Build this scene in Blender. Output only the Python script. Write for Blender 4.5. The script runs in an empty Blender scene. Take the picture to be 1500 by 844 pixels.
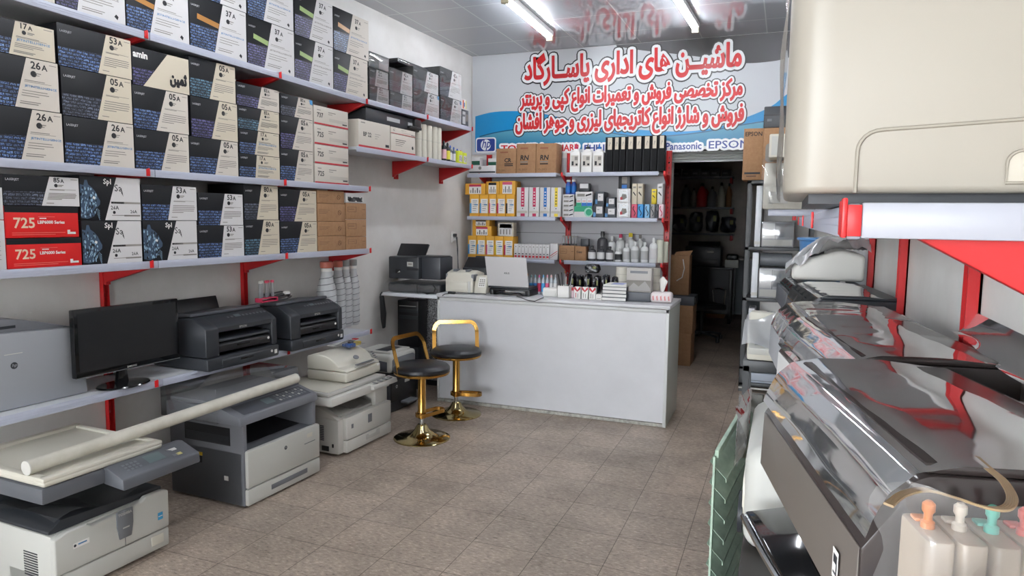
import bpy, bmesh, math, random, unicodedata
from mathutils import Vector, Matrix
random.seed(7)
SC = bpy.context.scene
COL = SC.collection
PI = math.pi

# ------------------------------------------------------------------ camera model (frame is 1500 x 844)
FPX = 1018.1
YAW, PITCH, ROLL = [math.radians(a) for a in (21.348, 5.709, .686)]
EYE = Vector((0, 0, 1.6))
_F = Vector((-math.sin(YAW)*math.cos(PITCH), math.cos(YAW)*math.cos(PITCH), -math.sin(PITCH)))
_R0 = Vector((math.cos(YAW), math.sin(YAW), 0)); _U0 = _R0.cross(_F)
_R = _R0*math.cos(ROLL) + _U0*math.sin(ROLL); _U = _U0*math.cos(ROLL) - _R0*math.sin(ROLL)
def ray(x, y): return _R*((x-750)/FPX) - _U*((y-422)/FPX) + _F
def onX(x, y, X): v = ray(x, y); return EYE + v*(X/v.x)
def onY(x, y, Y): v = ray(x, y); return EYE + v*(Y/v.y)
def onZ(x, y, Z): v = ray(x, y); return EYE + v*((Z-EYE.z)/v.z)
LA = math.radians(2.32)                       # the left wall is not quite square to the back wall
LD = Vector((math.sin(LA), math.cos(LA), 0)); LN = Vector((math.cos(LA), -math.sin(LA), 0)); WL = -3.62
def onL(x, y, dd):                            # -> (s along the left wall, z) on the plane dd metres off it
    v = ray(x, y); P = EYE + v*((WL+dd)/LN.dot(v)); return LD.dot(P), P.z
def zL(x, y, z):                              # -> (s, distance off the left wall) at height z
    P = onZ(x, y, z); return LD.dot(P), LN.dot(P)-WL
def PL(s, dd, z): P = LD*s + LN*(WL+dd); P.z = z; return P
THL = PI/2 - LA
D = 7.22; ZC = 3.386; XR = .42

# ------------------------------------------------------------------ materials
def lin(c): c /= 255; return c/12.92 if c <= .04045 else ((c+.055)/1.055)**2.4
def rgb(r, g, b): return (lin(r), lin(g), lin(b), 1)
_M = {}
def mat(name, c=(200, 200, 200), rough=.5, metal=0, spec=.5, coat=0, trans=0, emit=None, es=1, ior=None, alpha=None):
    if name in _M: return _M[name]
    m = bpy.data.materials.new(name); m.use_nodes = True; _M[name] = m
    b = m.node_tree.nodes['Principled BSDF']; I = b.inputs
    I['Base Color'].default_value = rgb(*c); I['Roughness'].default_value = rough; I['Metallic'].default_value = metal
    I['Specular IOR Level'].default_value = spec; I['Coat Weight'].default_value = coat; I['Transmission Weight'].default_value = trans
    if coat: I['Coat Roughness'].default_value = .06
    if emit: I['Emission Color'].default_value = rgb(*emit); I['Emission Strength'].default_value = es
    if ior: I['IOR'].default_value = ior
    return m
class NT:                                     # small helper to wire a node tree
    def __init__(s, m): s.t = m.node_tree; s.b = s.t.nodes['Principled BSDF']
    def n(s, typ, **kw):
        x = s.t.nodes.new(typ)
        for k, v in kw.items():
            if k.startswith('i_'):
                key = k[2:].replace('_', ' ')
                x.inputs[int(key) if key.isdigit() else key].default_value = v
            else: setattr(x, k, v)
        return x
    def l(s, a, ao, b, bi): s.t.links.new(a.outputs[ao], b.inputs[bi])
    def ramp(s, src, so, stops, interp='LINEAR'):
        r = s.n('ShaderNodeValToRGB'); e = r.color_ramp; e.interpolation = interp
        while len(e.elements) < len(stops): e.elements.new(.5)
        for el, (p, c) in zip(e.elements, stops): el.position = p; el.color = c
        s.l(src, so, r, 'Fac'); return r
    def mix(s, fac, a, b, mode='MIX'):
        x = s.n('ShaderNodeMix', data_type='RGBA', blend_type=mode)
        for v, i in ((fac, 0), (a, 6), (b, 7)):
            if isinstance(v, tuple) and not hasattr(v[0], 'outputs'): x.inputs[i].default_value = v
            elif isinstance(v, (int, float)): x.inputs[i].default_value = v
            else: s.t.links.new(v[0].outputs[v[1]], x.inputs[i])
        return x
    def bump(s, src, so, strength, dist=.002):
        x = s.n('ShaderNodeBump', i_Strength=strength, i_Distance=dist); s.l(src, so, x, 'Height'); s.l(x, 'Normal', s.b, 'Normal')

def noisy(name, c, c2, scale=8, rough=.6, spec=.4, bump=0, detail=6, lo=.35, hi=.7):
    if name in _M: return _M[name]
    m = mat(name, c, rough, spec=spec); w = NT(m)
    tc = w.n('ShaderNodeTexCoord'); no = w.n('ShaderNodeTexNoise', i_Scale=scale, i_Detail=detail, i_Roughness=.65)
    w.l(tc, 'Object', no, 'Vector')
    r = w.ramp(no, 'Fac', [(lo, rgb(*c)), (hi, rgb(*c2))]); w.l(r, 'Color', w.b, 'Base Color')
    if bump: w.bump(no, 'Fac', bump)
    return m

# ------------------------------------------------------------------ text
_FORMS = {}
for _c in list(range(0xFB50, 0xFDFF)) + list(range(0xFE70, 0xFEFD)):
    _d = unicodedata.decomposition(chr(_c)).split()
    if len(_d) == 2 and _d[0] in ('<isolated>', '<final>', '<initial>', '<medial>'):
        _FORMS.setdefault(chr(int(_d[1], 16)), {})[_d[0][1:-1]] = chr(_c)
def persian(t):
    dual = lambda ch: ch == '\u0640' or 'initial' in _FORMS.get(ch, {})
    jn = lambda ch: ch == '\u0640' or ch in _FORMS
    out = []
    for i, ch in enumerate(t):
        p = i > 0 and dual(t[i-1]) and jn(ch); n = i < len(t)-1 and dual(ch) and jn(t[i+1])
        f = _FORMS.get(ch)
        out.append(ch if not f else f.get('medial' if p and n else 'final' if p else 'initial' if n else 'isolated', f['isolated']))
    return ''.join(reversed(out))
_TX = {}
def glyphs(s, bold=0, res=3):                 # -> verts (x, y), faces, (x0, y0, x1, y1) at size 1
    k = (s, bold, res)
    if k in _TX: return _TX[k]
    c = bpy.data.curves.new('t', 'FONT'); c.body = s; c.resolution_u = res; c.offset = bold
    o = bpy.data.objects.new('t', c); COL.objects.link(o); bpy.context.view_layer.update()
    me = bpy.data.meshes.new_from_object(o.evaluated_get(bpy.context.evaluated_depsgraph_get()))
    V = [(v.co.x, v.co.y) for v in me.vertices]; F = [tuple(p.vertices) for p in me.polygons]
    ct = {}
    for f in F:
        for a, b in zip(f, f[1:]+f[:1]): e = (min(a, b), max(a, b)); ct[e] = ct.get(e, 0)+1
    E = [e for e, n in ct.items() if n == 1]
    bpy.data.objects.remove(o); bpy.data.curves.remove(c); bpy.data.meshes.remove(me)
    xs = [v[0] for v in V] or [0]; ys = [v[1] for v in V] or [0]
    _TX[k] = (V, F, (min(xs), min(ys), max(xs), max(ys)), E)
    return _TX[k]

# ------------------------------------------------------------------ mesh builder
class MB:
    def __init__(s): s.V = []; s.F = []; s.I = []; s.mats = []; s.x = None
    def mi(s, m):
        if m not in s.mats: s.mats.append(m)
        return s.mats.index(m)
    def add(s, V, F, m):
        o = len(s.V); s.V += [tuple(s.x @ Vector(v)) for v in V] if s.x else [tuple(v) for v in V]
        i = s.mi(m)
        for f in F: s.F.append(tuple(o+k for k in f)); s.I.append(i)
        return s
    def box(s, x0, x1, y0, y1, z0, z1, m, bev=0, seg=2):
        if x0 > x1: x0, x1 = x1, x0
        if y0 > y1: y0, y1 = y1, y0
        if z0 > z1: z0, z1 = z1, z0
        V = [(x, y, z) for z in (z0, z1) for y in (y0, y1) for x in (x0, x1)]
        F = [(0, 2, 3, 1), (4, 5, 7, 6), (0, 1, 5, 4), (2, 6, 7, 3), (0, 4, 6, 2), (1, 3, 7, 5)]
        return s.bev(V, F, m, min(bev, .45*min(x1-x0, y1-y0, z1-z0)), seg)
    def bev(s, V, F, m, bev, seg=2, ang=.5):
        if bev <= 0: return s.add(V, F, m)
        b = bmesh.new(); vs = [b.verts.new(v) for v in V]
        for f in F: b.faces.new([vs[i] for i in f])
        b.normal_update()
        es = [e for e in b.edges if len(e.link_faces) == 2 and e.calc_face_angle(0) > ang]
        bmesh.ops.bevel(b, geom=es, offset=bev, segments=seg, affect='EDGES', profile=.5, clamp_overlap=True)
        b.verts.index_update()
        s.add([v.co[:] for v in b.verts], [tuple(v.index for v in f.verts) for f in b.faces], m); b.free(); return s
    def prism(s, P, ax, a, b, m, bev=0, seg=2):  # polygon P in the two other axes, extruded along ax from a to b
        mk = {'x': lambda u, v, t: (t, u, v), 'y': lambda u, v, t: (u, t, v), 'z': lambda u, v, t: (u, v, t)}[ax]
        n = len(P); V = [mk(u, v, a) for u, v in P] + [mk(u, v, b) for u, v in P]
        F = [tuple(range(n)), tuple(range(2*n-1, n-1, -1))] + [(i, i+n, (i+1) % n+n, (i+1) % n) for i in range(n)]
        # make normals point outward with bmesh
        bm = bmesh.new(); vs = [bm.verts.new(v) for v in V]
        for f in F: bm.faces.new([vs[i] for i in f])
        bmesh.ops.recalc_face_normals(bm, faces=bm.faces[:])
        if bev > 0:
            es = [e for e in bm.edges if len(e.link_faces) == 2 and e.calc_face_angle(0) > .5]
            bmesh.ops.bevel(bm, geom=es, offset=bev, segments=seg, affect='EDGES', profile=.5, clamp_overlap=True)
        bm.verts.index_update()
        s.add([v.co[:] for v in bm.verts], [tuple(v.index for v in f.verts) for f in bm.faces], m); bm.free(); return s
    def poly(s, P, m): return s.add(P, [tuple(range(len(P)))], m)
    def lathe(s, prof, m, c=(0, 0, 0), seg=20, cap=True):
        V = []; F = []; n = len(prof)
        for k in range(seg):
            a = 2*PI*k/seg
            V += [(c[0]+r*math.cos(a), c[1]+r*math.sin(a), c[2]+z) for r, z in prof]
        for k in range(seg):
            j = (k+1) % seg
            F += [(k*n+i, j*n+i, j*n+i+1, k*n+i+1) for i in range(n-1)]
        if cap:
            if prof[0][0] > 1e-6: F.append(tuple(k*n for k in range(seg-1, -1, -1)))
            if prof[-1][0] > 1e-6: F.append(tuple(k*n+n-1 for k in range(seg)))
        return s.add(V, F, m)
    def cyl(s, p, q, r, m, seg=14, r2=None):
        p = Vector(p); q = Vector(q); ax = (q-p); L = ax.length; rot = Vector((0, 0, 1)).rotation_difference(ax).to_matrix().to_4x4()
        old = s.x; s.x = (old if old else Matrix()) @ Matrix.Translation(p) @ rot
        s.lathe([(r, 0), (r2 if r2 is not None else r, L)], m, seg=seg); s.x = old; return s
    def tube(s, pts, r, m, seg=8, closed=False, flat=None):   # flat = (w, h): a ribbon section instead of a round one
        P = [Vector(p) for p in pts]; n = len(P); V = []; F = []; up = None
        for i in range(n):
            t = (P[(i+1) % n if closed else min(i+1, n-1)] - P[(i-1) % n if closed else max(i-1, 0)]).normalized()
            if up is None: up = Vector((0, 0, 1)) if abs(t.z) < .9 else Vector((1, 0, 0))
            a = t.cross(up).normalized(); up = a.cross(t).normalized()
            for k in range(seg):
                w = 2*PI*k/seg + (PI/4 if flat else 0)
                if flat: V.append(P[i] + a*(flat[0]*(1 if math.cos(w) > 0 else -1)) + up*(flat[1]*(1 if math.sin(w) > 0 else -1)))
                else: V.append(P[i] + a*(r*math.cos(w)) + up*(r*math.sin(w)))
        for i in range(n if closed else n-1):
            j = (i+1) % n
            F += [(i*seg+k, i*seg+(k+1) % seg, j*seg+(k+1) % seg, j*seg+k) for k in range(seg)]
        if not closed: F += [tuple(range(seg-1, -1, -1)), tuple((n-1)*seg+k for k in range(seg))]
        return s.add(V, F, m)
    def grid(s, fn, nu, nv, m):
        V = [fn(i/nu, j/nv) for j in range(nv+1) for i in range(nu+1)]
        F = [(j*(nu+1)+i, j*(nu+1)+i+1, (j+1)*(nu+1)+i+1, (j+1)*(nu+1)+i) for j in range(nv) for i in range(nu)]
        return s.add(V, F, m)
    def text(s, t, x, z, size, m, y=0, fit=None, bold=0, fn=None, shear=0, stroke=0, anchor='l', res=2):
        # letters standing in the x-z plane and facing -y; (x, z) is their lower left corner, size their height
        V, F, (x0, y0, x1, y1), E = glyphs(t, bold, res)
        if not V: return s
        k = size/max(y1-y0, 1e-6); kx = fit/max(x1-x0, 1e-6) if fit else k
        if anchor == 'c': x = x - kx*(x1-x0)/2
        fn = fn or (lambda u, v: (u, y, v))
        pos = lambda a, b: (x+(a-x0)*kx+shear*(b-y0)*k, z+(b-y0)*k)
        if not stroke: return s.add([fn(*pos(a, b)) for a, b in V], F, m)
        P = [pos(a, b) for a, b in V]; nV = [fn(*p) for p in P]; nF = list(F); seen = set(); lv = [0]
        def up(u, v):                          # neighbouring pieces never lie in exactly the same plane
            q = fn(u, v); return (q[0], q[1]-2.5e-5*(1+lv[0] % 97), q[2])
        for a, b in E:
            (ax, az), (bx, bz) = P[a], P[b]; l = math.hypot(bx-ax, bz-az) or 1; nx, nz = -(bz-az)/l*stroke, (bx-ax)/l*stroke
            o = len(nV); lv[0] += 1; nV += [up(ax+nx, az+nz), up(ax-nx, az-nz), up(bx-nx, bz-nz), up(bx+nx, bz+nz)]; nF.append((o, o+1, o+2, o+3))
            for i in (a, b):
                if i in seen: continue
                seen.add(i); o = len(nV); lv[0] += 1
                nV += [up(P[i][0]+stroke*math.cos(w*PI/4), P[i][1]+stroke*math.sin(w*PI/4)) for w in range(8)]; nF.append(tuple(range(o, o+8)))
        return s.add(nV, nF, m)
    def build(s, name, parent=None, sharp=35, mod=None):
        me = bpy.data.meshes.new(name); me.from_pydata(s.V, [], s.F)
        for m in s.mats: me.materials.append(m)
        me.polygons.foreach_set('material_index', s.I); me.update()
        me.shade_smooth(); me.set_sharp_from_angle(angle=math.radians(sharp))
        o = bpy.data.objects.new(name, me); COL.objects.link(o)
        if parent: o.parent = parent
        return o
def tag(o, label=None, cat=None, group=None, kind=None):
    for k, v in (('label', label), ('category', cat), ('group', group), ('kind', kind)):
        if v: o[k] = v
    return o
def empty(name, label, cat, loc=(0, 0, 0), rz=0, group=None):
    o = bpy.data.objects.new(name, None); o.empty_display_size = .05; COL.objects.link(o)
    o.location = loc; o.rotation_euler = (0, 0, rz); return tag(o, label, cat, group)
def placeL(name, label, cat, s, dd, z, group=None, rot=0):   # x runs along the left wall, y into it
    return empty(name, label, cat, PL(s, dd, z), THL+rot, group)
def copy_tree(o, parent=None):
    c = o.copy(); COL.objects.link(c)
    if parent: c.parent = parent
    for ch in list(o.children): copy_tree(ch, c)
    return c
def struct(o): o['kind'] = 'structure'; return o
ORD = ['bottom', 'second', 'third', 'fourth', 'fifth', 'sixth']

# common materials
WHITE = mat('white_laminate', (214, 217, 222), .35)
CREAM = mat('cream_plastic', (205, 201, 188), .4)
LGREY = mat('light_grey_plastic', (190, 190, 184), .42)
DGREY = mat('dark_grey_plastic', (78, 81, 88), .45)
CHAR = mat('charcoal_plastic', (44, 47, 52), .42)
BLACK = mat('black_plastic', (22, 23, 26), .4)
GBLACK = mat('glossy_black', (12, 13, 15), .08)
RED = mat('red_paint', (186, 26, 30), .4)
INK = mat('black_ink', (26, 26, 30), .6)
GINK = mat('grey_ink', (130, 126, 120), .6)
PAPER = mat('paper_white', (228, 226, 222), .6)
BOXW = mat('offwhite_card', (204, 197, 186), .55)
BOXK = mat('black_card', (20, 21, 25), .5, spec=.3)
KRAFT = noisy('brown_card', (164, 126, 92), (150, 112, 80), 30, .75)
CHROME = mat('chrome', (205, 208, 210), .12, 1)
GOLD = mat('gold_metal', (196, 150, 78), .14, 1)
BLUE = mat('blue_print', (44, 92, 160), .5)
# ================================================================== the room
def floor_material():
    m = mat('terrazzo_tiles', (150, 140, 132), .5, spec=.35); w = NT(m)
    tc = w.n('ShaderNodeTexCoord')
    mp = w.n('ShaderNodeMapping'); mp.inputs['Location'].default_value = (1.374, -3.353, 0); w.l(tc, 'Object', mp, 'Vector')
    br = w.n('ShaderNodeTexBrick', offset=0, i_Scale=1, i_Mortar_Size=.0022, i_Mortar_Smooth=.3, i_Brick_Width=.3293, i_Row_Height=.3293)
    br.inputs['Color1'].default_value = (.95, .95, .95, 1); br.inputs['Color2'].default_value = (1.06, 1.05, 1.04, 1); br.inputs['Mortar'].default_value = (.38, .37, .36, 1)
    w.l(mp, 'Vector', br, 'Vector')
    n1 = w.n('ShaderNodeTexNoise', i_Scale=1.6, i_Detail=8, i_Roughness=.7); w.l(tc, 'Object', n1, 'Vector')
    base = w.ramp(n1, 'Fac', [(.3, rgb(128, 122, 117)), (.55, rgb(158, 151, 145)), (.75, rgb(174, 166, 158))])
    mp2 = w.n('ShaderNodeMapping'); mp2.inputs['Scale'].default_value = (1, 2.2, 1); mp2.inputs['Rotation'].default_value = (0, 0, .5); w.l(tc, 'Object', mp2, 'Vector')
    n2 = w.n('ShaderNodeTexNoise', i_Scale=34, i_Detail=6, i_Roughness=.75); w.l(mp2, 'Vector', n2, 'Vector')
    sp = w.ramp(n2, 'Fac', [(.33, rgb(62, 50, 44)), (.43, rgb(176, 166, 156)), (.55, rgb(196, 186, 176)), (.66, rgb(244, 238, 230))])
    mx = w.mix(.85, (base, 'Color'), (sp, 'Color'), 'MULTIPLY')
    gain = w.mix(1.0, (mx, 2), (2.05, 2.02, 1.98, 1), 'MULTIPLY')
    fin = w.mix(1.0, (gain, 2), (br, 'Color'), 'MULTIPLY')
    w.l(fin, 2, w.b, 'Base Color')
    rr = w.ramp(n1, 'Fac', [(.3, (.55, .55, .55, 1)), (.7, (.38, .38, .38, 1))]); w.l(rr, 'Color', w.b, 'Roughness')
    w.bump(br, 'Fac', .25, -.002)
    return m
def ceiling_material():
    m = mat('satin_ceiling_panels', (150, 153, 158), .3, spec=.2, coat=1.0); w = NT(m)
    tc = w.n('ShaderNodeTexCoord')
    br = w.n('ShaderNodeTexBrick', offset=0, i_Scale=1, i_Mortar_Size=.006, i_Mortar_Smooth=.2, i_Brick_Width=.6, i_Row_Height=.6)
    mp = w.n('ShaderNodeMapping'); mp.inputs['Location'].default_value = (.25, -.14, 0); w.l(tc, 'Object', mp, 'Vector'); w.l(mp, 'Vector', br, 'Vector')
    br.inputs['Color1'].default_value = rgb(140, 144, 149); br.inputs['Color2'].default_value = rgb(148, 151, 156); br.inputs['Mortar'].default_value = rgb(186, 188, 190)
    w.l(br, 'Color', w.b, 'Base Color'); w.bump(br, 'Fac', .3, .002); w.b.inputs['Coat Roughness'].default_value = .025
    return m
def wall_material(name, a, b):
    m = mat(name, a, .55, spec=.3); w = NT(m); tc = w.n('ShaderNodeTexCoord')
    n1 = w.n('ShaderNodeTexNoise', i_Scale=2.2, i_Detail=7, i_Roughness=.6); w.l(tc, 'Object', n1, 'Vector')
    w.l(w.ramp(n1, 'Fac', [(.35, rgb(*b)), (.6, rgb(*a))]), 'Color', w.b, 'Base Color')
    n2 = w.n('ShaderNodeTexNoise', i_Scale=14, i_Detail=5); w.l(tc, 'Object', n2, 'Vector'); w.bump(n2, 'Fac', .08, .01)
    return m
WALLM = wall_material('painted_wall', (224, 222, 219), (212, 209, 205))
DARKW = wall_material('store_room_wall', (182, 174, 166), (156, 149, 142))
YF = -9.0; YB = 13.0                           # shop front, end of the store room
xl = lambda Y: (WL + LA*Y)                     # left wall, roughly

m = MB(); m.box(-5, 1, YF-.1, YB+.2, -.1, 0, floor_material()); struct(m.build('floor'))
m = MB(); m.box(-5, .6, YF-.1, D+.2, ZC, ZC+.1, ceiling_material()); struct(m.build('ceiling'))
m = MB(); m.box(-2, D+.3, 0, .15, 0, ZC, WALLM)
o = struct(m.build('wall_left')); o.location = LN*WL; o.rotation_euler = (0, 0, THL)
m = MB(); m.box(XR, XR+.15, YF, D+.2, 0, ZC, WALLM); struct(m.build('wall_right'))
DX0, DX1, DZ = -1.10, -.20, 2.31
m = MB(); m.box(-3.6, DX0, D, D+.15, 0, ZC, WALLM); m.box(DX0, DX1, D, D+.15, DZ, ZC, WALLM); m.box(DX1, XR, D, D+.15, 0, ZC, WALLM)
struct(m.build('wall_back'))
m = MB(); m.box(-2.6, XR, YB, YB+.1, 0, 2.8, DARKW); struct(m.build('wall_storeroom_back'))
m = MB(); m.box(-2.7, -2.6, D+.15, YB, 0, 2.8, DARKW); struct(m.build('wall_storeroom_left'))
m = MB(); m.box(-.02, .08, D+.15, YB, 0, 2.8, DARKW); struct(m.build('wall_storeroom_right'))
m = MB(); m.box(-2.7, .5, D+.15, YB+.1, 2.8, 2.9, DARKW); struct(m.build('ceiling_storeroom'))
# shop front behind the camera: low sill, mullions, glass, the pavement outside
STEEL = mat('aluminium_frame', (150, 152, 155), .35, .8)
m = MB(); m.box(-3.8, XR, YF-.1, YF, 0, .12, WALLM); m.box(-3.8, XR, YF-.1, YF, 3.1, ZC, WALLM); struct(m.build('wall_front'))
GLASS = mat('shop_glass', (255, 255, 255), .0)
def clear_sheet(name, gloss=.12, rough=.05, milky=0, tint=(1, 1, 1, 1), spec=1.5, bump=0, scale=6, bd=.005):
    # thin clear film: mostly see-through, with a real glossy surface reflection
    m = bpy.data.materials.new(name); m.use_nodes = True; t = m.node_tree; t.nodes.clear()
    N = lambda typ: t.nodes.new(typ)
    out = N('ShaderNodeOutputMaterial'); tr = N('ShaderNodeBsdfTransparent'); tr.inputs[0].default_value = tint
    gl = N('ShaderNodeBsdfGlossy'); gl.inputs['Roughness'].default_value = rough
    fr = N('ShaderNodeFresnel'); fr.inputs['IOR'].default_value = spec
    ad = N('ShaderNodeMath'); ad.operation = 'ADD'; ad.use_clamp = True; ad.inputs[1].default_value = gloss; t.links.new(fr.outputs[0], ad.inputs[0])
    mx = N('ShaderNodeMixShader'); t.links.new(ad.outputs[0], mx.inputs[0]); t.links.new(tr.outputs[0], mx.inputs[1]); t.links.new(gl.outputs[0], mx.inputs[2])
    last = mx
    if milky:
        df = N('ShaderNodeBsdfDiffuse'); df.inputs[0].default_value = (.75, .76, .77, 1)
        m2 = N('ShaderNodeMixShader'); m2.inputs[0].default_value = milky; t.links.new(mx.outputs[0], m2.inputs[1]); t.links.new(df.outputs[0], m2.inputs[2]); last = m2
    if bump:
        tc = N('ShaderNodeTexCoord'); no = N('ShaderNodeTexNoise'); no.inputs['Scale'].default_value = scale; no.inputs['Detail'].default_value = 4
        b = N('ShaderNodeBump'); b.inputs['Strength'].default_value = bump; b.inputs['Distance'].default_value = bd
        t.links.new(tc.outputs['Object'], no.inputs['Vector']); t.links.new(no.outputs[0], b.inputs['Height'])
        t.links.new(b.outputs[0], gl.inputs['Normal']); t.links.new(b.outputs[0], fr.inputs['Normal'])
    t.links.new(last.outputs[0], out.inputs[0]); _M[name] = m
    return m
PANE = clear_sheet('window_pane', .02, .0)
WRAP = clear_sheet('clear_plastic_wrap', .06, .08, .05, bump=.35, scale=12, bd=.006)
WRAPS = clear_sheet('clear_plastic_cover', .03, .05, .05, bump=.08, scale=5, bd=.003, spec=1.4)
MILK = clear_sheet('milky_plastic_film', .06, .12, .42, bump=.5, scale=16, bd=.01)
k = 0
for x0, x1 in ((-3.75, -2.4), (-2.36, -1.0), (-.96, XR-.02)):
    k += 1
    m = MB()
    for a, b in ((x0, x0+.05), (x1-.05, x1)): m.box(a, b, YF-.08, YF-.02, .12, 3.1, STEEL)
    for a, b in ((.12, .18), (3.04, 3.1)): m.box(x0, x1, YF-.08, YF-.02, a, b, STEEL)
    f = struct(m.build('window_%d' % k))
    g = MB(); g.box(x0+.05, x1-.05, YF-.055, YF-.045, .18, 3.04, PANE); g.build('pane', f)
m = MB(); m.box(-30, 30, -40, YF-.1, -.12, -.02, mat('pavement', (150, 146, 140), .8)); struct(m.build('ground_street'))

# ------------------------------------------------------------------ fluorescent tubes on the ceiling
TUBE = mat('lit_tube', (255, 255, 255), .5, emit=(244, 248, 255), es=42)
def tube_light(p, q, label, back=0):
    a = onZ(*p, ZC-.055); b = onZ(*q, ZC-.055)
    a.y -= back; b.y -= back
    L = 1.25; dv = (b-a).normalized(); a = b-dv*L
    r = empty('tube_light', label, 'light', (a.x, a.y, ZC), math.atan2(dv.y, dv.x), 'fluorescent tubes on the ceiling')
    m = MB(); m.box(0, L, -.035, .035, -.045, 0, mat('lamp_housing', (222, 222, 220), .4), .006); m.build('housing', r)
    m = MB(); m.cyl((.03, 0, -.062), (L-.03, 0, -.062), .019, TUBE); m.build('lit_tube', r)
    for x in (0, L-.035):
        m = MB(); m.box(x, x+.035, -.03, .03, -.09, -.04, mat('lamp_end', (196, 188, 160), .5), .005); m.build('end_cap', r)
tube_light((752, 9), (806, 55), 'lit fluorescent tube on the ceiling, left of the two above the red lettering')
tube_light((996, 7), (1019, 43), 'lit fluorescent tube on the ceiling, right of the two, before the black banner corner')

for i, bk in enumerate((3.1,)):  # unseen pair added out of frame to brighten the near part of the room
    tube_light((752, 9), (806, 55), 'added unseen fluorescent tube on the ceiling %s the camera, left row' % ('above', 'behind')[i], bk)
    tube_light((996, 7), (1019, 43), 'added unseen fluorescent tube on the ceiling %s the camera, right row' % ('above', 'behind')[i], bk)
# ------------------------------------------------------------------ printed banner over the back wall
BY = D-.012
def bp(x, y): P = onY(x, y, BY); return P.x, P.z
def zb(x, y): return 690+x*470/1500, 50+y*470/1500       # readings taken on an enlarged view of the sign
RED_INK = mat('sign_red', (206, 34, 40), .35); WHT_INK = mat('sign_white', (236, 238, 240), .3); BLK_INK = mat('sign_black', (22, 24, 30), .3)
r = empty('shop_banner', 'wide white and blue printed banner with red Persian lettering above the doorway', 'sign', (0, BY, 0))
c0 = bp(695, 224); c1 = bp(1090, 220)
bx0, bx1, bz0 = -3.318, XR-.01, (c0[1]+c1[1])/2
m = MB(); m.box(bx0, bx1, 0, .012, bz0, ZC-.004, mat('banner_vinyl', (198, 201, 206), .28, spec=.5)); m.build('sheet', r)
def curve(pts, n=8):                                      # smooth line through pixel readings -> banner coordinates
    P = [Vector((*bp(*zb(*p)), 0)) for p in pts]; out = []
    for i in range(len(P)-1):
        p0, p1, p2, p3 = P[max(i-1, 0)], P[i], P[i+1], P[min(i+2, len(P)-1)]
        for t in range(n):
            t /= n
            out.append(.5*((2*p1)+(p2-p0)*t+(2*p0-5*p1+4*p2-p3)*t*t+(3*p1-p0-3*p2+p3)*t**3))
    out.append(P[-1]); return [(v.x, v.y) for v in out]
def band(m, top, bot, mt, y, n=60):
    def at(c, x):
        if x <= c[0][0]: return c[0][1]
        for (a, b), (e, f) in zip(c, c[1:]):
            if a <= x <= e: return b+(f-b)*(x-a)/max(e-a, 1e-6)
        return c[-1][1]
    V = []; F = []
    x0 = max(top[0][0], bx0+.003); x1 = bx1-.003
    for i in range(n+1):
        x = x0+(x1-x0)*i/n; zt = at(top, x); zz = at(bot, x) if bot else bz0+.03
        V += [(x, y, min(zz, zt)), (x, y, zt)]
    m.add(V, [(2*i, 2*i+2, 2*i+3, 2*i+1) for i in range(n)], mt)
ctop = curve([(20, 385), (100, 365), (200, 360), (300, 366), (430, 392), (600, 428), (800, 448), (1000, 455), (1150, 435), (1290, 388), (1400, 340), (1465, 290), (1620, 180)])
cmid = curve([(40, 482), (130, 460), (250, 446), (400, 446), (600, 458), (750, 478), (900, 480), (1080, 462), (1250, 430), (1450, 400), (1620, 380)])
m = MB(); band(m, ctop, None, mat('banner_blue', (20, 140, 200), .3), -.001); 
band(m, [(x, z+.012) for x, z in cmid], cmid, mat('banner_deep_teal', (10, 84, 120), .3), -.0016)
TEAL = mat('banner_teal', (60, 150, 180), .3); w = NT(TEAL); tc = w.n('ShaderNodeTexCoord'); sx = w.n('ShaderNodeSeparateXYZ'); w.l(tc, 'Object', sx, 0)
mr = w.n('ShaderNodeMapRange'); mr.inputs[1].default_value = 2.4; mr.inputs[2].default_value = 2.66; w.l(sx, 2, mr, 0)
w.l(w.ramp(mr, 0, [(0, rgb(28, 118, 158)), (1, rgb(112, 180, 200))]), 'Color', w.b, 'Base Color')
band(m, cmid, None, TEAL, -.002)
m.build('blue_wave', r)
cb = curve([(680, 57), (800, 76), (950, 92), (1080, 108), (1200, 130), (1300, 136), (1400, 128), (1470, 114), (1640, 60)])
m = MB()
BW = mat('banner_black', (40, 40, 44), .25); w = NT(BW); tc = w.n('ShaderNodeTexCoord'); no = w.n('ShaderNodeTexNoise', i_Scale=1.1, i_Detail=1); w.l(tc, 'Object', no, 'Vector')
w.l(w.ramp(no, 'Fac', [(.4, rgb(30, 30, 34)), (.65, rgb(92, 92, 96))]), 'Color', w.b, 'Base Color')
V = []; n = 40; x0 = cb[0][0]
band(m, [(x0, ZC-.005), (bx1, ZC-.005)], cb, BW, -.001); m.build('black_wave', r)
def sign_line(t, xl_, xr_, yl, yr, hpx, name, st, ob, bold=.012, rs=.004):
    # one line of lettering between two pixel readings of its baseline ends
    s = persian(t); a = bp(xl_, yl); b = bp(xr_, yr); wd = b[0]-a[0]
    V, F, (x0, y0, x1, y1), E = glyphs(s, bold, 3)
    h = hpx
    k = (y1-y0)
    fn = lambda y: (lambda u, v: (u, y, v))
    zz = (a[1]+b[1])/2-h/2
    m = MB(); m.text(s, a[0], zz, h, BLK_INK, fit=wd, bold=bold, fn=fn(-.002), stroke=ob, res=3)
    m.text(s, a[0], zz, h, WHT_INK, fit=wd, bold=bold, fn=fn(-.006), stroke=st, res=3)
    m.text(s, a[0], zz, h, RED_INK, fit=wd, bold=bold, fn=fn(-.010), stroke=rs, res=3)
    tag(m.build(name, r), 'red Persian lettering outlined in white and black')
K = '\u0640'
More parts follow.
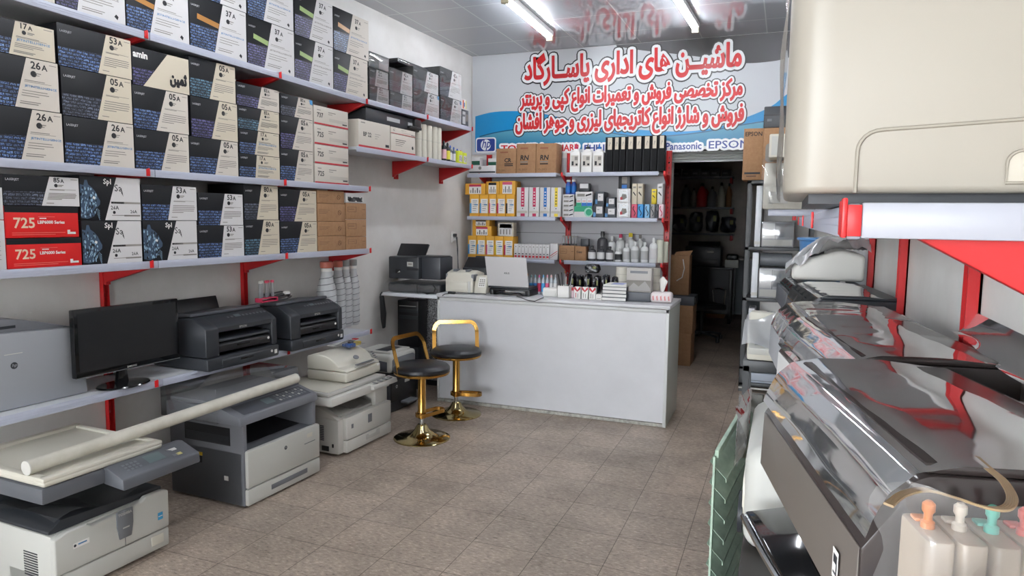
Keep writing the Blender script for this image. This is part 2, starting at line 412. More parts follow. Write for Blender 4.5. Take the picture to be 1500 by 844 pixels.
sign_line('ماشی'+K*2+'ن های اداری پاس'+K*2+'ارگاد', 769, 1086, 98, 92, .36, 'lettering', .033, .047, .022, .004)
sign_line('مرکز تخصصی فروش و تعمیرات انواع کپی و پرینتر', 763, 1087, 146, 138, .245, 'lettering', .024, .035, .012, .006)
sign_line('فروش و شارژ انواع کاتریجهای لیزری و جوهر افشان', 756, 1089, 182, 174, .255, 'lettering', .024, .035, .012, .006)
m = MB()
def brand(t, xa, ya, xb, yb, c, bold=.03):
    a = bp(xa, yb); b = bp(xb, ya); h = b[1]-a[1]
    m.text(t, a[0], a[1], h, WHT_INK, fit=b[0]-a[0], bold=bold, y=-.003, stroke=.022); m.text(t, a[0], a[1], h, c, fit=b[0]-a[0], bold=bold, y=-.006)
NAVY = mat('sign_navy', (34, 60, 140), .35)
brand('TOSHIBA', 734, 211, 800, 222, RED_INK); brand('SHARP', 812, 211, 848, 222, RED_INK)
brand('PHILIPS', 856, 211, 900, 222, NAVY); brand('Panasonic', 975, 208, 1028, 220, NAVY, .02)
brand('EPSON', 1038, 205, 1098, 218, NAVY, .01)
m.build('brand_names', r)
m = MB(); a = bp(697, 224); b = bp(727, 201); cx, cz = (a[0]+b[0])/2, (a[1]+b[1])/2; W2, H2 = (b[0]-a[0])/2, (b[1]-a[1])/2
def rr(w, h, rad, y, mt):
    P = []
    for sx_, sz_, a0 in ((1, 1, 0), (-1, 1, 90), (-1, -1, 180), (1, -1, 270)):
        for q in range(6): g = math.radians(a0+q*18); P.append((cx+sx_*(w-rad)+rad*math.cos(g), y, cz+sz_*(h-rad)+rad*math.sin(g)))
    m.poly(P[::-1], mt)
rr(W2, H2, .03, -.004, WHT_INK); rr(W2-.015, H2-.015, .02, -.0055, NAVY)
m.poly([(cx+H2*.74*math.cos(-q*PI/12), -.007, cz+H2*.74*math.sin(-q*PI/12)) for q in range(24)], WHT_INK)
m.text('hp', cx-.055, cz-.062, .13, NAVY, y=-.0085, fit=.1, bold=.01, shear=.25); m.build('emblem', r)
# ================================================================== red brackets and white shelves on the left wall
SD = .38                                      # shelf depth
FASC = mat('white_shelf_edge', (180, 184, 199), .3); BOARD = mat('white_shelf_board', (196, 198, 202), .4)
Z4, Z3, Z2, Z1 = .705, 1.350, 1.832, 2.502
def shelf_board(s0, s1, z, label, tilt=0, depth=SD, at=None, hollow=True):
    r = at(s0, z) if at else placeL('wall_shelf', label, 'shelf', s0, 0, z, 'white shelf boards on the walls'); L = s1-s0-.003
    r['label'] = label
    m = MB(); m.box(0, L, -depth+.004, -.03, -.022, 0, BOARD, .002); b = m.build('board', r)
    m = MB(); m.box(0, L, -depth-.012, -depth+.004, -.038, .002, FASC, .004)
    for g in (-.013, -.024): m.box(0, L, -depth-.0135, -depth-.011, g, g+.002, mat('edge_groove', (176, 180, 196), .3))
    m.build('edge_strip', r)
    if tilt: r.rotation_euler.y = tilt
    return r
def upright(s, z0, z1, label, at=None, w=.036):
    r = at(s, z0) if at else placeL('shelf_upright', label, 'upright', s, 0, z0, 'red slotted uprights')
    m = MB(); h = z1-z0
    for x0, x1, y0 in ((-w/2, -w/2+.004, -.03), (w/2-.004, w/2, -.03), (-w/2, w/2, -.006)): m.box(x0, x1, y0, -.001, 0, h, RED)
    for q in range(int(h/.05)): m.box(-.004, .004, -.0075, -.005, .02+q*.05, .04+q*.05, mat('slot_dark', (70, 16, 18), .6))
    m.build('channel', r)
    m = MB()
    for q in (.12, h-.12): m.cyl((0, -.006, q), (0, -.012, q), .008, CHROME)
    m.build('screw', r)
    return r
def bracket(s, z, label, depth=SD, h=.13, at=None):
    r = at(s, z) if at else placeL('shelf_bracket', label, 'bracket', s, 0, z, 'red shelf brackets')
    m = MB(); m.prism([(-.028, 0-.024), (-depth+.01, -.024), (-depth+.01, -.04), (-.05, -h), (-.05, -h-.015), (-.028, -h-.015)], 'x', -.014, .014, RED, .002); m.build('arm', r)
    m = MB(); m.box(-.011, .011, -depth-.018, -depth-.0125, -.034, .004, mat('red_clip', (206, 30, 34), .35), .002); m.box(-.004, .004, -depth-.022, -depth-.0185, -.03, .008, mat('red_clip', (206, 30, 34), .35), .001)
    m.build('clip', r)
    return r
UPS = (2.60, 3.625, 4.57)
upright(UPS[0], .37, 2.47, 'red upright behind the black monitor, nearest on the left wall')
upright(UPS[1], .37, 2.46, 'red upright behind the charcoal printers on the left wall')
upright(UPS[2], 1.16, 2.46, 'red upright behind the bottles at the end of the lower left shelves')
upright(5.52, 1.95, 2.47, 'short red upright under the shelf of paper cartons, nearer of two')
upright(6.36, 1.95, 2.47, 'short red upright in the far corner beside the banner')
UT = ('nearest', 'middle', 'far')
for nm, z, segs in (('fourth shelf from the top, holding printers', Z4, 3), ('third shelf from the top, holding red cartons', Z3, 3), ('second shelf from the top, with four-high stacks', Z2, 3)):
    for i, (a, b) in enumerate(((1.68, 2.645), (2.645, 3.62), (3.62, 4.556))[:segs]):
        shelf_board(a, b, z, '%s white board of the left %s' % (UT[i], nm))
    for i, s in enumerate(UPS[:3]):
        bracket(s, z, '%s red bracket under the left %s' % (UT[i], nm), h=.055 if z == Z2 else .125)
tl = -math.atan2(2.549-2.499, 4.557-2.154)
shelf_board(1.68, 2.645, 2.556, 'nearest white board of the tilted top left shelf', 0).rotation_euler.y = .0208
shelf_board(2.645, 3.605, 2.538, 'middle white board of the tilted top left shelf', 0).rotation_euler.y = .0208
shelf_board(3.605, 4.556, 2.518, 'far white board of the tilted top left shelf', 0).rotation_euler.y = .0208
for i, (s, z) in enumerate(((2.62, 2.536), (3.60, 2.516), (4.54, 2.497))): bracket(s, z, '%s red bracket under the left wall top shelf' % UT[i], h=(.09, .12, .15)[i])
shelf_board(4.56, 5.445, Z1, 'white board at far end of top left shelf, under wrapped cartons')
shelf_board(5.45, 6.33, Z1, 'last white board of top left shelf, touching the banner corner')
ZF = onL(627, 231.7, SD)[1]
shelf_board(4.42, 5.445, ZF, 'white board under the white roll tubes in the far left corner')
shelf_board(5.45, 6.33, ZF, 'white board under ink bottles in the far left corner')
for s, z, t in ((5.45, Z1, 'red bracket under far top left shelf between wrapped cartons'), (6.32, Z1, 'red bracket under far end of top left shelf by the banner'),
                (5.45, ZF, 'red bracket below the white roll tubes'), (6.32, ZF, 'red bracket below the ink bottles by the banner corner')):
    bracket(s, z, t, h=.15)

# ================================================================== cartons on the left shelves
def keys(name, c1, c2, dark=(10, 12, 20)):
    m = mat(name, (30, 40, 80), .45); w = NT(m)
    tc = w.n('ShaderNodeTexCoord'); sp = w.n('ShaderNodeSeparateXYZ'); w.l(tc, 'Object', sp, 0)
    cm = w.n('ShaderNodeCombineXYZ'); w.l(sp, 0, cm, 0); w.l(sp, 2, cm, 1)
    ns = w.n('ShaderNodeTexNoise', i_Scale=14, i_Detail=2); w.l(cm, 0, ns, 'Vector')
    ad = w.n('ShaderNodeVectorMath', operation='MULTIPLY_ADD'); ad.inputs[1].default_value = (.03, .012, 0); w.l(ns, 'Color', ad, 0); w.l(cm, 0, ad, 2)
    br = w.n('ShaderNodeTexBrick', offset=.4, i_Scale=1, i_Mortar_Size=.0028, i_Mortar_Smooth=.15, i_Brick_Width=.033, i_Row_Height=.0155)
    br.inputs['Color1'].default_value = (1, 1, 1, 1); br.inputs['Color2'].default_value = (.5, .5, .5, 1); br.inputs['Mortar'].default_value = (0, 0, 0, 1)
    w.l(ad, 0, br, 'Vector')
    n2 = w.n('ShaderNodeTexNoise', i_Scale=170, i_Detail=1); w.l(cm, 0, n2, 'Vector')
    n3 = w.n('ShaderNodeTexNoise', i_Scale=9, i_Detail=1); w.l(cm, 0, n3, 'Vector')
    body = w.ramp(n2, 'Fac', [(.44, rgb(*c1)), (.58, rgb(*c2))])
    dk = w.ramp(n3, 'Fac', [(.3, (.3, .3, .32, 1)), (.55, (1, 1, 1, 1))])
    a = w.mix(1, (body, 'Color'), (dk, 'Color'), 'MULTIPLY')
    b = w.mix((br, 'Color'), rgb(*dark), (a, 2)); w.l(b, 2, w.b, 'Base Color')
    return m
KEYB = {'b': keys('keyboard_print_blue', (26, 56, 118), (130, 160, 206)), 'p': keys('keyboard_print_violet', (46, 44, 96), (126, 122, 176)),
        't': keys('keyboard_print_teal', (32, 70, 98), (122, 166, 188)), 'g': keys('keyboard_print_grey', (44, 50, 68), (122, 130, 150))}
PANEL = mat('offwhite_print', (204, 196, 185), .5); PANELW = mat('cool_white_print', (208, 206, 206), .5); PANELY = mat('ivory_print', (204, 194, 174), .5)
BINK = mat('blue_ink', (76, 128, 176), .5); ORNG = mat('orange_strip', (168, 116, 52), .4); GREN = mat('green_strip', (140, 164, 96), .4); SKY = mat('sky_sticker', (60, 140, 196), .4)
def quad_fn(TL, TR, BL, BR, y):               # maps 0..1 x 0..1 onto a slanted panel
    def f(u, v):
        a = (BL[0]+(BR[0]-BL[0])*u, BL[1]+(BR[1]-BL[1])*u); b = (TL[0]+(TR[0]-TL[0])*u, TL[1]+(TR[1]-TL[1])*u)
        return (a[0]+(b[0]-a[0])*v, y, a[1]+(b[1]-a[1])*v)
    return f
def toner_carton(s0, s1, dd, z0, z1, tl, bl, num, style, label, group, tint='b', panel=None, depth=.3, strip=None):
    # black carton with a slanted light panel: tl, bl = where the panel's left edge starts at top and bottom (m from the left)
    w = s1-s0-.002; h = z1-z0-.0015
    r = placeL('toner_box', label, 'box', s0, dd, z0, group)
    m = MB(); m.box(0, w, 0, depth, 0, h, BOXK, .002); m.build('carton', r)
    P = panel or PANEL; tl -= 0; y = -.0012
    m = MB(); q = quad_fn((tl, h-.001), (w-.001, h-.001), (bl, .001), (w-.001, .001), y); q2 = quad_fn((tl, h-.001), (w-.001, h-.001), (bl, .001), (w-.001, .001), y-.0009)
    m.poly([q(0, 0), q(1, 0), q(1, 1), q(0, 1)], P)
    m.poly([(w-.001, y, .001), (w+.0005, .02, .001), (w+.0005, .02, h-.001), (w-.001, y, h-.001)], P)
    pw = w-tl
    def bars(rows, x0=.1, c=GINK):
        for v, x1, t in rows:
            a, b = q2(x0, v), q2(x1, v); m.poly([(a[0], a[1], a[2]-t), (b[0], b[1], b[2]-t), (b[0], b[1], b[2]+t), (a[0], a[1], a[2]+t)], c)
    if style == 'hp':
        fs = min(.034, h*.17) if tint != 'x' else .03
        bb = glyphs(num[:-1], .025, 2)[2]; nw = (bb[2]-bb[0])/max(bb[3]-bb[1], .01)+.12
        m.text(num[:-1], tl+pw*.12, h*.80, fs, INK, y=y-.0009, bold=.025)
        m.text(num[-1], tl+pw*.12+fs*1.0*nw, h*.80, fs*.76, INK, y=y-.0009, bold=.025)
        cx, cz, rd = tl+pw*.2, h*.70, min(.0135, h*.062)
        m.poly([(cx+rd*math.cos(k*PI/8), y-.0009, cz+rd*math.sin(k*PI/8)) for k in range(15, -1, -1)], INK)
        bars([(.72, .5, .0022), (.68, .46, .0018)], .33); bars([(.93, .95, .0016)], .72)
        if tint in 'pb' and num in ('37A', '26A', '17A'):
            m.text('JETINTELLIGENCE', bl+(tl-bl)*.42+.02, h*.41, .0135, BINK if tint == 'b' else GINK, y=y-.0009, fit=(w-bl)*.72, bold=.02, res=1)
            bars([(.56, .62, .0016), (.53, .8, .001), (.35, .7, .0016), (.30, .74, .0016), (.25, .5, .0016), (.13, .55, .0018), (.09, .5, .0022)], .08)
        else: bars([(.57, .9, .001), (.55, .55, .0014), (.43, .9, .0018), (.38, .92, .0018), (.33, .9, .0018), (.28, .88, .0018), (.23, .5, .0018), (.09, .3, .0018)], .1)
        if num == '37A': m.poly([(w-.05+.012*math.cos(k), y-.0009, .026+.014*math.sin(k)) for k in (5.2, 6.6, 8, 9.4)], INK)
    elif style == 'spl':
        m.text('Sa', tl-.012, h*.67, .036, INK, y=y-.0009, bold=.006, res=1, shear=-.08)
        m.poly([(tl+.022, y-.0009, h*.66), (tl+.03, y-.0009, h*.67), (tl+.034, y-.0009, h*.56)], INK)
        bars([(.41, .99, .005)], .1, mat('print_grey_bar', (150, 146, 140), .5)); bars([(.41, .45, .005)], .04, INK)
        m.text('26A', bl+.032, h*.25, .02, INK, y=y-.0009, bold=.015, res=1); m.text('26A', w-.062, h*.17, .017, INK, y=y-.0009, bold=.015, res=1)
        m.poly([(bl+.05+.008*math.cos(k*PI/6), y-.0009, h*.185+.008*math.sin(k*PI/6)) for k in range(11, -1, -1)], INK)
        bars([(.11, .97, .004)], .5, GINK); bars([(.115, .5, .0015)], .15)
    elif style == 'amin':
        m.text(persian('ثمین'), tl+.012, h*.14, .075, INK, y=y-.0009, fit=.105, bold=.01, stroke=.004)
    if strip == 'label':
        m.poly([(w-.03, y-.0012, h-.03), (w-.002, y-.0012, h-.036), (w-.002, y-.0012, h-.002), (w-.034, y-.0012, h-.002)], SKY)
    m.build('label_panel', r)
    m = MB(); kb = KEYB[tint if tint in KEYB else 'b']; y = -.001
    if style in ('hp', 'amin'):
        t = .47; xr_ = bl+(tl-bl)*t
        m.poly([(.001, y, .002), (bl-.002, y, .002), (xr_-.002, y, h*t), (.001, y, h*(t-.02))], kb)
        if strip in ('o', 'g'):
            ms = MB(); ms.poly([(.05, y-.0006, h*.57), (bl+(tl-bl)*.5-.003, y-.0006, h*.50), (bl+(tl-bl)*.6-.003, y-.0006, h*.60), (.052, y-.0006, h*.67)], ORNG if strip == 'o' else GREN); ms.build('cartridge_picture', r)
        mt_ = MB()
        if style == 'hp': mt_.text('LASERJET', .012, h*.78, .0135, mat('silver_print', (176, 176, 180), .4), y=y-.0006, bold=.01, res=1)
        else: mt_.text('amin', .005, h*.72, .034, PAPER, y=y-.0006, bold=.04, fit=.085)
        mt_.build('lettering', r)
    else:                                      # a spotted cat's head in profile, looking right
        cw = bl*.82; f = lambda u, v: (u*cw, y, v*h)
        BC = mat('leopard_blue', (56, 76, 98), .5); LC = mat('leopard_pale', (150, 182, 204), .5)
        m.poly([f(*p) for p in ((0, .06), (.3, .03), (.62, .08), (.8, .2), (.84, .3), (.98, .36), (1.0, .44), (.9, .52), (.78, .64), (.6, .74), (.42, .8), (.36, .9), (.24, .9), (.18, .78), (0, .8))], BC)
        rnd = random.Random(int(s0*1000))
        for k in range(95):
            u, v = rnd.uniform(.02, .8), rnd.uniform(.08, .74)
            if v > .95-.4*u: continue
            a = rnd.uniform(.016, .04); m.poly([(f(u+a*math.cos(g*1.26), v)[0], y-.0004, f(0, v+a*1.1*math.sin(g*1.26))[2]) for g in range(4, -1, -1)], LC if k % 5 < 3 else BOXK)
        m.poly([(f(u, v)[0], y-.0006, f(u, v)[2]) for u, v in ((.6, .5), (.72, .47), (.76, .52), (.66, .55))], PAPER)
        m.poly([(f(u, v)[0], y-.0006, f(u, v)[2]) for u, v in ((.62, .17), (.84, .29), (.8, .31), (.6, .2))], BOXK)
        for k in range(5): a0 = .3-k*.03; m.poly([(f(.78, a0)[0], y-.0006, f(0, a0)[2]), (f(.95, a0-.09-k*.02)[0], y-.0006, f(0, a0-.09-k*.02)[2]), (f(.94, a0-.1-k*.02)[0], y-.0006, f(0, a0-.1-k*.02)[2])], LC)
        m.text('Spl', tl-.072, h*.79, .036, PAPER, y=y-.0006, bold=.02, res=1)
    m.build('artwork', r)
    return r
PLACED = []
def clear_left(shelf, s0, s1, z0, z1):        # keep a box from cutting into its left neighbour
    for k, a, b, c, d in PLACED:
        if k == shelf and min(d, z1)-max(c, z0) > .002 and a < s0 < b+.003: s0 = b+.003
    PLACED.append((shelf, s0, s1, z0, z1)); return s0
DB = .362                                     # how far the carton fronts stand off the wall
def stack(shelf, where, z, boxes, group, dd=DB):
    # boxes from the bottom: (x of the left edge, panel TL, TR, BL, BR in pixel readings, mark, style, tint, panel, strip)
    n = len(boxes)
    for i, (x0, TL, TR, BL, BR, num, style, tint, pan, strip) in enumerate(boxes):
        sTL, sTR, sBL, sBR = onL(*TL, dd), onL(*TR, dd), onL(*BL, dd), onL(*BR, dd)
        s1 = (sTR[0]+sBR[0])/2; s0 = onL(x0, BL[1]-(BL[0]-x0)*.1, dd)[0]; z1 = (sTL[1]+sTR[1])/2
        pos = (('lower', 'upper'), ('bottom', 'middle', 'top'), ('bottom', 'second', 'third', 'topmost'))[n-2][i]
        lab = '%s black and white toner box, %s, %s' % (pos, where, shelf)
        s0 = clear_left(shelf, s0, s1, z, z1)
        toner_carton(s0, s1, dd, z, z1, sTL[0]-s0, sBL[0]-s0, num, style, lab, group, tint, pan, strip=strip)
        z = z1
    return z
G2 = 'toner boxes on the second left shelf'; G3 = 'toner boxes on the third left shelf'; G1 = 'toner boxes on the top left shelf'
W_ = PANELW; Y_ = PANELY
stack('second left shelf', 'first stack from left', Z2, [
    (-56, (47, 161), (90, 165), (31, 231), (95, 236), '26A', 'hp', 'b', None, None),
    (-62, (38, 85), (84, 92), (22, 157), (89, 165), '26A', 'hp', 'b', None, None),
    (-70, (22, 32), (79, 41), (13, 81), (82, 91), '17A', 'hp', 'b', Y_, None)], G2)
stack('second left shelf', 'second stack from left', Z2, [
    (96, (158, 178), (195, 182), (146, 241), (198, 245), '26A', 'hp', 'b', None, None),
    (90, (156, 111), (193, 116), (143, 175), (194, 180), '05A', 'hp', 'g', Y_, None),
    (83, (155, 52), (192, 58), (144, 107), (193, 115), '53A', 'hp', 'b', Y_, None)], G2)
stack('second left shelf', 'third stack from left', Z2, [
    (199, (248, 195), (277, 197), (236, 248), (277, 251), '05A', 'hp', 'b', None, None),
    (195, (243, 134), (276, 138), (229, 191), (276, 196), '05A', 'hp', 'b', None, None),
    (194, (245, 81), (277, 86), (210, 128), (277, 137), '', 'amin', 'p', Y_, None)], G2)
stack('second left shelf', 'fourth stack from left', Z2, [
    (278, (324, 206), (348, 208), (315, 256), (350, 258), '05A', 'hp', 'b', None, None),
    (278, (321, 149), (347, 152), (310, 202), (349, 206), '05A', 'hp', 'p', Y_, None),
    (278, (317, 93), (344, 97), (307, 146), (346, 151), '05A', 'hp', 't', Y_, None)], G2)
stack('second left shelf', 'stack of four thin ones', Z2, [
    (351, (376, 228), (410, 230), (374, 260), (410, 263), '17A', 'hp', 'b', Y_, None),
    (351, (378, 194), (409, 195), (373, 227), (409, 229), '17A', 'hp', 'b', Y_, None),
    (348, (383, 162), (409, 164), (377, 193), (409, 195), '83A', 'hp', 't', Y_, None),
    (347, (383, 129), (409, 132), (377, 160), (409, 164), '83A', 'hp', 'p', None, None)], G2)
stack('second left shelf', 'stack touching the white boxes', Z2, [
    (411, (438, 220), (459, 223), (431, 265), (459, 268), '05A', 'hp', 'b', None, None),
    (411, (438, 174), (458, 176), (428, 218), (459, 222), '05A', 'hp', 'p', None, None),
    (411, (437, 143), (458, 146), (431, 171), (458, 175), '80A', 'hp', 'g', None, 'label')], G2)
stack('third left shelf', 'leopard pair right of red boxes', Z3, [
    (122, (172, 323), (207, 323), (157, 385), (209, 384), '26A', 'spl', 'b', W_, None),
    (119, (170, 260), (205, 261), (154, 322), (207, 322), '26A', 'spl', 'b', W_, None)], G3)
stack('third left shelf', 'pair with leopard below only', Z3, [
    (211, (258, 323), (288, 323), (245, 380), (290, 379), '26A', 'spl', 'b', W_, None),
    (209, (253, 272), (288, 274), (246, 322), (289, 322), '53A', 'hp', 'b', W_, None)], G3)
stack('third left shelf', 'pair right of the leopard boxes', Z3, [
    (291, (328, 330), (357, 330), (324, 373), (358, 373), '53A', 'hp', 'b', W_, None),
    (291, (329, 284), (355, 284), (322, 328), (357, 329), '53A', 'hp', 'b', W_, None)], G3)
stack('third left shelf', 'second pair left of brown boxes', Z3, [
    (359, (386, 322), (409, 322), (378, 371), (410, 370), '80A', 'hp', 't', Y_, None),
    (358, (383, 271), (407, 272), (376, 320), (408, 321), '80A', 'hp', 'g', Y_, None)], G3)
stack('third left shelf', 'pair touching the brown boxes', Z3, [
    (411, (443, 324), (464, 325), (435, 367), (465, 367), '05A', 'hp', 'b', Y_, None),
    (410, (440, 278), (463, 280), (431, 323), (464, 324), '05A', 'hp', 'p', Y_, None)], G3)
# top shelf: a row of big cartons, a second layer on the far four
z1_ = lambda s: 2.556-.0208*(s-1.68)+.002
def top_box(where, x0, TL, TR, BL, BR, tint, strip, z=None, pan=None):
    sTL, sTR, sBL, sBR = onL(*TL, DB), onL(*TR, DB), onL(*BL, DB), onL(*BR, DB)
    s1 = (sTR[0]+sBR[0])/2; s0 = onL(x0, BL[1]-(BL[0]-x0)*.3, DB)[0]; zb = z1_(s0) if z is None else z
    s0 = clear_left('top', s0, s1, zb, (sTL[1]+sTR[1])/2)
    toner_carton(s0, s1, DB, zb, (sTL[1]+sTR[1])/2, sTL[0]-s0, sBL[0]-s0, '37A', 'hp', where, G1, tint, pan, strip=strip)
    return (sTL[1]+sTR[1])/2
top_box('large black and white toner box on top left shelf, first from the left', -50, (18, -83), (80, -62), (3, -13), (79, 13), 'b', None)
top_box('large black and white toner box on top left shelf, second, with violet print', 80, (121, -54), (182, -38), (113, 20), (184, 40), 'p', None, pan=W_)
top_box('large black and white toner box on top left shelf, third, with orange strip', 186, (231, -18), (275, -8), (220, 53), (278, 67), 'b', 'o', pan=W_)
zz = [top_box('large black toner box on top left shelf, lower layer, fourth, with orange strip', 279, (326, 9.5), (360, 16.6), (314.5, 78), (362, 92), 'b', 'o', pan=W_),
      top_box('large black toner box on top left shelf, lower layer, fifth, with green strip', 363, (398, 36.7), (430, 44), (387, 102), (432, 111), 'p', 'g', pan=W_),
      top_box('large black toner box on top left shelf, lower layer, sixth, with green strip', 432, (462, 63.5), (488, 67.5), (452.6, 122), (488, 131), 'p', 'g', pan=W_),
      top_box('large black toner box on top left shelf, lower layer, seventh, last in its row', 489, (514, 83), (539, 87.7), (506, 136), (538, 145), 'p', 'g')]
top_box('large black toner box on top left shelf, upper layer, first from the left', 279, (336, -66), (360, -60), (322, 6), (360, 16), 'b', None, zz[0], W_)
top_box('large black toner box on top left shelf, upper layer, second from the left', 363, (396, -28), (429, -20), (386, 35), (430, 44), 'b', None, zz[1], W_)
top_box('large black toner box on top left shelf, upper layer, third, with green strip', 432, (464, -1), (487, 5), (453, 59), (488, 67), 'p', 'g', zz[2], W_)
top_box('large black toner box on top left shelf, upper layer, last, with orange strip', 489, (516.6, 22.5), (540, 29.6), (507, 80), (540, 87.7), 'b', 'o', zz[3])
# far cartons in clear film
G1F = 'wrapped toner boxes at the far end of the top left shelf'
def far_stack(where, boxes):
    z = Z1+.002; n = len(boxes)
    for i, (x0, TL, TR, BL, BR, tint, strip) in enumerate(boxes):
        sTL, sTR, sBL, sBR = onL(*TL, DB), onL(*TR, DB), onL(*BL, DB), onL(*BR, DB)
        s1 = (sTR[0]+sBR[0])/2; s0 = onL(x0, (TL[1]+BL[1])/2-(BL[0]-x0)*.3, DB)[0]; z1 = (sTL[1]+sTR[1])/2
        r = toner_carton(s0, s1, DB, z, z1, sTL[0]-s0, sBL[0]-s0, '42A', 'hp', '%s wrapped toner box, %s from near, far end of top left shelf' % (('lower', 'upper')[i], where), G1F, tint, PANELW, strip=strip)
        m = MB(); w, h = s1-s0, z1-z; m.box(-.001, w-.001, -.006, .301, .001, h-.001, WRAPS); m.build('film', r); z = z1+.001
    return z
zt = far_stack('first pair', [(541, (553, 128.7), (569, 130.6), (551, 150), (570, 155), 'g', None), (541, (551.5, 103), (568, 106), (549, 126), (569, 130), 'g', None)])
zc = far_stack('second pair', [(571, (589.5, 139), (603.5, 141.7), (588, 160), (604, 163), 'g', None), (570, (589.5, 106), (603.5, 108.5), (586, 136), (604, 140), 'g', None)])
zd = far_stack('third pair', [(605, (627, 136), (642.5, 141), (622, 166), (643.5, 171), 'g', 'label'), (605, (626, 106), (641.6, 108.6), (621, 135), (642, 138), 'g', None)])
ze = far_stack('fourth pair', [(645, (663.6, 146), (675.5, 148), (659, 174), (676, 179.6), 'g', 'label'), (644, (662.5, 105), (675, 108.6), (656.5, 143), (675.5, 147), 'g', None)])
a = onL(541, 104, DB); b = onL(568, 106, DB)
r = placeL('film_wrapped_pack', 'grey film wrapped pack topmost at near end of wrapped toner boxes', 'pack', a[0], DB, zt+.002)
m = MB(); m.box(0, .27, 0, .28, 0, .115, mat('grey_pack', (150, 152, 150), .3), .006); m.poly([(.13, -.001, .01), (.26, -.001, .01), (.26, -.001, .1), (.13, -.001, .1)], PANELW); m.build('pack', r)
m = MB(); m.box(-.004, .274, -.004, .284, .001, .12, WRAP, .01); m.build('film', r)
a = onL(586, 106, DB)
r = placeL('film_wrapped_pack', 'dark film wrapped flat pack lying on the middle wrapped toner boxes', 'pack', a[0]+.06, DB-.06, max(zc, zd)+.003)
m = MB(); m.box(0, .5, 0, .24, 0, .035, CHAR, .006); m.build('pack', r)
m = MB(); m.box(-.003, .503, -.004, .244, .001, .04, WRAP, .01); m.build('film', r)

def flat_box(name, label, cat, s0, s1, dd, z0, z1, base, group=None, depth=.28, deco=None, bev=.002):
    r = placeL(name, label, cat, s0, dd, z0, group); w, h = s1-s0-.002, z1-z0-.002
    m = MB(); m.box(0, w, 0, depth, 0, h, base, bev); m.build('carton', r)
    m = MB(); deco(m, w, h); m.build('print', r)
    return r
RINK = mat('red_stripe', (186, 44, 56), .5); REDB = mat('red_card', (214, 22, 22), .45)
def bar(m, x0, x1, z0, z1, mt, y=-.001): m.poly([(x0, y, z0), (x1, y, z0), (x1, y, z1), (x0, y, z1)], mt)
def d_white(num):
    def f(m, w, h):
        bar(m, 0, w, 0, h*.09, RINK); m.text(num, .03, h*.38, h*.26, INK, y=-.0015, bold=.02)
        bar(m, .03, .07, h*.76, h*.8, GINK); bar(m, w*.4, w*.62, h*.72, h*.76, GINK); bar(m, w*.4, w*.52, h*.62, h*.65, GINK); bar(m, w*.42, w*.97, h*.24, h*.42, mat('pale_grey_print', (190, 184, 174), .5)); bar(m, w*.82, w*.96, h*.18, h*.28, INK)
    return f
z = Z2+.001
for i, (yb, yt, num) in enumerate(((271, 244.5, '725'), (244.5, 218, '725'), (218, 190.5, '725'), (190.5, 164.5, '737'))):
    zt2 = onL(510, yt, DB)[1]
    flat_box('toner_box', 'white toner box with red bottom stripe, %s in its stack of four' % ('bottom', 'second from bottom', 'third from bottom', 'top')[i], 'box',
             onL(460.5, 267, DB)[0]+.008, onL(511, 270, DB)[0], DB, z, zt2, BOXW, 'white toner boxes with red stripe', deco=d_white(num)); z = zt2+.0005
# red cartons, the black carton on them, the two white cartons at the picture's edge
def d_red(m, w, h):
    bar(m, 0, w, h*.80, h, BOXK, -.0012); m.text('725', .035, h*.30, h*.34, mat('pale_gold', (222, 196, 170), .5), y=-.0015, bold=.02)
    m.text('LBP6000 Series', w*.42, h*.44, h*.11, PAPER, y=-.0015, bold=.03); bar(m, w*.43, w*.66, h*.66, h*.672, mat('pale_red', (240, 130, 120), .5)); bar(m, w*.45, w*.54, h*.6, h*.63, PAPER)
    bar(m, w*.08, w*.8, h*.15, h*.165, mat('pale_red', (240, 130, 120), .5)); bar(m, w*.08, w*.66, h*.09, h*.105, mat('pale_red', (240, 130, 120), .5)); bar(m, w*.84, w*.95, h*.1, h*.17, PAPER); bar(m, w*.83, w*.87, h*.1, h*.24, PAPER)
sa, sb = onL(11, 392, DB)[0], onL(121, 388, DB)[0]
z = Z3+.001
for i, (yt, nm) in enumerate(((347, 'lower'), (303, 'upper'))):
    zt2 = onL(119, yt, DB)[1]; flat_box('toner_box', '%s of the two bright red toner boxes on third left shelf' % nm, 'box', sa, sb-.008*i, DB, z, zt2, REDB, 'red toner boxes', deco=d_red); z = zt2+.0005
sTL, sTR, sBL, sBR = onL(72, 258, DB), onL(115, 261, DB), onL(61, 301, DB), onL(117.5, 303, DB)
toner_carton(sa-.001, (sTR[0]+sBR[0])/2, DB, z, sTL[1], sTL[0]-sa+.001, sBL[0]-sa+.001, '85A', 'hp', 'black and white toner box lying on the two red boxes', G3, 'g', PANELW)
sc = sa-.13
for i, (z0, z1, nm) in enumerate(((Z3+.001, onL(6, 322, DB)[1], 'lower'), (onL(6, 322, DB)[1]+.001, onL(4, 274, DB)[1], 'upper'))):
    def dw(m, w, h):
        for k in range(5): bar(m, w*.2, w*.93, h*(.2+.09*k), h*(.21+.09*k), GINK)
        bar(m, w*.6, w*.93, h*.8, h*.83, INK)
    flat_box('toner_box', '%s of two white boxes left of the red boxes, cut by the frame' % nm, 'box', sc-.16, sa-.003, DB+.004, z0, z1, PANELW, 'white boxes at the left edge', depth=.26, deco=dw)
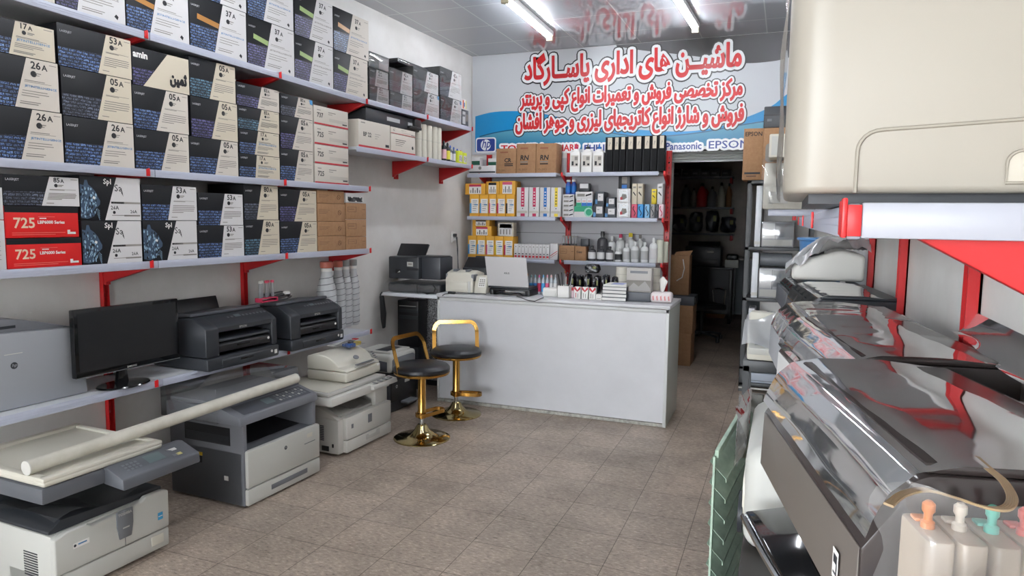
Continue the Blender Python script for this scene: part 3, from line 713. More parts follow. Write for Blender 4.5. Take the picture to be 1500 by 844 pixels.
# brown cartons
def d_kraft(m, w, h):
    B = mat('brown_print', (96, 66, 46), .6)
    for k in range(3): bar(m, w*.05, w*(.42-.06*k), h*(.62-.09*k), h*(.64-.09*k), B)
    m.tube([(w*.78+.017*math.cos(t*PI/8), -.001, h*.5+.017*math.sin(t*PI/8)) for t in range(16)], .0012, B, 4, True); m.tube([(w*.78-.012, -.001, h*.5+.012), (w*.78+.012, -.001, h*.5-.012)], .0012, B, 4)
def d_kraft2(m, w, h):
    B = mat('brown_print', (96, 66, 46), .6)
    for a, b, c, d_ in ((.08, .5, .75, .77), (.08, .5, .45, .47), (.08, .1, .45, .77), (.48, .5, .45, .77)): bar(m, w*a, w*b, h*c, h*d_, B)
    bar(m, w*.12, w*.4, h*.6, h*.63, B); bar(m, w*.8, w*.95, h*.6, h*.63, B)
z = Z3+.001; s0, s1 = onL(466, 366, DB)[0], onL(506.5, 365, DB)[0]
for i, yt in enumerate((345, 324.5, 299, 280.5)):
    zt2 = onL(506, yt, DB)[1]; flat_box('brown_box', '%s brown cardboard box in the taller brown stack, third left shelf' % ('bottom', 'second', 'third', 'topmost')[i], 'box', s0, s1-.01*(i == 3), DB, z, zt2, KRAFT, 'brown boxes on the third left shelf', deco=d_kraft); z = zt2+.0005
z = Z3+.001; s0, s1 = onL(507, 365, DB)[0], onL(537, 363.5, DB)[0]
for i, yt in enumerate((346, 321.5, 298)):
    zt2 = onL(536, yt, DB)[1]; flat_box('brown_box', '%s brown cardboard box in the shorter brown stack at the shelf end' % ('bottom', 'middle', 'top')[i], 'box', s0+.003, s1, DB, z, zt2, KRAFT, 'brown boxes on the third left shelf', deco=d_kraft2); z = zt2+.0005
def d_cable(m, w, h):
    bar(m, w*.02, w*.98, h*.12, h*.62, PAPER, -.001)
    for k in range(4): m.tube([(w*(.1+.78*t/12), -.002, h*(.36+.2*math.sin(t*.9+k*1.1))) for t in range(13)], .005, BLACK, 5)
flat_box('cable_pack', 'small white pack of black cable on the shorter brown stack', 'pack', s0+.004, s1-.03, DB, z, z+.075, PANELW, depth=.2, deco=d_cable)

# far corner shelf: black unit, paper cartons, roll tubes, ink bottles
zf = ZF+.003
sa, sb = onL(531, 212, DB)[0], onL(572, 217, DB)[0]; s_l = onL(520, 212, DB)[0]
def d_bp(m, w, h):
    bar(m, 0, w, h*.02, h*.09, RINK); m.text('BP 22', w*.14, h*.42, h*.16, INK, y=-.0015, bold=.02); bar(m, .03, w*.2, h*.88, h*.92, GINK)
    for k in range(3): bar(m, w*.5, w*(.68-.05*k), h*(.55-.08*k), h*(.565-.08*k), GINK)
    bar(m, w*.84, w*.96, h*.14, h*.24, INK)
zt2 = onL(550, 179, DB)[1]
flat_box('toner_box', 'big white carton with red stripe under the long black unit, far corner shelf', 'box', sa-.05, sb-.004, DB, zf, zt2, BOXW, depth=.3, deco=d_bp)
def d_c2(m, w, h):
    bar(m, 0, w, h*.03, h*.1, RINK)
    for k in range(4): bar(m, w*.18, w*(.6-.05*k), h*(.7-.1*k), h*(.73-.1*k), INK if k < 2 else GINK)
    m.poly([(w*.88+.016*math.cos(t), -.0012, h*.4+.016*math.sin(t)) for t in (6, 5, 4, 3, 2, 1)], INK)
s2, s3 = sb+.003, onL(608.5, 224, DB)[0]; zm = onL(608, 202, DB)[1]
flat_box('toner_box', 'lower white carton between the big white carton and the roll tubes', 'box', s2+.004, s3, DB, zf, zm, BOXW, depth=.3, deco=d_c2)
flat_box('toner_box', 'upper white carton between the big white carton and the roll tubes', 'box', s2+.004, s3, DB, zm+.001, zt2-.004, BOXW, depth=.3, deco=d_white('724'))
r = placeL('paper_tray_unit', 'long black printer tray unit lying on white cartons under the top shelf', 'printer part', max(4.60, onL(516, 160, DB)[0]), DB-.02, zt2+.002)
Lb = 5.40-max(4.60, onL(516, 160, DB)[0]); HU = Z1-.05-zt2
m = MB(); m.box(0, Lb, 0, .3, 0, HU, CHAR, .008); m.build('case', r)
m = MB(); bar(m, Lb*.36, Lb*.6, HU*.35, HU*.65, mat('pale_label', (176, 178, 180), .5)); bar(m, Lb*.76, Lb*.86, HU*.35, HU*.6, mat('pale_label', (176, 178, 180), .5)); m.build('sticker', r)
m = MB(); m.box(Lb-.12, Lb-.02, -.03, .02, .02, HU-.005, BLACK, .006); m.box(Lb-.2, Lb-.02, -.035, .02, .012, .035, BLACK, .004); m.build('latch', r)
xs = (609.5, 617, 624.5, 632.5, 640, 645); rr_ = .045
for i in range(5):
    s, _ = onL((xs[i]+xs[i+1])/2, 225, DB-.04)
    zt2 = onL(xs[i], 178+i*1.8, DB)[1]; 
    r = placeL('roll_tube', '%s upright cream roll tube in the row on the far corner shelf' % ('first', 'second', 'third', 'fourth', 'fifth')[i], 'roll', s, DB-.05, zf, 'cream roll tubes')
    m = MB(); h = zt2-zf; m.lathe([(.034, 0), (.036, .004), (.036, h-.004), (.031, h), (.024, h), (.023, h-.02)], CREAM, seg=18); m.build('roll', r)
    m = MB(); m.lathe([(.0364, h*.52), (.0364, h*.545)], mat('tape_grey', (190, 188, 178), .5), seg=18, cap=False); m.build('tape', r)
s, _ = onL(650, 230, DB-.05)
def bottle(name, label, root, r_, h, body, cap, lab=None, neck=.35, capr=.4, group=None, nozzle=False):
    m = MB(); m.lathe([(r_*.94, 0), (r_, r_*.1), (r_, h*.66), (r_*.85, h*.74), (r_*neck, h*.8), (r_*neck, h*.86)], body, seg=16); m.build('bottle', root)
    m = MB(); m.lathe([(r_*capr, h*.86), (r_*capr, h*.94), (r_*capr*(.4 if nozzle else .9), h)], cap, seg=12); m.build('cap', root)
    if lab:
        m = MB(); m.lathe([(r_*1.012, h*.14), (r_*1.012, h*.58)], lab, seg=16, cap=False); m.build('label', root)
for i, (px_, c) in enumerate(((650, BLACK), (655.5, BLACK))):
    s, _ = onL(px_, 230, DB-.06); h = (onL(px_, (206, 209)[i], DB-.06)[1]-zf)
    r = placeL('ink_bottle', ('black ink bottle with pink label beside the cream rolls', 'black ink bottle with yellow label, second from the cream rolls')[i], 'bottle', s, DB-.06, zf, 'ink bottles in the far corner')
    bottle('ink', '', r, .027, h, BLACK, BLACK, (mat('pink_label', (216, 170, 176), .5), mat('yellow_label', (214, 206, 70), .5))[i], nozzle=True)
CAPS = [mat('cap_blue', (40, 84, 170), .4), mat('cap_navy', (28, 50, 120), .4), mat('cap_red', (206, 60, 60), .4), mat('cap_crimson', (180, 40, 50), .4)]
for i in range(8):
    px_ = 659.5+i*2.55; s, _ = onL(px_, 238, DB-.05); h = onL(px_, 213+i*1.2, DB-.05)[1]-zf
    r = placeL('ink_bottle', 'small ink bottle with %s tip, %s in the row by the banner corner' % (('blue', 'blue', 'blue', 'navy', 'blue', 'red', 'red', 'crimson')[i], ('first', 'second', 'third', 'fourth', 'fifth', 'sixth', 'seventh', 'eighth')[i]), 'bottle', s, DB-.05-.02*(i % 2), zf, 'small ink bottles in the far corner')
    bottle('ink', '', r, .019, h, mat('smoky_bottle', (84, 92, 106), .3), CAPS[(0, 0, 0, 1, 0, 2, 2, 3)[i]], PANELW, nozzle=True)
for i in range(2):
    s = 6.175+.09*i
    r = placeL('ink_pack', '%s yellow printed ink pack at the shelf end by the banner' % ('left', 'right')[i], 'pack', s-.04, DB-.02, zf, 'yellow ink packs')
    m = MB(); m.box(0, .085, 0, .06, 0, .125-.01*i, mat('lime_pack', (204, 214, 50), .45), .004); m.build('pack', r)
    m = MB(); bar(m, .01, .075, .02, .085, PANELW); bar(m, .02, .035, .03, .075, INK); bar(m, .05, .062, .025, .07, INK); m.build('print', r)
s, zz_ = onL(676.5, 184, DB)
r = placeL('cartridge_box', 'small black and grey box at the very end of the top left shelf', 'box', onL(677, 185, DB)[0], DB, Z1+.002)
m = MB(); w_ = 6.32-onL(677, 185, DB)[0]-.02; m.box(0, w_, 0, .2, 0, .16, mat('slate_card', (62, 66, 72), .4), .003); m.build('carton', r)
m = MB(); bar(m, w_*.03, w_*.5, .02, .14, mat('pale_label', (176, 178, 180), .5)); bar(m, w_*.05, w_*.45, .09, .11, INK); bar(m, w_*.6, w_*.9, .05, .12, GINK); m.build('print', r)
r = placeL('cartridge_box', 'small white box with coloured marks on the black and grey box by the banner', 'box', onL(678, 160, DB)[0], DB-.02, Z1+.166)
m = MB(); m.box(0, w_*.85, 0, .12, 0, .1, PANELW, .003); m.build('carton', r)
m = MB(); bar(m, .03, .06, .01, .09, mat('dot_red', (210, 110, 80), .5)); bar(m, w_*.38, w_*.6, .03, .07, BINK); bar(m, w_*.7, w_*.8, .01, .09, mat('yellow_label', (214, 206, 70), .5)); m.build('print', r)
# ================================================================== machines along the left wall
def dot(m, x, z, r, mt, y=-.001, n=12): m.poly([(x+r*math.cos(-k*2*PI/n), y, z+r*math.sin(-k*2*PI/n)) for k in range(n)], mt)
def topdot(m, x, y, r, mt, z, n=12): m.poly([(x+r*math.cos(k*2*PI/n), y+r*math.sin(k*2*PI/n), z) for k in range(n)], mt)
SILV = mat('silver_grey_plastic', (150, 153, 158), .38); SLATE = mat('slate_plastic', (112, 114, 120), .45)
MID = mat('mid_grey_plastic', (112, 115, 120), .45)
# ---- silver printer standing on the printer shelf, cut by the left edge of the frame
r = placeL('silver_printer', 'large silver printer with arched dark top on the lower shelf, left of the monitor', 'printer', 1.70, .30, Z4+.002)
w_ = 2.27-1.70
m = MB(); m.prism([(0, 0), (w_+.012, 0), (w_-.012, .335), (0, .36)], 'y', 0, .04, SILV, .006); m.build('front_panel', r)
m = MB(); P = [(0, 0), (w_-.01, 0), (w_-.03, .335)] + [(w_*(1-t/10)-.03*(1-t/10), .335+.085*math.sin(min(1, t/8)*PI/2)) for t in range(1, 10)] + [(0, .42)]
m.prism(P, 'y', .042, .24, SLATE, .006); m.build('body', r)
m = MB()
for k in range(5): topdot(m, .24+.035*k, .09, .007, LGREY, .421-.0*k)
m.box(.19, .28, .0405, .043, .365, .378, CHAR); m.build('controls', r)
m = MB(); rs_ = .026
dot(m, .24, .2, .016, CHAR, -.0015); m.text('hp', .229, .191, .018, SILV, y=-.002, fit=.022, bold=.01, shear=.25); bar(m, .2, .28, .252, .256, LGREY); m.build('emblem', r)
# ---- monitor
r = placeL('monitor', 'black widescreen monitor on an oval glossy foot on the lower left shelf', 'monitor', onL(109, 500, .345)[0], .345, Z4+.002, rot=0)
w_ = onL(262, 480, .345)[0]-onL(109, 500, .345)[0]; z0 = .085; h = .34
m = MB(); m.box(0, w_, 0, .035, z0, z0+h, GBLACK, .006); m.box(.1, w_-.1, .034, .06, z0+.05, z0+h-.05, BLACK, .01); m.build('case', r)
m = MB(); m.poly([(.018, -.001, z0+.028), (w_-.018, -.001, z0+.028), (w_-.018, -.001, z0+h-.018), (.018, -.001, z0+h-.018)], mat('lcd_panel', (24, 26, 29), .22)); m.build('screen', r)
m = MB(); m.text('SAMSUNG', w_/2, z0+.008, .009, LGREY, y=-.0015, anchor='c', bold=.02)
m.box(0, w_, -.0012, .002, z0, z0+.003, mat('clear_edge', (110, 112, 116), .1)); m.build('bezel_trim', r)
m = MB(); m.prism([(w_*.44-.04, 0), (w_*.44+.035, 0), (w_*.44+.02, z0+.02), (w_*.44-.02, z0+.02)], 'y', .02, .045, GBLACK, .006); m.build('neck', r)
m = MB(); V = []
m.x = Matrix.Translation((w_*.44, .02, 0)) @ Matrix.Diagonal((1.35, .92, 1, 1)); m.lathe([(.098, 0), (.104, .004), (.1, .010), (.05, .016), (0, .018)], GBLACK, seg=32); m.build('foot', r)

# ---- two charcoal A3 ink printers
def ink_printer(label, s, dd, rot, w, d_, h, open_back):
    r = placeL('ink_printer', label, 'printer', s, dd, Z4+.002, 'charcoal ink printers on the lower left shelf', rot)
    B = CHAR; E_ = mat('edge_plastic', (58, 61, 67), .4)
    m = MB()                                  # base and body: the front steps back above the paper trays
    m.box(0, w, .0, d_, 0, .075, B, .012); m.prism([(.02, .077), (d_, .077), (d_, h-.03), (.13, h), (.05, h-.035), (.012, h-.06), (.01, .077)], 'x', .004, .10, B, .008)
    m.prism([(.02, .077), (d_, .077), (d_, h-.03), (.13, h), (.05, h-.035), (.012, h-.06), (.01, .077)], 'x', w-.05, w-.004, B, .008)
    m.box(.09, w-.04, .16, d_, .075, h-.06, B); m.prism([(.016, h-.085), (d_, h-.085), (d_, h-.03), (.13, h), (.05, h-.035), (.014, h-.06)], 'x', .09, w-.04, B)
    m.build('body', r)
    m = MB(); m.prism([(.135, h+.002), (d_-.02, h-.026), (d_-.02, h-.008), (.14, h+.022)], 'x', .015, w-.015, E_, .006); m.build('scanner_lid', r)
    m = MB(); f = lambda t: (.052+.076*t, h-.0335+.035*t)
    for k in range(11):
        x = w*(.40+.052*k); y0, z0_ = f(.3); y1, z1 = f(.62)
        if k in (2,): m.poly([(x, y0, z0_+.002), (x+.045, y0, z0_+.002), (x+.045, y1, z1+.002), (x, y1, z1+.002)], mat('lcd_small', (96, 110, 112), .3))
        elif k != 3: m.poly([(x, y0, z0_+.002), (x+.014, y0, z0_+.002), (x+.014, y1-.01, z1-.003), (x, y1-.01, z1-.003)], MID)
    m.build('control_panel', r)
    m = MB(); m.text('EPSON', w*.5, h-.081, .014, LGREY, y=.0145, bold=.01, anchor='c'); m.build('emblem', r)
    for k, (z0_, z1, y0) in enumerate(((.095, .155, .02), (.012, .072, -.006))):
        m = MB(); m.prism([(y0, z0_), (.2, z0_), (.2, z1), (y0+.02, z1), (y0, z1-.02)], 'x', .105, w-.055, BLACK if k == 0 else B, .005); 
        c = m.build('paper_tray', r)
        m = MB(); m.box(w*.42, w*.6, y0-.003, y0+.004, z0_+.02, z0_+.034, GBLACK, .003); m.build('grip', c)
        m = MB(); m.lathe([(.0085, 0), (.0085, .002)], PAPER, (0, 0, 0), 12); c2 = m.build('tray_mark', c); c2.location = (w-.075, y0-.0005, z0_+.03); c2.rotation_euler = (PI/2, 0, 0)
    m = MB(); m.prism([(.02, .158), (.2, .178), (.2, .186), (.02, .172)], 'x', .11, w-.06, E_, .003); m.build('output_tray', r)
    m = MB(); m.box(w-.045, w-.022, -.0015, .001, .02, .045, PAPER); m.build('sticker', r)
    if open_back:
        m = MB(); m.prism([(d_-.07, h-.03), (d_-.02, h-.03), (d_+.0, h+.065), (d_-.035, h+.075)], 'x', .10, w-.12, BLACK, .004); m.build('rear_paper_support', r)
    return r
ink_printer('charcoal ink printer on the lower shelf with raised rear support, beside the monitor', 2.862, .486, 0, .575, .44, .302, True)
p2 = ink_printer('charcoal ink printer on the lower shelf carrying a small rack of vials', 3.555, .487, .0, .55, .43, .294, False)
# vial rack and clutter on the second printer
VGL = mat('vial_clear', (206, 208, 210), .1, trans=.6); PNK = mat('pink_plastic', (196, 54, 86), .4)
r = placeL('vial_rack', 'small pink rack of clear vials on top of the second charcoal printer', 'rack', 3.50, .26, Z4+.322)
m = MB(); m.box(0, .15, -.03, .03, 0, .008, PNK, .002); m.box(0, .15, -.03, .03, .022, .028, PNK, .002)
for x in (.003, .147): m.box(x-.003, x+.003, -.03, .03, 0, .028, PNK)
m.build('base', r)
for k in range(5):
    m = MB(); x = .018+.028*k; m.lathe([(.011, .0), (.011, .095)], VGL, (x, .012*(k % 2), .029), 10); v = m.build('vial', r)
    m = MB(); m.lathe([(.0125, .096), (.0125, .108), (.01, .112)], LGREY if k < 2 else PNK, (x, .012*(k % 2), .029), 10); m.build('vial_cap', v)
    m = MB(); m.lathe([(.0113, .0), (.0113, .03)], MID, (x, .012*(k % 2), .030), 10, False); m.build('vial_label', v)
r = placeL('cable_bundle', 'black cable coil lying beside the pink vial rack', 'cable', 3.72, .25, Z4+.325)
m = MB(); rnd = random.Random(3)
for k in range(3): m.tube([(.09*math.cos(t*PI/8)*(1+.1*k), .05*math.sin(t*PI/8)+.02*k, .008+.012*k+.006*math.sin(t)) for t in range(16)], .006, BLACK, 6, True)
m.build('coil', r); m = MB(); m.box(.02, .06, -.03, 0, .03, .05, PAPER, .004); m.build('plug', r)

# ---- ribbed toner bottles hanging in a row
TB = mat('milky_bottle', (196, 198, 200), .35); TR = mat('bottle_thread', (110, 112, 116), .45); ORC = mat('salmon_cap', (196, 110, 92), .45)
for i, (px_, cap) in enumerate(((478, ORC), (495, ORC), (506, mat('smoke_cap', (150, 152, 150), .4)), (517, mat('smoke_cap', (150, 152, 150), .4)))):
    dd = .17-.015*i if i else .2; s, zt2 = onL(px_, (383, 382, 381, 380)[i], dd); zt2 = min(zt2, Z3-.05); zb_ = Z4+.004
    r = placeL('toner_bottle', '%s tall ribbed white toner bottle beside the charcoal printers' % ('front, with salmon cap, first', 'second from left, salmon capped', 'third from left, grey capped', 'last and rightmost, grey capped')[i], 'bottle', s, dd, zb_, 'ribbed toner bottles')
    rad = (.074, .056, .052, .05)[i]; h = zt2-zb_
    m = MB(); m.lathe([(rad*.8, 0), (rad, .02), (rad, h*.56), (rad*.94, h*.62), (rad*.60, h*.80), (rad*.52, h*.9), (rad*.52, h-.02)], TB, seg=22); m.build('bottle', r)
    m = MB()
    def rad_at(t): return rad*1.004 if t < .58 else rad*(1.004-(t-.58)*(.4/.22))
    turns = 9; m.tube([(rad_at(t/150*.78)*math.cos(t*2*PI*turns/150+i), rad_at(t/150*.78)*math.sin(t*2*PI*turns/150+i), .015+h*.78*t/150) for t in range(151)], .0024, TR, 5); m.build('spiral_groove', r)
    m = MB(); m.lathe([(rad*.6, h-.05), (rad*.66, h-.045), (rad*.66, h-.005), (rad*.55, h)], cap, seg=18); m.lathe([(rad*.58, h-.075), (rad*.6, h-.055)], PAPER, seg=18); m.build('cap', r)

# ---- first copier (nearest), grey scanner deck over a light body
def vents(m, x0, x1, y0, y1, z0, z1, n, mt, side='x'):
    for k in range(n):
        a = z0+(z1-z0)*k/n; m.box(x0, x1, y0, y1, a, a+(z1-z0)/n*.5, mt, .0005)
r = placeL('copier', 'nearest copier on the floor, light body under a slate scanner deck, below silver printer', 'copier', 1.735, .83, 0)
W = .545; m = MB()
m.box(0, W, .012, .56, .015, .285, LGREY, .012); m.box(.03, W-.03, .05, .5, .0, .02, CHAR); m.build('body', r)
m = MB(); m.prism([(0, .115), (W, .115), (W+.002, .29), (W-.03, .302), (W*.78, .302), (W*.74, .285), (W*.30, .272), (W*.26, .288), (.06, .288), (0, .272)], 'y', -.012, .02, CREAM if False else LGREY, .008, 3); fc = m.build('front_cover', r)
m = MB(); m.box(W*.572, W*.576, -.0135, -.011, .118, .27, MID); m.build('seam', fc)
m = MB(); m.prism([(W*.50, .215), (W*.52, .155), (W*.63, .155), (W*.65, .215), (W*.65, .285), (W*.50, .285)], 'y', -.017, -.01, MID, .004); b_ = m.build('badge', r)
m = MB(); m.text('TOSHIBA', W*.575, .262, .012, LGREY, y=-.0178, anchor='c', bold=.02); bar(m, W*.55, W*.61, .2, .206, LGREY, -.0178); m.build('badge_print', b_)
m = MB(); bar(m, W*.14, W*.27, .205, .228, PAPER, -.0128); dot(m, W*.155, .2165, .006, CHAR, -.0132); bar(m, W*.18, W*.25, .215, .221, BINK, -.0132); m.build('name_plate', r)
m = MB(); bar(m, W*.885, W*.935, .165, .2, mat('cyan_sticker', (54, 148, 196), .4), -.0128); bar(m, W*.89, W*.93, .18, .184, PAPER, -.0132); m.build('sticker', r)
m = MB(); m.box(.0, W, -.008, .3, .022, .11, LGREY, .008); dr = m.build('paper_drawer', r)
m = MB(); m.box(W*.82, W*.94, -.0105, -.006, .05, .095, CREAM, .003); m.build('drawer_grip', dr)
m = MB(); vents(m, -.0015, .003, .10, .19, .09, .2, 10, CHAR); bar(m, 0, 0, 0, 0, CHAR) if False else None; m.build('side_vents', r)
m = MB(); m.prism([(.0, .288), (W*.98, .288), (W*.98, .31), (W*.1, .335), (0, .30)], 'y', .022, .54, CHAR, .004); m.box(W*.86, W, .2, .56, .287, .44, CHAR, .01); m.box(0, W, .44, .56, .287, .44, CHAR, .006); m.build('output_well', r)
DK = mat('slate_deck', (92, 95, 101), .42)
m = MB(); m.box(-.04, W*.97, -.015, .60, .435, .505, DK, .012); m.build('scanner_deck', r)
m = MB(); m.prism([(-.13, .418), (.0, .43), (.03, .505), (-.01, .512), (-.125, .468)], 'x', W*.42, W+.09, DK, .008); cp = m.build('control_panel', r)
m = MB(); f = lambda x, t, e=.002: (x, -.122+.11*t, .4695+.042*t+e)
for i in range(4):
    for j in range(3): x = W*.52+.02*i+.0; m.poly([f(x, .3+.16*j), f(x+.013, .3+.16*j), f(x+.013, .4+.16*j), f(x, .4+.16*j)], MID)
m.poly([f(W*.72, .3), f(W*.88, .3), f(W*.88, .8), f(W*.72, .8)], mat('lcd_small', (96, 110, 112), .3))
for i, c in enumerate((MID, mat('button_yellow', (206, 196, 130), .4), PAPER, PAPER)): m.poly([f(W*.94+.02*(i % 2), .2+.35*(i//2)+.2*(i == 2)), f(W*.94+.028+.02*(i % 2), .2+.35*(i//2)), f(W*.94+.028+.02*(i % 2), .35+.35*(i//2)), f(W*.94+.02*(i % 2), .35+.35*(i//2))], c)
m.build('keys', cp)
m = MB(); m.box(-.035, W*.95, -.022, .58, .507, .535, CREAM, .014, 3); m.box(-.035, W*.95, -.022, .02, .525, .546, CREAM, .008); m.box(-.035, .0, .0, .58, .525, .546, CREAM, .006); m.box(-.035, W*.95, .55, .585, .525, .55, CREAM, .006); m.box(W*.95-.03, W*.95, 0, .58, .525, .546, CREAM, .006)
m.build('lid', r)
m = MB(); rnd = random.Random(4)
def film(fn, n0, n1, nm, root, mt=None):
    m = MB(); m.grid(fn, n0, n1, mt or WRAP); o = m.build(nm, root, 180); return o
film(lambda u, v: (W*(.02+.9*u), .0+.4*v, .345+.02*math.sin(9*u+4*v)+.015*math.sin(17*u*v)+.06*u*v), 20, 12, 'plastic_film', r)

# ---- second copier, dark sides and light front doors, wrapped on top
r = placeL('copier', 'copier with dark grey sides and light front doors, second along the left wall', 'copier', 2.775, .83, 0)
W = .612; dpt = .56
m = MB(); m.box(0, .03, .008, dpt, .01, .50, SLATE, .006); m.box(W-.03, W, .02, dpt, .01, .48, SLATE, .006); m.box(0, W, .02, dpt, .01, .31, SLATE, .005); m.box(0, W, .38, dpt, .3, .5, SLATE, .005)
m.prism([(0, .30), (dpt, .30), (dpt, .36), (.30, .325)], 'x', .03, W-.03, CHAR)
m.build('body', r)
m = MB(); m.box(.012, W-.003, -.012, .022, .108, .318, LGREY, .008); fd = m.build('front_door', r)
m = MB(); dot(m, W*.5, .255, .012, CHAR, -.0128); dot(m, W*.5, .257, .006, SLATE, -.0133); bar(m, W*.80, W*.88, .26, .285, CREAM, -.0128); bar(m, W*.76, W*.92, .225, .23, MID, -.0128); m.build('door_print', fd)
m = MB(); m.box(.008, W-.003, -.012, .022, .012, .103, LGREY, .008); dr = m.build('paper_drawer', r)
m = MB(); m.box(W*.30, W*.80, -.0135, -.008, .045, .075, MID, .004); m.build('drawer_grip', dr)
m = MB(); m.prism([(.0, .465), (.012, .51), (.14, .548), (dpt, .548), (dpt, .465)], 'x', -.02, W+.005, SLATE, .006); m.build('scanner_deck', r)
m = MB(); f = lambda x, t: (x, .012+.128*t, .512+.038*t)
m.poly([f(W*.05, .1), f(W*.95, .1), f(W*.95, .9), f(W*.05, .9)], DGREY)
g = lambda x, t: (x, .012+.128*t, .5135+.038*t)
for i in range(9):
    for j in range(3): x = W*.55+.026*i; m.poly([g(x, .25+.2*j), g(x+.016, .25+.2*j), g(x+.016, .38+.2*j), g(x, .38+.2*j)], MID if (i+j) % 3 else LGREY)
m.poly([g(W*.38, .3), g(W*.5, .3), g(W*.5, .75), g(W*.38, .75)], mat('lcd_small', (96, 110, 112), .3))
m.build('control_panel', r)
m = MB(); m.box(.0, W-.01, .145, dpt-.01, .549, .572, SLATE, .006); m.build('lid', r)
m = MB(); m.box(-.0015, .0025, .10, .44, .34, .44, BLACK); vents(m, -.0025, .001, .11, .43, .345, .395, 6, CHAR); m.build('side_opening', r)
m = MB(); m.box(-.004, .002, .31, .35, .255, .275, mat('yellow_tag', (196, 166, 50), .45), .002); m.box(-.003, .002, .315, .34, .215, .253, BLACK); m.build('latch', r)
m = MB(); m.box(-.003, .002, .12, .15, .14, .165, PAPER, .001); m.build('sticker', r)
m = MB(); m.box(-.03, W+.02, .165, dpt+.03, .46, .655, WRAPS, .004)
m.build('plastic_cover', r)

# ---- third copier, white, with overhanging scanner deck
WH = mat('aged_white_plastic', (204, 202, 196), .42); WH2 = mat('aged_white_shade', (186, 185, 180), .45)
r = placeL('copier', 'white copier with open scanner deck under the cream scanner', 'copier', 3.66, .79, 0)
W = .575; dpt = .5
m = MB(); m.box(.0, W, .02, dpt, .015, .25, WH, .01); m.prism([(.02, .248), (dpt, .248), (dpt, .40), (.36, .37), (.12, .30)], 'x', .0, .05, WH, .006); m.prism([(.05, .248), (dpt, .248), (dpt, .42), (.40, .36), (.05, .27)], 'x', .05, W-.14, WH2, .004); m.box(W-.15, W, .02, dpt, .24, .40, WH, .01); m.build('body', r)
m = MB(); m.box(.05, W, -.012, .024, .105, .258, WH, .006); fd = m.build('front_cover', r)
m = MB(); m.box(W*.5, W*.58, -.0135, -.01, .165, .225, MID, .003); m.box(W*.17, W*.21, -.0135, -.01, .175, .205, MID, .002); m.build('cover_windows', fd)
m = MB(); m.box(.05, W, -.012, .024, .018, .10, WH, .006); dr = m.build('paper_drawer', r)
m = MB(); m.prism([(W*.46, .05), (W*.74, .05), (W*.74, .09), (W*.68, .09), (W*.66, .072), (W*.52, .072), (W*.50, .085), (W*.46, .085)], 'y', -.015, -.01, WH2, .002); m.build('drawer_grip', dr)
m = MB()
for c in range(3):
    for k in range(9): m.box(-.0015, .002, .14+.045*c, .17+.045*c, .10+.012*k, .107+.012*k, DGREY)
m.build('side_vents', r)
m = MB(); m.box(-.002, .003, .10, .16, .03, .065, BLACK, .002); m.box(-.002, .003, .06, .075, .06, .085, BLACK, .002); m.build('power_socket', r)
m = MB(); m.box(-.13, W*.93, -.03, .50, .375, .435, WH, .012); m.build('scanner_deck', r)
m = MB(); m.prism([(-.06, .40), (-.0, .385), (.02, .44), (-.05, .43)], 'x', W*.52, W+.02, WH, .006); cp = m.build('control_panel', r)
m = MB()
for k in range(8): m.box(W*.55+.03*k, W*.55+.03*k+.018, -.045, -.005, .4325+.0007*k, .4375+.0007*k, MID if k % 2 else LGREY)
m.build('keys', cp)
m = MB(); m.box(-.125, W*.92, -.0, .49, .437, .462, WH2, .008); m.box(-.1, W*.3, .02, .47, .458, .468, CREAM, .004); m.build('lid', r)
film(lambda u, v: (.06+.4*u, .05+.3*v, .285+.1*v+.012*math.sin(14*u)+.012*math.sin(9*v+7*u)), 20, 14, 'plastic_film', r)

# ---- cream scanner on the third copier
r = placeL('desktop_scanner', 'rounded cream scanner resting on the white copier', 'scanner', 3.80, .735, .468, rot=.04)
W = .43; m = MB(); m.box(0, W, 0, .33, .0, .07, CREAM, .015, 3); m.build('base', r)
m = MB(); P = [(.0, .072), (.33, .072), (.33, .165), (.27, .185)] + [(.27-.2*math.sin(t*PI/20), .185-.0*t-.10*(1-math.cos(t*PI/20))) for t in range(1, 10)] + [(.02, .09)]
m.prism(P, 'x', .006, W-.006, CREAM, .012, 3); b_ = m.build('hood', r)
m = MB(); m.x = Matrix.Translation((W*.45, .055, .143)) @ Matrix.Rotation(math.radians(40), 4, 'X'); m.x = m.x @ Matrix.Diagonal((1.6, 1, 1, 1)); m.lathe([(.018, 0), (.018, .004), (.0, .005)], MID, seg=20); m.build('emblem', r)
m = MB(); m.box(W*.28, W*.82, -.004, .03, .083, .09, WH2, .002); m.box(W*.30, W*.80, .0, .02, .1, .106, MID, .002); m.build('feed_slot', r)
m = MB(); m.box(W*.87, W*.95, -.003, .01, .05, .066, PAPER, .003)
for k in range(4): m.box(W*.885, W*.93, .012+.012*k, .02+.012*k, .108+.012*k, .116+.012*k, MID)
m.build('keys', r)
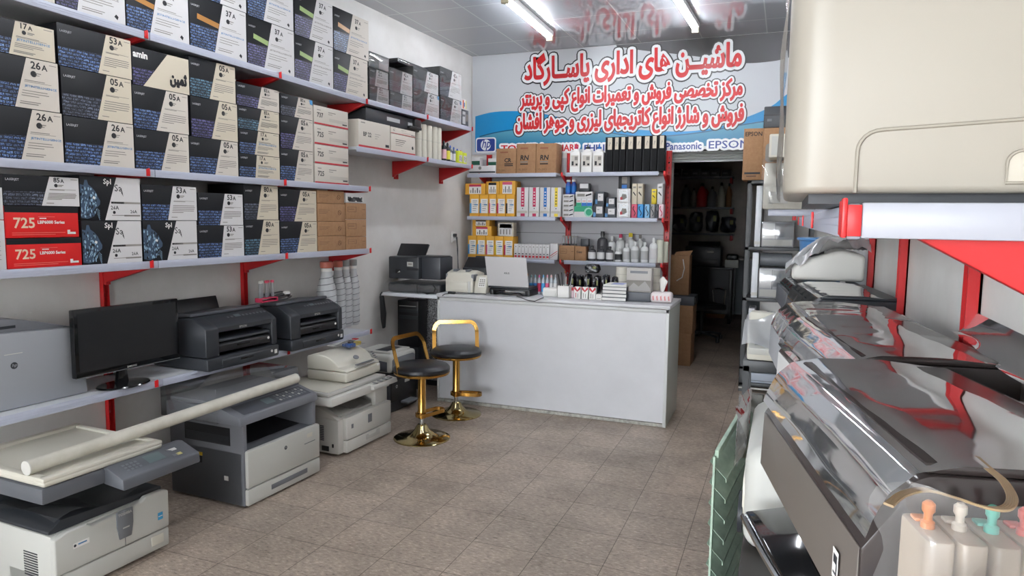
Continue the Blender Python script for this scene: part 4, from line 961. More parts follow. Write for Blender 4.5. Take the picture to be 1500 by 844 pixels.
# packets on the scanner
r = placeL('parts_packet', 'clear bag of blue and yellow parts on top of the cream scanner', 'bag', 4.02, .60, .657)
m = MB(); m.grid(lambda u, v: (.2*u, .15*v, .012+.035*math.sin(PI*u)*math.sin(PI*v)), 10, 8, WRAP); m.build('bag', r, 180)
for nm, P, c in (('blue_part', (.03, .1, .02, .06, .002, .028), mat('part_blue', (40, 96, 180), .35)), ('blue_part', (.05, .16, .07, .11, .002, .022), mat('part_blue', (40, 96, 180), .35)), ('yellow_part', (.11, .18, .03, .07, .002, .03), mat('part_yellow', (216, 186, 40), .4)), ('black_part', (.09, .115, .05, .09, .022, .034), BLACK)):
    m = MB(); m.box(*P, c, .006); m.build(nm, r)
r = placeL('paper_sheaf', 'white papers with a red corner lying behind the parts bag', 'paper', 4.06, .44, .654)
m = MB(); m.box(0, .28, 0, .12, 0, .012, PAPER, .002); m.build('sheets', r); m = MB(); m.box(.25, .285, .0, .04, .012, .02, RED, .002); m.build('clip', r)

# ---- long white roll lying across the copiers
a = PL(1.70, .75, .5765); b = PL(3.30, .735, .610); 
r = empty('roll_tube', 'long off-white rolled tube lying across the two nearest copiers', 'roll', a, math.atan2((b-a).y, (b-a).x)); L = (b-a).length; sl = (b-a).z/L
r.rotation_euler = (0, -math.asin(sl), math.atan2((b-a).y, (b-a).x))
RW = noisy('aged_white_roll', (214, 210, 198), (192, 188, 174), 6, .5)
m = MB(); m.cyl((0, 0, 0), (L, 0, 0), .030, RW, 24); m.build('roll', r)
m = MB(); m.lathe([(.0305, 0), (.0305, .004), (.026, .006)], mat('end_disc', (204, 202, 196), .5), seg=20); m.x = Matrix.Identity(4); 
c = m.build('end_cap', r); c.location = (L-.002, 0, 0); c.rotation_euler = (0, PI/2, 0)
c = copy_tree(c, r); c.location = (.002, 0, 0); c.rotation_euler = (0, -PI/2, 0)

# ---- small printer on a black laser printer, far left
r = placeL('laser_printer', 'black laser printer on the floor between the white copier and the desk', 'printer', 4.66, .50, 0)
W = .43; m = MB(); m.box(0, W, .0, .42, .005, .30, CHAR, .012); m.build('body', r)
m = MB(); m.box(.02, W-.02, -.012, .01, .09, .27, BLACK, .008); m.build('front_door', r)
m = MB(); dot(m, W*.22, .215, .014, LGREY, -.0128); dot(m, W*.22, .215, .009, DGREY, -.0132); bar(m, W*.5, W*.68, .225, .25, LGREY, -.0128); m.build('front_print', r)
m = MB(); m.box(W*.4, W*.78, -.07, .02, .055, .075, MID, .006); m.build('paper_tray', r)
m = MB(); m.box(-.02, W+.01, -.03, .43, .302, .325, BLACK, .008); m.build('lid', r)
r = placeL('small_printer', 'small grey and white printer stacked on the black laser printer', 'printer', 4.68, .50, .327)
W = .40; m = MB(); m.box(0, W, 0, .36, 0, .155, LGREY, .03, 3); m.build('body', r)
m = MB(); m.prism([(.03, .015), (W-.03, .015), (W-.03, .11), (W-.06, .125), (.06, .125), (.03, .11)], 'y', -.006, .02, MID, .004); m.build('front_panel', r)
m = MB(); m.box(.05, W-.05, .03, .34, .15, .172, LGREY, .012); m.box(.08, W-.1, .08, .2, .1705, .1735, CHAR, .001); m.build('top_cover', r)
m = MB(); m.prism([(.03, .02), (.3, .02), (.3, .12), (.03, .1)], 'x', -.003, .004, DGREY, .004); m.build('side_panel', r)
# ================================================================== counter, desk, stools
def placeB(name, label, cat, x, y, z, group=None, rz=0): return empty(name, label, cat, (x, y, z), rz, group)
CT = .95; CY0, CY1 = 5.33, 5.92; CX0, CX1 = -2.775, -.795
LAM = noisy('counter_laminate', (204, 204, 207), (196, 196, 199), 2, .3, .5)
r = placeB('counter', 'long white shop counter with a worn plinth edge, facing the door', 'counter', CX0, CY0, 0)
Wc = CX1-CX0; Dc = CY1-CY0
m = MB(); m.box(.02, Wc-.02, .004, .022, .03, CT-.045, LAM); m.build('front_panel', r)
m = MB(); m.box(0, .02, 0, Dc, 0, CT-.028, LAM, .002); m.box(Wc-.02, Wc, 0, Dc, 0, CT-.028, mat('counter_side_shaded', (168, 172, 166), .4), .002); m.build('side_panel', r)  # right panel is greyer: its shade is painted into the laminate colour
m = MB(); m.box(-.006, Wc+.008, -.014, Dc, CT-.027, CT, LAM, .004); m.build('worktop', r)
m = MB(); m.box(0, Wc, -.004, .01, CT-.058, CT-.03, mat('pale_trim', (196, 197, 196), .35), .002); m.box(0, .022, -.004, .01, .03, CT-.03, mat('pale_trim', (196, 197, 196), .35), .002); m.box(Wc-.022, Wc+.002, -.004, .01, .0, CT-.03, mat('pale_trim', (196, 197, 196), .35), .002); m.build('edge_trim', r)
m = MB(); m.box(0, Wc, -.003, .012, 0.0, .026, noisy('scuffed_plinth', (190, 188, 180), (130, 126, 118), 22, .6), .003); m.build('plinth', r)

# desk at the left of the counter
r = placeB('desk', 'narrow white desk top with speckled granite pattern panel beneath, left of the counter', 'desk', -3.36, 5.37, 0)
m = MB(); m.box(0, .565, 0, .55, .895, .925, WHITE, .003); m.build('desk_top', r)
GRN = mat('speckled_granite', (120, 120, 122), .5); w = NT(GRN); tc = w.n('ShaderNodeTexCoord'); no = w.n('ShaderNodeTexNoise', i_Scale=90, i_Detail=3, i_Roughness=.8); w.l(tc, 'Object', no, 'Vector')
w.l(w.ramp(no, 'Fac', [(.36, rgb(48, 48, 52)), (.5, rgb(128, 128, 130)), (.62, rgb(196, 196, 198))]), 'Color', w.b, 'Base Color')
m = MB(); m.box(.0, .565, .46, .48, 0.05, .893, GRN, .002); m.box(0, .565, .44, .48, 0, .05, BLACK); m.build('back_panel', r)
r = placeB('computer_tower', 'black computer tower standing under the white desk top', 'computer', -3.345, 5.62, .0, rz=.0)
m = MB(); m.box(0, .22, 0, .17, .40, .83, BLACK, .008); m.build('case', r)
m = MB(); m.box(.02, .22, -.006, .004, .66, .69, CHAR, .002); m.box(.02, .22, -.006, .004, .72, .75, CHAR, .002); m.box(.02, .2, -.004, .004, .775, .782, LGREY); m.build('front_bezel', r)
m = MB(); m.box(.0, .22, -.0, .17, 0, .395, CHAR, .006); m.build('stand', r)
r = placeB('black_bag', 'black bag hanging from the wall end of the white desk', 'bag', -3.355, 5.34, .60)
m = MB(); V = []; m.prism([(0, .3), (.03, .3), (.055, .14), (.045, .01), (.03, 0), (.012, .08)], 'y', -.02, .02, BLACK, .008); m.build('bag', r)
m = MB(); m.tube([(0, 0, .3), (.0, .01, .315), (0.0, .03, .325)], .006, BLACK); m.build('strap', r)

def gold_stool(label, x, y, phi, foot):
    r = placeB('bar_stool', label, 'stool', x, y, 0, 'gold bar stools'); GD = mat('gold_base', (180, 164, 118), .12, 1)
    m = MB(); m.lathe([(.205, 0), (.205, .006), (.195, .011), (.13, .018), (.085, .035), (.055, .065), (.036, .098), (.028, .105)], GD, seg=40); m.build('base', r)
    m = MB(); m.cyl((0, 0, .10), (0, 0, .20), .017, CHROME); m.build('gas_lift', r)
    m = MB(); m.lathe([(.029, .15), (.032, .155), (.032, .2), (.029, .21), (.029, .455), (.05, .463), (.05, .475)], GOLD, seg=22); m.build('column', r)
    m = MB(); m.lathe([(.06, .468), (.15, .472), (.198, .482), (.203, .49), (.203, .498), (.19, .50)], GOLD, seg=40); m.build('seat_rim', r)
    m = MB(); m.lathe([(.197, .499), (.204, .51), (.203, .528), (.185, .546), (.13, .556), (.0, .56)], mat('black_leatherette', (22, 23, 28), .36), seg=40); m.build('seat', r)
    # back hoop: a flat gold band rising from the rim on both sides and closing behind the sitter
    m = MB(); pts = []
    hw = .176
    for t in range(0, 6): pts.append((-.062-.05*t/5, -hw, .485+.18*t/5))
    for t in range(1, 9): a = t/8*PI/2; pts.append((-.112-.035*math.sin(a), -hw+.055*(1-math.cos(a)), .665+.075*math.sin(a)))
    q = [(px_, -py, pz) for px_, py, pz in pts[::-1]]
    m.x = Matrix.Rotation(phi, 4, 'Z') @ Matrix.Diagonal((-1, 1, 1, 1))
    m.tube(pts+q, 0, GOLD, 4, flat=(.0155, .0035)); m.build('back_hoop', r)
    m = MB(); P = [(.03*math.cos(a*PI/10), .03*math.sin(a*PI/10)) for a in range(6, 15)]
    P = [(.02, -.045)] + [(.17+.04*math.cos(a), .045*math.sin(a)) for a in [(-PI/2+PI*k/8) for k in range(9)]] + [(.02, .045)] + [(-.0+.045*math.cos(a), .045*math.sin(a)) for a in [PI/2+PI*k/8 for k in range(1, 8)]]
    m.x = Matrix.Rotation(foot, 4, 'Z'); m.tube([(a, b, .175) for a, b in P], 0, GOLD, 4, True, flat=(.003, .013)); m.build('foot_ring', r)
    return r
gold_stool('gold bar stool nearer the camera, backrest turned to the left wall', -2.395, 4.36, math.radians(172), math.radians(72))
gold_stool('gold bar stool against the counter front, behind the other stool', -2.44, 5.02, math.radians(120), math.radians(15))

# ================================================================== shelves on the back wall
SB = D-.035
BZ = (1.173, 1.619, 2.074); BXL, BXR = (-3.235, -2.225), (-2.125, -1.175)
def atB(name, cat, group): return lambda s, z: placeB(name, '', cat, s, D-.012, z, group)
BACKP = mat('shelf_back_panel', (172, 172, 176), .5); w = NT(BACKP); tc = w.n('ShaderNodeTexCoord')
br = w.n('ShaderNodeTexBrick', offset=0, i_Scale=1, i_Mortar_Size=.003, i_Brick_Width=4, i_Row_Height=.3); br.inputs['Color1'].default_value = rgb(178, 178, 182); br.inputs['Color2'].default_value = rgb(184, 184, 188); br.inputs['Mortar'].default_value = rgb(110, 110, 112)
sp = w.n('ShaderNodeSeparateXYZ'); cm = w.n('ShaderNodeCombineXYZ'); w.l(tc, 'Object', sp, 0); w.l(sp, 0, cm, 0); w.l(sp, 2, cm, 1); w.l(cm, 0, br, 'Vector'); w.l(br, 'Color', w.b, 'Base Color')
for i, (x0, x1) in enumerate(((-3.2, -2.175), (-2.165, -1.16))):
    m = MB(); m.box(0, x1-x0, -.01, -.001, 0, 1.4, BACKP); o = m.build('shelf_back_panel'); o.location = (x0, D, .85)
    tag(o, '%s grey slatted panel behind the back wall shelves' % ('left', 'right')[i], 'panel')
nm3 = ('bottom', 'middle', 'top')
for k, z in enumerate(BZ):
    for (x0, x1), side in ((BXL, 'left'), (BXR, 'right')):
        shelf_board(x0, x1, z, '%s white shelf board of the %s bay on the back wall' % (nm3[k], side), depth=.29, at=atB('wall_shelf', 'shelf', 'white shelf boards on the walls'))
    for x, side in ((-3.10, 'left'), (-2.17, 'middle'), (-1.125, 'right')):
        b = bracket(x, z, '', depth=.27, h=.12, at=atB('shelf_bracket', 'bracket', 'red shelf brackets')); b['label'] = '%s red bracket under the %s shelf of the back wall' % (side, nm3[k])
for x, side, z0 in ((-3.10, 'left red upright of the back wall shelves, in the corner', .9), (-2.17, 'middle red upright between the two bays of back wall shelves', .9), (-1.125, 'right red upright of the back wall shelves, at the doorway', .4)):
    u = upright(x, z0, 2.30, '', at=atB('shelf_upright', 'upright', 'red slotted uprights'), w=.055); u['label'] = side

YBF = D-.28                                   # fronts of the goods on the back shelves
def bx(x, y=None): return onY(x, y or 300, YBF).x
def bz(x, y): return onY(x, y, YBF).z
def goods(name, label, cat, x0, x1, z, yt, base, deco=None, group=None, depth=.16, yoff=0, gap=.0015, zt=None):
    Y = YBF+yoff; a = onY(x0, (yt+8), Y).x; b = onY(x1, (yt+8), Y).x; h = (zt if zt else onY((x0+x1)/2, yt, Y).z)-z
    r = placeB(name, label, cat, a, Y, z, group); w_ = b-a-gap
    m = MB(); m.box(0, w_, 0, depth, 0, h, base, .002); m.build('carton', r)
    if deco: m = MB(); deco(m, w_, h); m.build('print', r)
    return r, z+h+.0008
YEL = mat('amber_card', (222, 164, 50), .5); C_ = {'c': mat('cyan_print', (66, 148, 204), .5), 'm': mat('crimson_print', (186, 40, 84), .5), 'p': mat('pink_print', (206, 84, 120), .5), 'k': INK, 'y': mat('yellow_print', (226, 200, 50), .5), 'b': mat('strong_blue_print', (24, 104, 180), .5), 'g': mat('green_print', (34, 150, 110), .5)}
def d_yel(c):
    def f(m, w, h):
        bar(m, w*.14, w*.94, h*.14, h*.80, PAPER); bar(m, w*.02, w*.2, h*.14, h*.6, C_[c], -.0015)
        for k in range(6): bar(m, w*.32, w*(.8-.07*(k % 3)), h*(.7-.09*k), h*(.72-.09*k), GINK if k % 2 else INK, -.0016)
        bar(m, w*.5, w*.88, h*.5, h*.56, BINK, -.0017)
    return f
def d_yel2(c):
    def f(m, w, h):
        bar(m, w*.2, w*.8, h*.06, h*.8, PAPER); bar(m, w*.2, w*.8, h*.72, h*.92, C_[c], -.0015)
        for k in range(5): bar(m, w*(.26+.11*k), w*(.31+.11*k), h*.14, h*(.4+.2*(k % 2)), INK if k % 2 else GINK, -.0016)
    return f
z0 = BZ[1]+.003; top = []
for i, (a, b, c) in enumerate(((688, 702, 'c'), (702.5, 715.5, 'c'), (716, 727.3, 'p'), (727.8, 740.5, 'm'), (741, 754, 'k'))):
    _, zt = goods('ink_box', 'amber toner box with %s stripe, %s upright in the row, middle left back shelf' % (('blue', 'blue', 'pink', 'crimson', 'black')[i], ('first', 'second', 'third', 'fourth', 'fifth')[i]), 'box', a, b, z0, 283.5, YEL, d_yel(c), 'amber boxes on the middle shelf', zt=z0+.232)
for i, (a, b, y, c) in enumerate(((681.5, 711, 269, 'm'), (712, 731, 266, 'k'), (731.5, 755, 265, 'p'))):
    goods('ink_box', 'amber toner box lying on top of the amber row, %s of three, middle shelf' % ('left', 'centre', 'right')[i], 'box', a, b, z0+.233, y, YEL, d_yel2(c), 'amber boxes on the middle shelf')
def d_tall(c):
    def f(m, w, h):
        bar(m, w*.38, w*.68, h*.34, h*.99, C_[c]); bar(m, w*.36, w*.72, h*.01, h*.11, C_[c]); dot(m, w*.53, h*.28, .006, INK); bar(m, w*.06, w*.94, h*.12, h*.2, mat('pale_grey_print', (190, 184, 174), .5))
        for k in range(5): bar(m, w*.45, w*.6, h*(.42+.1*k), h*(.45+.1*k), PAPER if c != 'y' else INK, -.0016)
    return f
for i, (a, b, c) in enumerate(((757, 774, 'm'), (775, 790, 'm'), (791, 806, 'b'), (807, 822, 'y'))):
    goods('copier_toner', 'tall white toner box with %s stripe, middle left back shelf' % ('crimson stripe, beside the amber', 'crimson stripe, second tall', 'blue', 'yellow')[i].replace(' stripe,', ',').replace('crimson, beside the amber', 'crimson (left one)').replace('crimson, second tall', 'crimson (right one)'), 'box', a, b, z0, 274.5, PANELW, d_tall(c), 'tall white toner boxes')
# middle shelf, right bay
def d_pen(m, w, h): bar(m, w*.1, w*.55, h*.3, h*.7, GINK); m.poly([(w*.6, -.001, h*.3), (w*.95, -.001, h*.55), (w*.93, -.001, h*.8), (w*.6, -.001, h*.55)], INK)
z = z0
for i in range(5): _, z = goods('slim_box', '%s slim white box in the pile left on the middle right back shelf' % ('bottom', 'second', 'third', 'fourth', 'top')[i], 'box', 824, 840.5, z, 300, PANELW, d_pen, 'slim white boxes', zt=z+.046)
for i in range(2):
    r = placeB('gel_bottle', '%s blue bottle with round white cap on the slim white boxes' % ('left', 'right')[i], 'bottle', bx(830+8*i), YBF+.05, z, 'blue bottles'); bottle('', '', r, .028, .15, mat('blue_bottle', (60, 92, 170), .3), PAPER, C_['b'], capr=.8, neck=.6)
def d_green(m, w, h): bar(m, 0, w, h*.5, h, C_['g']); dot(m, w*.82, h*.45, h*.42, mat('pale_green', (150, 206, 186), .5), -.0015); dot(m, w*.84, h*.45, h*.3, C_['g'], -.002)
_, zg = goods('green_box', 'green and white box with round mark, middle right back shelf', 'box', 841, 867, z0, 302, PANELW, d_green)
for i in range(3):
    def dd_(m, w, h, i=i): bar(m, 0, w, 0, h*.45, (C_['g'], C_['b'], C_['b'])[i]); bar(m, w*.15, w*.8, h*.62, h*.7, RINK)
    _, zq = goods('small_ink_box', '%s small white and blue ink box on the green box' % ('left', 'middle', 'right')[i], 'box', 844+8*i, 851.6+8*i, zg, 291, PANELW, dd_, 'small ink boxes on the green box', depth=.08)
_, zq2 = goods('slim_box', 'long white slim box laid across the small ink boxes', 'box', 843, 868, zq, 281, PANELW, d_pen, depth=.08)
goods('small_ink_box', 'white labelled dark box topmost above the green box', 'box', 848, 863, zq2, 268.5, CHAR, lambda m, w, h: bar(m, w*.08, w*.92, h*.4, h*.95, PANELW), depth=.07)
def d_dark(m, w, h): bar(m, w*.3, w*.9, h*.3, h*.85, PANELW); bar(m, w*.4, w*.6, h*.6, h*.64, INK, -.0015); bar(m, 0, w*.25, h*.05, h*.4, BINK)
_, z = goods('dark_ink_box', 'dark box with white label right of the green box, lower', 'box', 869, 884, z0, 300, mat('slate_card', (62, 66, 72), .4), d_dark, 'dark ink boxes')
goods('dark_ink_box', 'dark box with white label right of the green box, upper', 'box', 872, 885, z, 281, mat('slate_card', (62, 66, 72), .4), d_dark, 'dark ink boxes')
_, z = goods('dark_ink_box', 'dark box with blue corner left of the photo boxes, lower', 'box', 886, 902, z0, 303.5, mat('slate_card', (62, 66, 72), .4), d_dark, 'dark ink boxes')
goods('dark_ink_box', 'dark box with blue corner left of the photo boxes, upper', 'box', 888, 901, z, 289, mat('slate_card', (62, 66, 72), .4), d_dark, 'dark ink boxes')
def d_photo(m, w, h): bar(m, w*.16, w*.84, h*.08, h*.94, GBLACK); m.poly([(w*.28, -.0015, h*.3), (w*.5, -.0015, h*.2), (w*.76, -.0015, h*.35), (w*.7, -.0015, h*.6), (w*.4, -.0015, h*.62)], GINK); bar(m, w*.25, w*.42, h*.2, h*.4, RINK, -.002); bar(m, w*.45, w*.65, h*.78, h*.84, PAPER, -.002)
_, z = goods('photo_box', 'lower white box with black picture front on the middle right shelf', 'box', 903.5, 923.5, z0, 297, PANELW, d_photo, 'white boxes with black pictures')
_, z = goods('photo_box', 'upper white box with black picture front on the middle right shelf', 'box', 904, 923.5, z, 276.5, PANELW, d_photo, 'white boxes with black pictures')
goods('dark_ink_box', 'black box with grey label standing on the pictured white boxes', 'box', 906, 923, z, 258, BLACK, lambda m, w, h: (bar(m, w*.3, w*.75, h*.4, h*.95, GINK), bar(m, w*.3, w*.75, h*.02, h*.3, C_['b'])), depth=.1)
def d_cur(c):
    def f(m, w, h): m.tube([(w*.5+.012*math.sin(t*.6), -.002, h*(.15+.07*t)) for t in range(11)], .004, c, 5)
    return f
LOWS = ((925, 933.3, mat('rose_card', (206, 84, 110), .5), 'rose'), (934, 942, mat('azure_card', (64, 150, 210), .5), 'azure'), (944.5, 951.5, mat('pale_azure_card', (130, 180, 216), .5), 'pale blue'), (953, 959, mat('grey_card', (150, 150, 150), .5), 'grey'), (959.5, 964.5, mat('slate_card', (62, 66, 72), .4), 'slate'), (965, 972, mat('pale_rose_card', (216, 190, 196), .5), 'pale pink'))
for a, b, c, nmc in LOWS: _, z = goods('ink_box', 'slim %s ink box in the lower row by the red upright, middle right shelf' % nmc, 'box', a, b, z0, 298, c, d_cur(INK if nmc != 'pale pink' else C_['m']), 'slim ink boxes', depth=.12, zt=z0+.135)
for a, b, y, c, nmc in ((926, 933.3, 269, PANELY, 'left cream'), (934, 941.6, 269, PANELY, 'right cream'), (954.5, 961.5, 277, mat('yellow_card', (214, 190, 40), .5), 'yellow'), (963, 971, 269, PANELW, 'white')):
    goods('ink_box', 'slim %s ink box in the upper row, middle right back shelf' % nmc, 'box', a, b, z, y, c, lambda m, w, h: (m.poly([(w*.2, -.001, h*.55), (w*.8, -.001, h*.38), (w*.8, -.001, h*.45), (w*.3, -.001, h*.62)], INK), bar(m, w*.2, w*.8, h*.78, h*.86, GINK)), 'slim ink boxes', depth=.12)
# top shelf, left bay
z0 = BZ[2]+.003
_, z = goods('document_scanner', 'flat white device with a dark strip at the left end of top back shelf', 'device', 686.5, 726.5, z0, 241, PANELW, lambda m, w, h: (bar(m, w*.02, w*.98, h*.1, h*.3, CHAR), dot(m, w*.42, h*.72, .018, GINK)), zt=z0+.085)
goods('small_ink_box', 'small green and white box at the far left of top back shelf', 'box', 691, 703, z, 231, PANELW, lambda m, w, h: bar(m, 0, w, h*.1, h*.6, mat('deep_green', (30, 84, 66), .5)), depth=.08)
goods('small_ink_box', 'small white box with green band beside the brown boxes, top back shelf', 'box', 715, 727, z, 232, PANELW, lambda m, w, h: bar(m, 0, w, h*.05, h*.5, mat('deep_green', (30, 84, 66), .5)), depth=.08)
def d_kr(t):
    def f(m, w, h):
        m.text(t, w*.2 if t == 'RN' else w*.42, h*.44, h*.17, INK, y=-.0012, bold=.03, shear=.12 if t == 'RN' else 0)
        for k in range(2): bar(m, w*(.2 if t == 'RN' else .42), w*(.6 if t == 'RN' else .85), h*(.36-.07*k), h*(.40-.07*k), INK if k or t == 'CR' else GINK)
        m.text('G-2001', w*.14, h*.09, h*.07, mat('brown_print', (96, 66, 46), .6), y=-.0012); bar(m, w*.2, w*.6, h*.82, h*.87, mat('brown_print2', (140, 84, 60), .6))
    return f
for a, b, y, t, nmk in ((727, 756.2, 217.5, 'CR', 'brown carton printed CR beside the two RN cartons'), (756.8, 785, 210.5, 'RN', 'left brown carton printed RN on top back shelf'), (785.5, 815, 210, 'RN', 'right brown carton printed RN on top back shelf')):
    goods('brown_box', nmk, 'box', a, b, z0, y, KRAFT, d_kr(t), 'brown cartons on the top back shelf', depth=.2)
# top shelf, right bay
for i, (a, b, c, cn) in enumerate(((834.5, 849.5, C_['m'], 'red'), (851, 867, BLACK, 'black'), (868, 884, C_['b'], 'blue'))):
    xa, xb = onY(a, 240, YBF).x, onY(b, 240, YBF).x; h = onY(a, 223, YBF).z-z0
    r = placeB('refill_bottle', 'white square refill bottle with %s cap on top right back shelf' % cn, 'bottle', xa, YBF, z0, 'white refill bottles'); w_ = xb-xa-.004
    m = MB(); m.box(0, w_, 0, w_, 0, h, PAPER, .008, 3); m.build('bottle', r)
    m = MB(); m.lathe([(w_*.42, h), (w_*.4, h+.018), (w_*.2, h+.035)], PAPER, (w_/2, w_/2, 0), 16); m.build('shoulder', r)
    m = MB(); m.lathe([(w_*.2, h+.035), (w_*.2, h+.055), (w_*.07, h+.06), (w_*.04, h+.09)], c, (w_/2, w_/2, 0), 12); m.build('cap', r)
    m = MB(); bar(m, w_*.14, w_*.86, h*.3, h*.84, mat('pale_grey_print', (190, 184, 174), .5)); bar(m, w_*.2, w_*.4, h*.35, h*.55, INK, -.0015); bar(m, w_*.5, w_*.8, h*.6, h*.78, GINK, -.0015); bar(m, w_*.6, w_*.8, h*.34, h*.44, INK, -.0015); m.build('label', r)
xs = ((887, 898), (898.5, 907.2), (907.6, 916.6), (917.4, 928.6), (929.4, 940.6), (941.4, 952.8), (953.4, 963), (963.6, 974))
for i, (a, b) in enumerate(xs):
    _, z = goods('black_tube_box', '%s tall black box with white top label, counted from the left' % ('first', 'second', 'third', 'fourth', 'fifth', 'sixth', 'seventh', 'eighth')[i], 'box', a, b, z0, 201-.45*i, mat('matte_black', (16, 17, 19), .65, spec=.2), None, 'tall black boxes on the top shelf', depth=.1)
    m = MB(); w_ = onY(b, 210, YBF).x-onY(a, 210, YBF).x; h = z-z0; bar(m, w_*.3, w_*.88, h*.64, h*.98, PANELY); m.tube([(w_*.5, -.002, h*.74), (w_*.62, -.002, h*.86), (w_*.7, -.002, h*.8)], .002, GINK, 4); bar(m, w_*.12, w_*.15, .01, h*.6, CHAR); m.build('label', _)
# bottom shelf, left bay
z0 = BZ[0]+.003
for i, (a, b, c) in enumerate(((685.5, 698, 'c'), (698.5, 711, 'c'), (711.5, 724, 'p'), (724.5, 737.3, 'y'), (738, 751.5, 'm'))):
    goods('ink_box', 'amber toner box with %s stripe, %s in the row on the bottom back shelf' % (('blue', 'blue', 'pink', 'yellow', 'crimson')[i], ('first', 'second', 'third', 'fourth', 'fifth')[i]), 'box', a, b, z0, 345, YEL, d_yel(c), 'amber boxes on the bottom shelf', zt=z0+.232)
z = z0+.233
for i, y in enumerate((331.5, 322)): _, z = goods('ink_box', '%s amber box lying on the bottom shelf amber row' % ('lower', 'upper')[i], 'box', 692, 717+3*(1-i), z, y, YEL, d_yel2(('m', 'k')[i]), 'amber boxes on the bottom shelf')
goods('desk_calendar', 'small cream box printed like a calendar on the amber boxes', 'box', 729.5, 752, z0+.233, 326, PANELY, lambda m, w, h: (bar(m, w*.08, w*.92, h*.08, h*.92, PANELW), bar(m, w*.1, w*.9, h*.6, h*.88, GINK), [bar(m, w*(.14+.2*k), w*(.22+.2*k), h*.14, h*.5, GINK, -.0016) for k in range(4)]), depth=.1)
for i in range(10):
    goods('slim_box', '%s upright slim white box with red foot in the row of ten' % ('first', 'second', 'third', 'fourth', 'fifth', 'sixth', 'seventh', 'eighth', 'ninth', 'tenth')[i], 'box', 753+5.2*i, 758+5.2*i, z0, 356, PANELW, lambda m, w, h: (bar(m, w*.15, w*.85, h*.08, h*.22, RINK), bar(m, w*.25, w*.75, h*.3, h*.36, INK), bar(m, w*.4, w*.7, h*.78, h*.86, GINK)), 'slim white boxes with red foot', depth=.12, zt=z0+.155)
goods('white_box', 'white box with red diagonal line at the end of the slim row', 'box', 805.5, 817, z0, 357, PANELW, lambda m, w, h: (m.poly([(w*.05, -.001, h*.2), (w*.98, -.001, h*.52), (w*.98, -.001, h*.57), (w*.05, -.001, h*.25)], RINK), m.poly([(w*.1, -.001, h*.1), (w*.98, -.001, h*.4), (w*.98, -.001, h*.43), (w*.1, -.001, h*.13)], RINK)), depth=.12)
# bottom shelf, right bay
_, zk = goods('brown_box', 'longer brown box under the vials on the bottom right shelf', 'box', 819, 841.5, z0, 360, KRAFT, d_kraft2, depth=.12)
_, zk2 = goods('brown_box', 'shorter brown box beside the three dark bottles, bottom right shelf', 'box', 842.3, 858, z0, 361, KRAFT, lambda m, w, h: m.text('Copy', w*.15, h*.5, h*.18, INK, y=-.0012, bold=.03), depth=.12)
for i in range(5):
    r = placeB('vial', '%s clear vial standing in the row on the brown boxes' % ('first', 'second', 'third', 'fourth', 'fifth')[i], 'vial', onY(825.5+4.6*i, 352, YBF+.05).x, YBF+.05, zk+.001, 'clear vials on the brown box')
    m = MB(); m.lathe([(.012, 0), (.012, .085)], VGL, seg=10); m.build('tube', r); m = MB(); m.lathe([(.013, .0), (.013, .018)], INK, (0, 0, .001), 10); m.build('foot', r); m = MB(); m.lathe([(.013, .085), (.013, .1)], GINK, seg=10); m.build('stopper', r)
goods('dark_ink_box', 'dark clear-lidded box behind the vials on the shorter brown box', 'box', 850.5, 862, zk2, 350, CHAR, None, depth=.06)
SMK = mat('smoke_bottle', (66, 66, 70), .25); WB = mat('white_bottle', (216, 217, 216), .35)
for i, (px_, yt, yo, rad, body, cap, lab, t) in enumerate((
    (867, 360, .05, .040, SMK, BLACK, PANELW, 'first of three short dark bottles with white labels'), (880, 360, .05, .040, SMK, BLACK, PANELW, 'second of three short dark bottles with white labels'), (893, 361, .05, .040, SMK, BLACK, PANELW, 'third of three short dark bottles with white labels'),
    (882, 339, .14, .054, SMK, BLACK, None, 'tall dark bottle behind the short dark bottles'), (896, 346, .16, .04, WB, WB, None, 'white bottle behind the short dark bottles'), (908.5, 343, .17, .045, WB, C_['m'], None, 'white bottle with red cap in the rear row'), (923, 341.5, .17, .05, WB, C_['y'], None, 'white bottle with yellow cap in the rear row'), (937, 344, .17, .036, WB, GINK, None, 'slim white bottle in the rear row'),
    (905.8, 364, .045, .036, WB, WB, INK, 'short white bottle with black label, front row'), (917.5, 357, .05, .037, WB, WB, mat('print_label', (176, 176, 176), .5), 'first tall white bottle with printed label, front row'), (930, 354, .05, .039, WB, WB, mat('print_label', (176, 176, 176), .5), 'second tall white bottle with printed label, front row'), (944, 355, .05, .039, WB, WB, mat('print_label', (176, 176, 176), .5), 'third tall white bottle with printed label, front row'), (957, 348.5, .05, .042, WB, WB, PANELW, 'tallest plain white bottle at the right of the front row'))):
    Y = YBF+yo; x = onY(px_, 375, Y).x; h = onY(px_, yt, Y).z-z0
    r = placeB('toner_refill', t+', bottom right back shelf', 'bottle', x, Y, z0, 'refill bottles on the bottom right shelf'); bottle('', '', r, rad, h, body, cap, lab, capr=.42)
for i in range(2):
    x = onY(967+5*i, 375, YBF+.1).x; r = placeB('cup_stack', '%s pale stack of cups at the right end of the bottom back shelf' % ('left', 'right')[i], 'cups', x, YBF+.08+.085*i, z0, 'stacks of cups')
    m = MB(); h = .23-.02*i; m.lathe([(.034, 0)]+[(.036+.002*(k % 2), h*k/14) for k in range(1, 15)], mat('cup_cream', (204, 204, 188), .5), seg=16); m.build('cups', r)

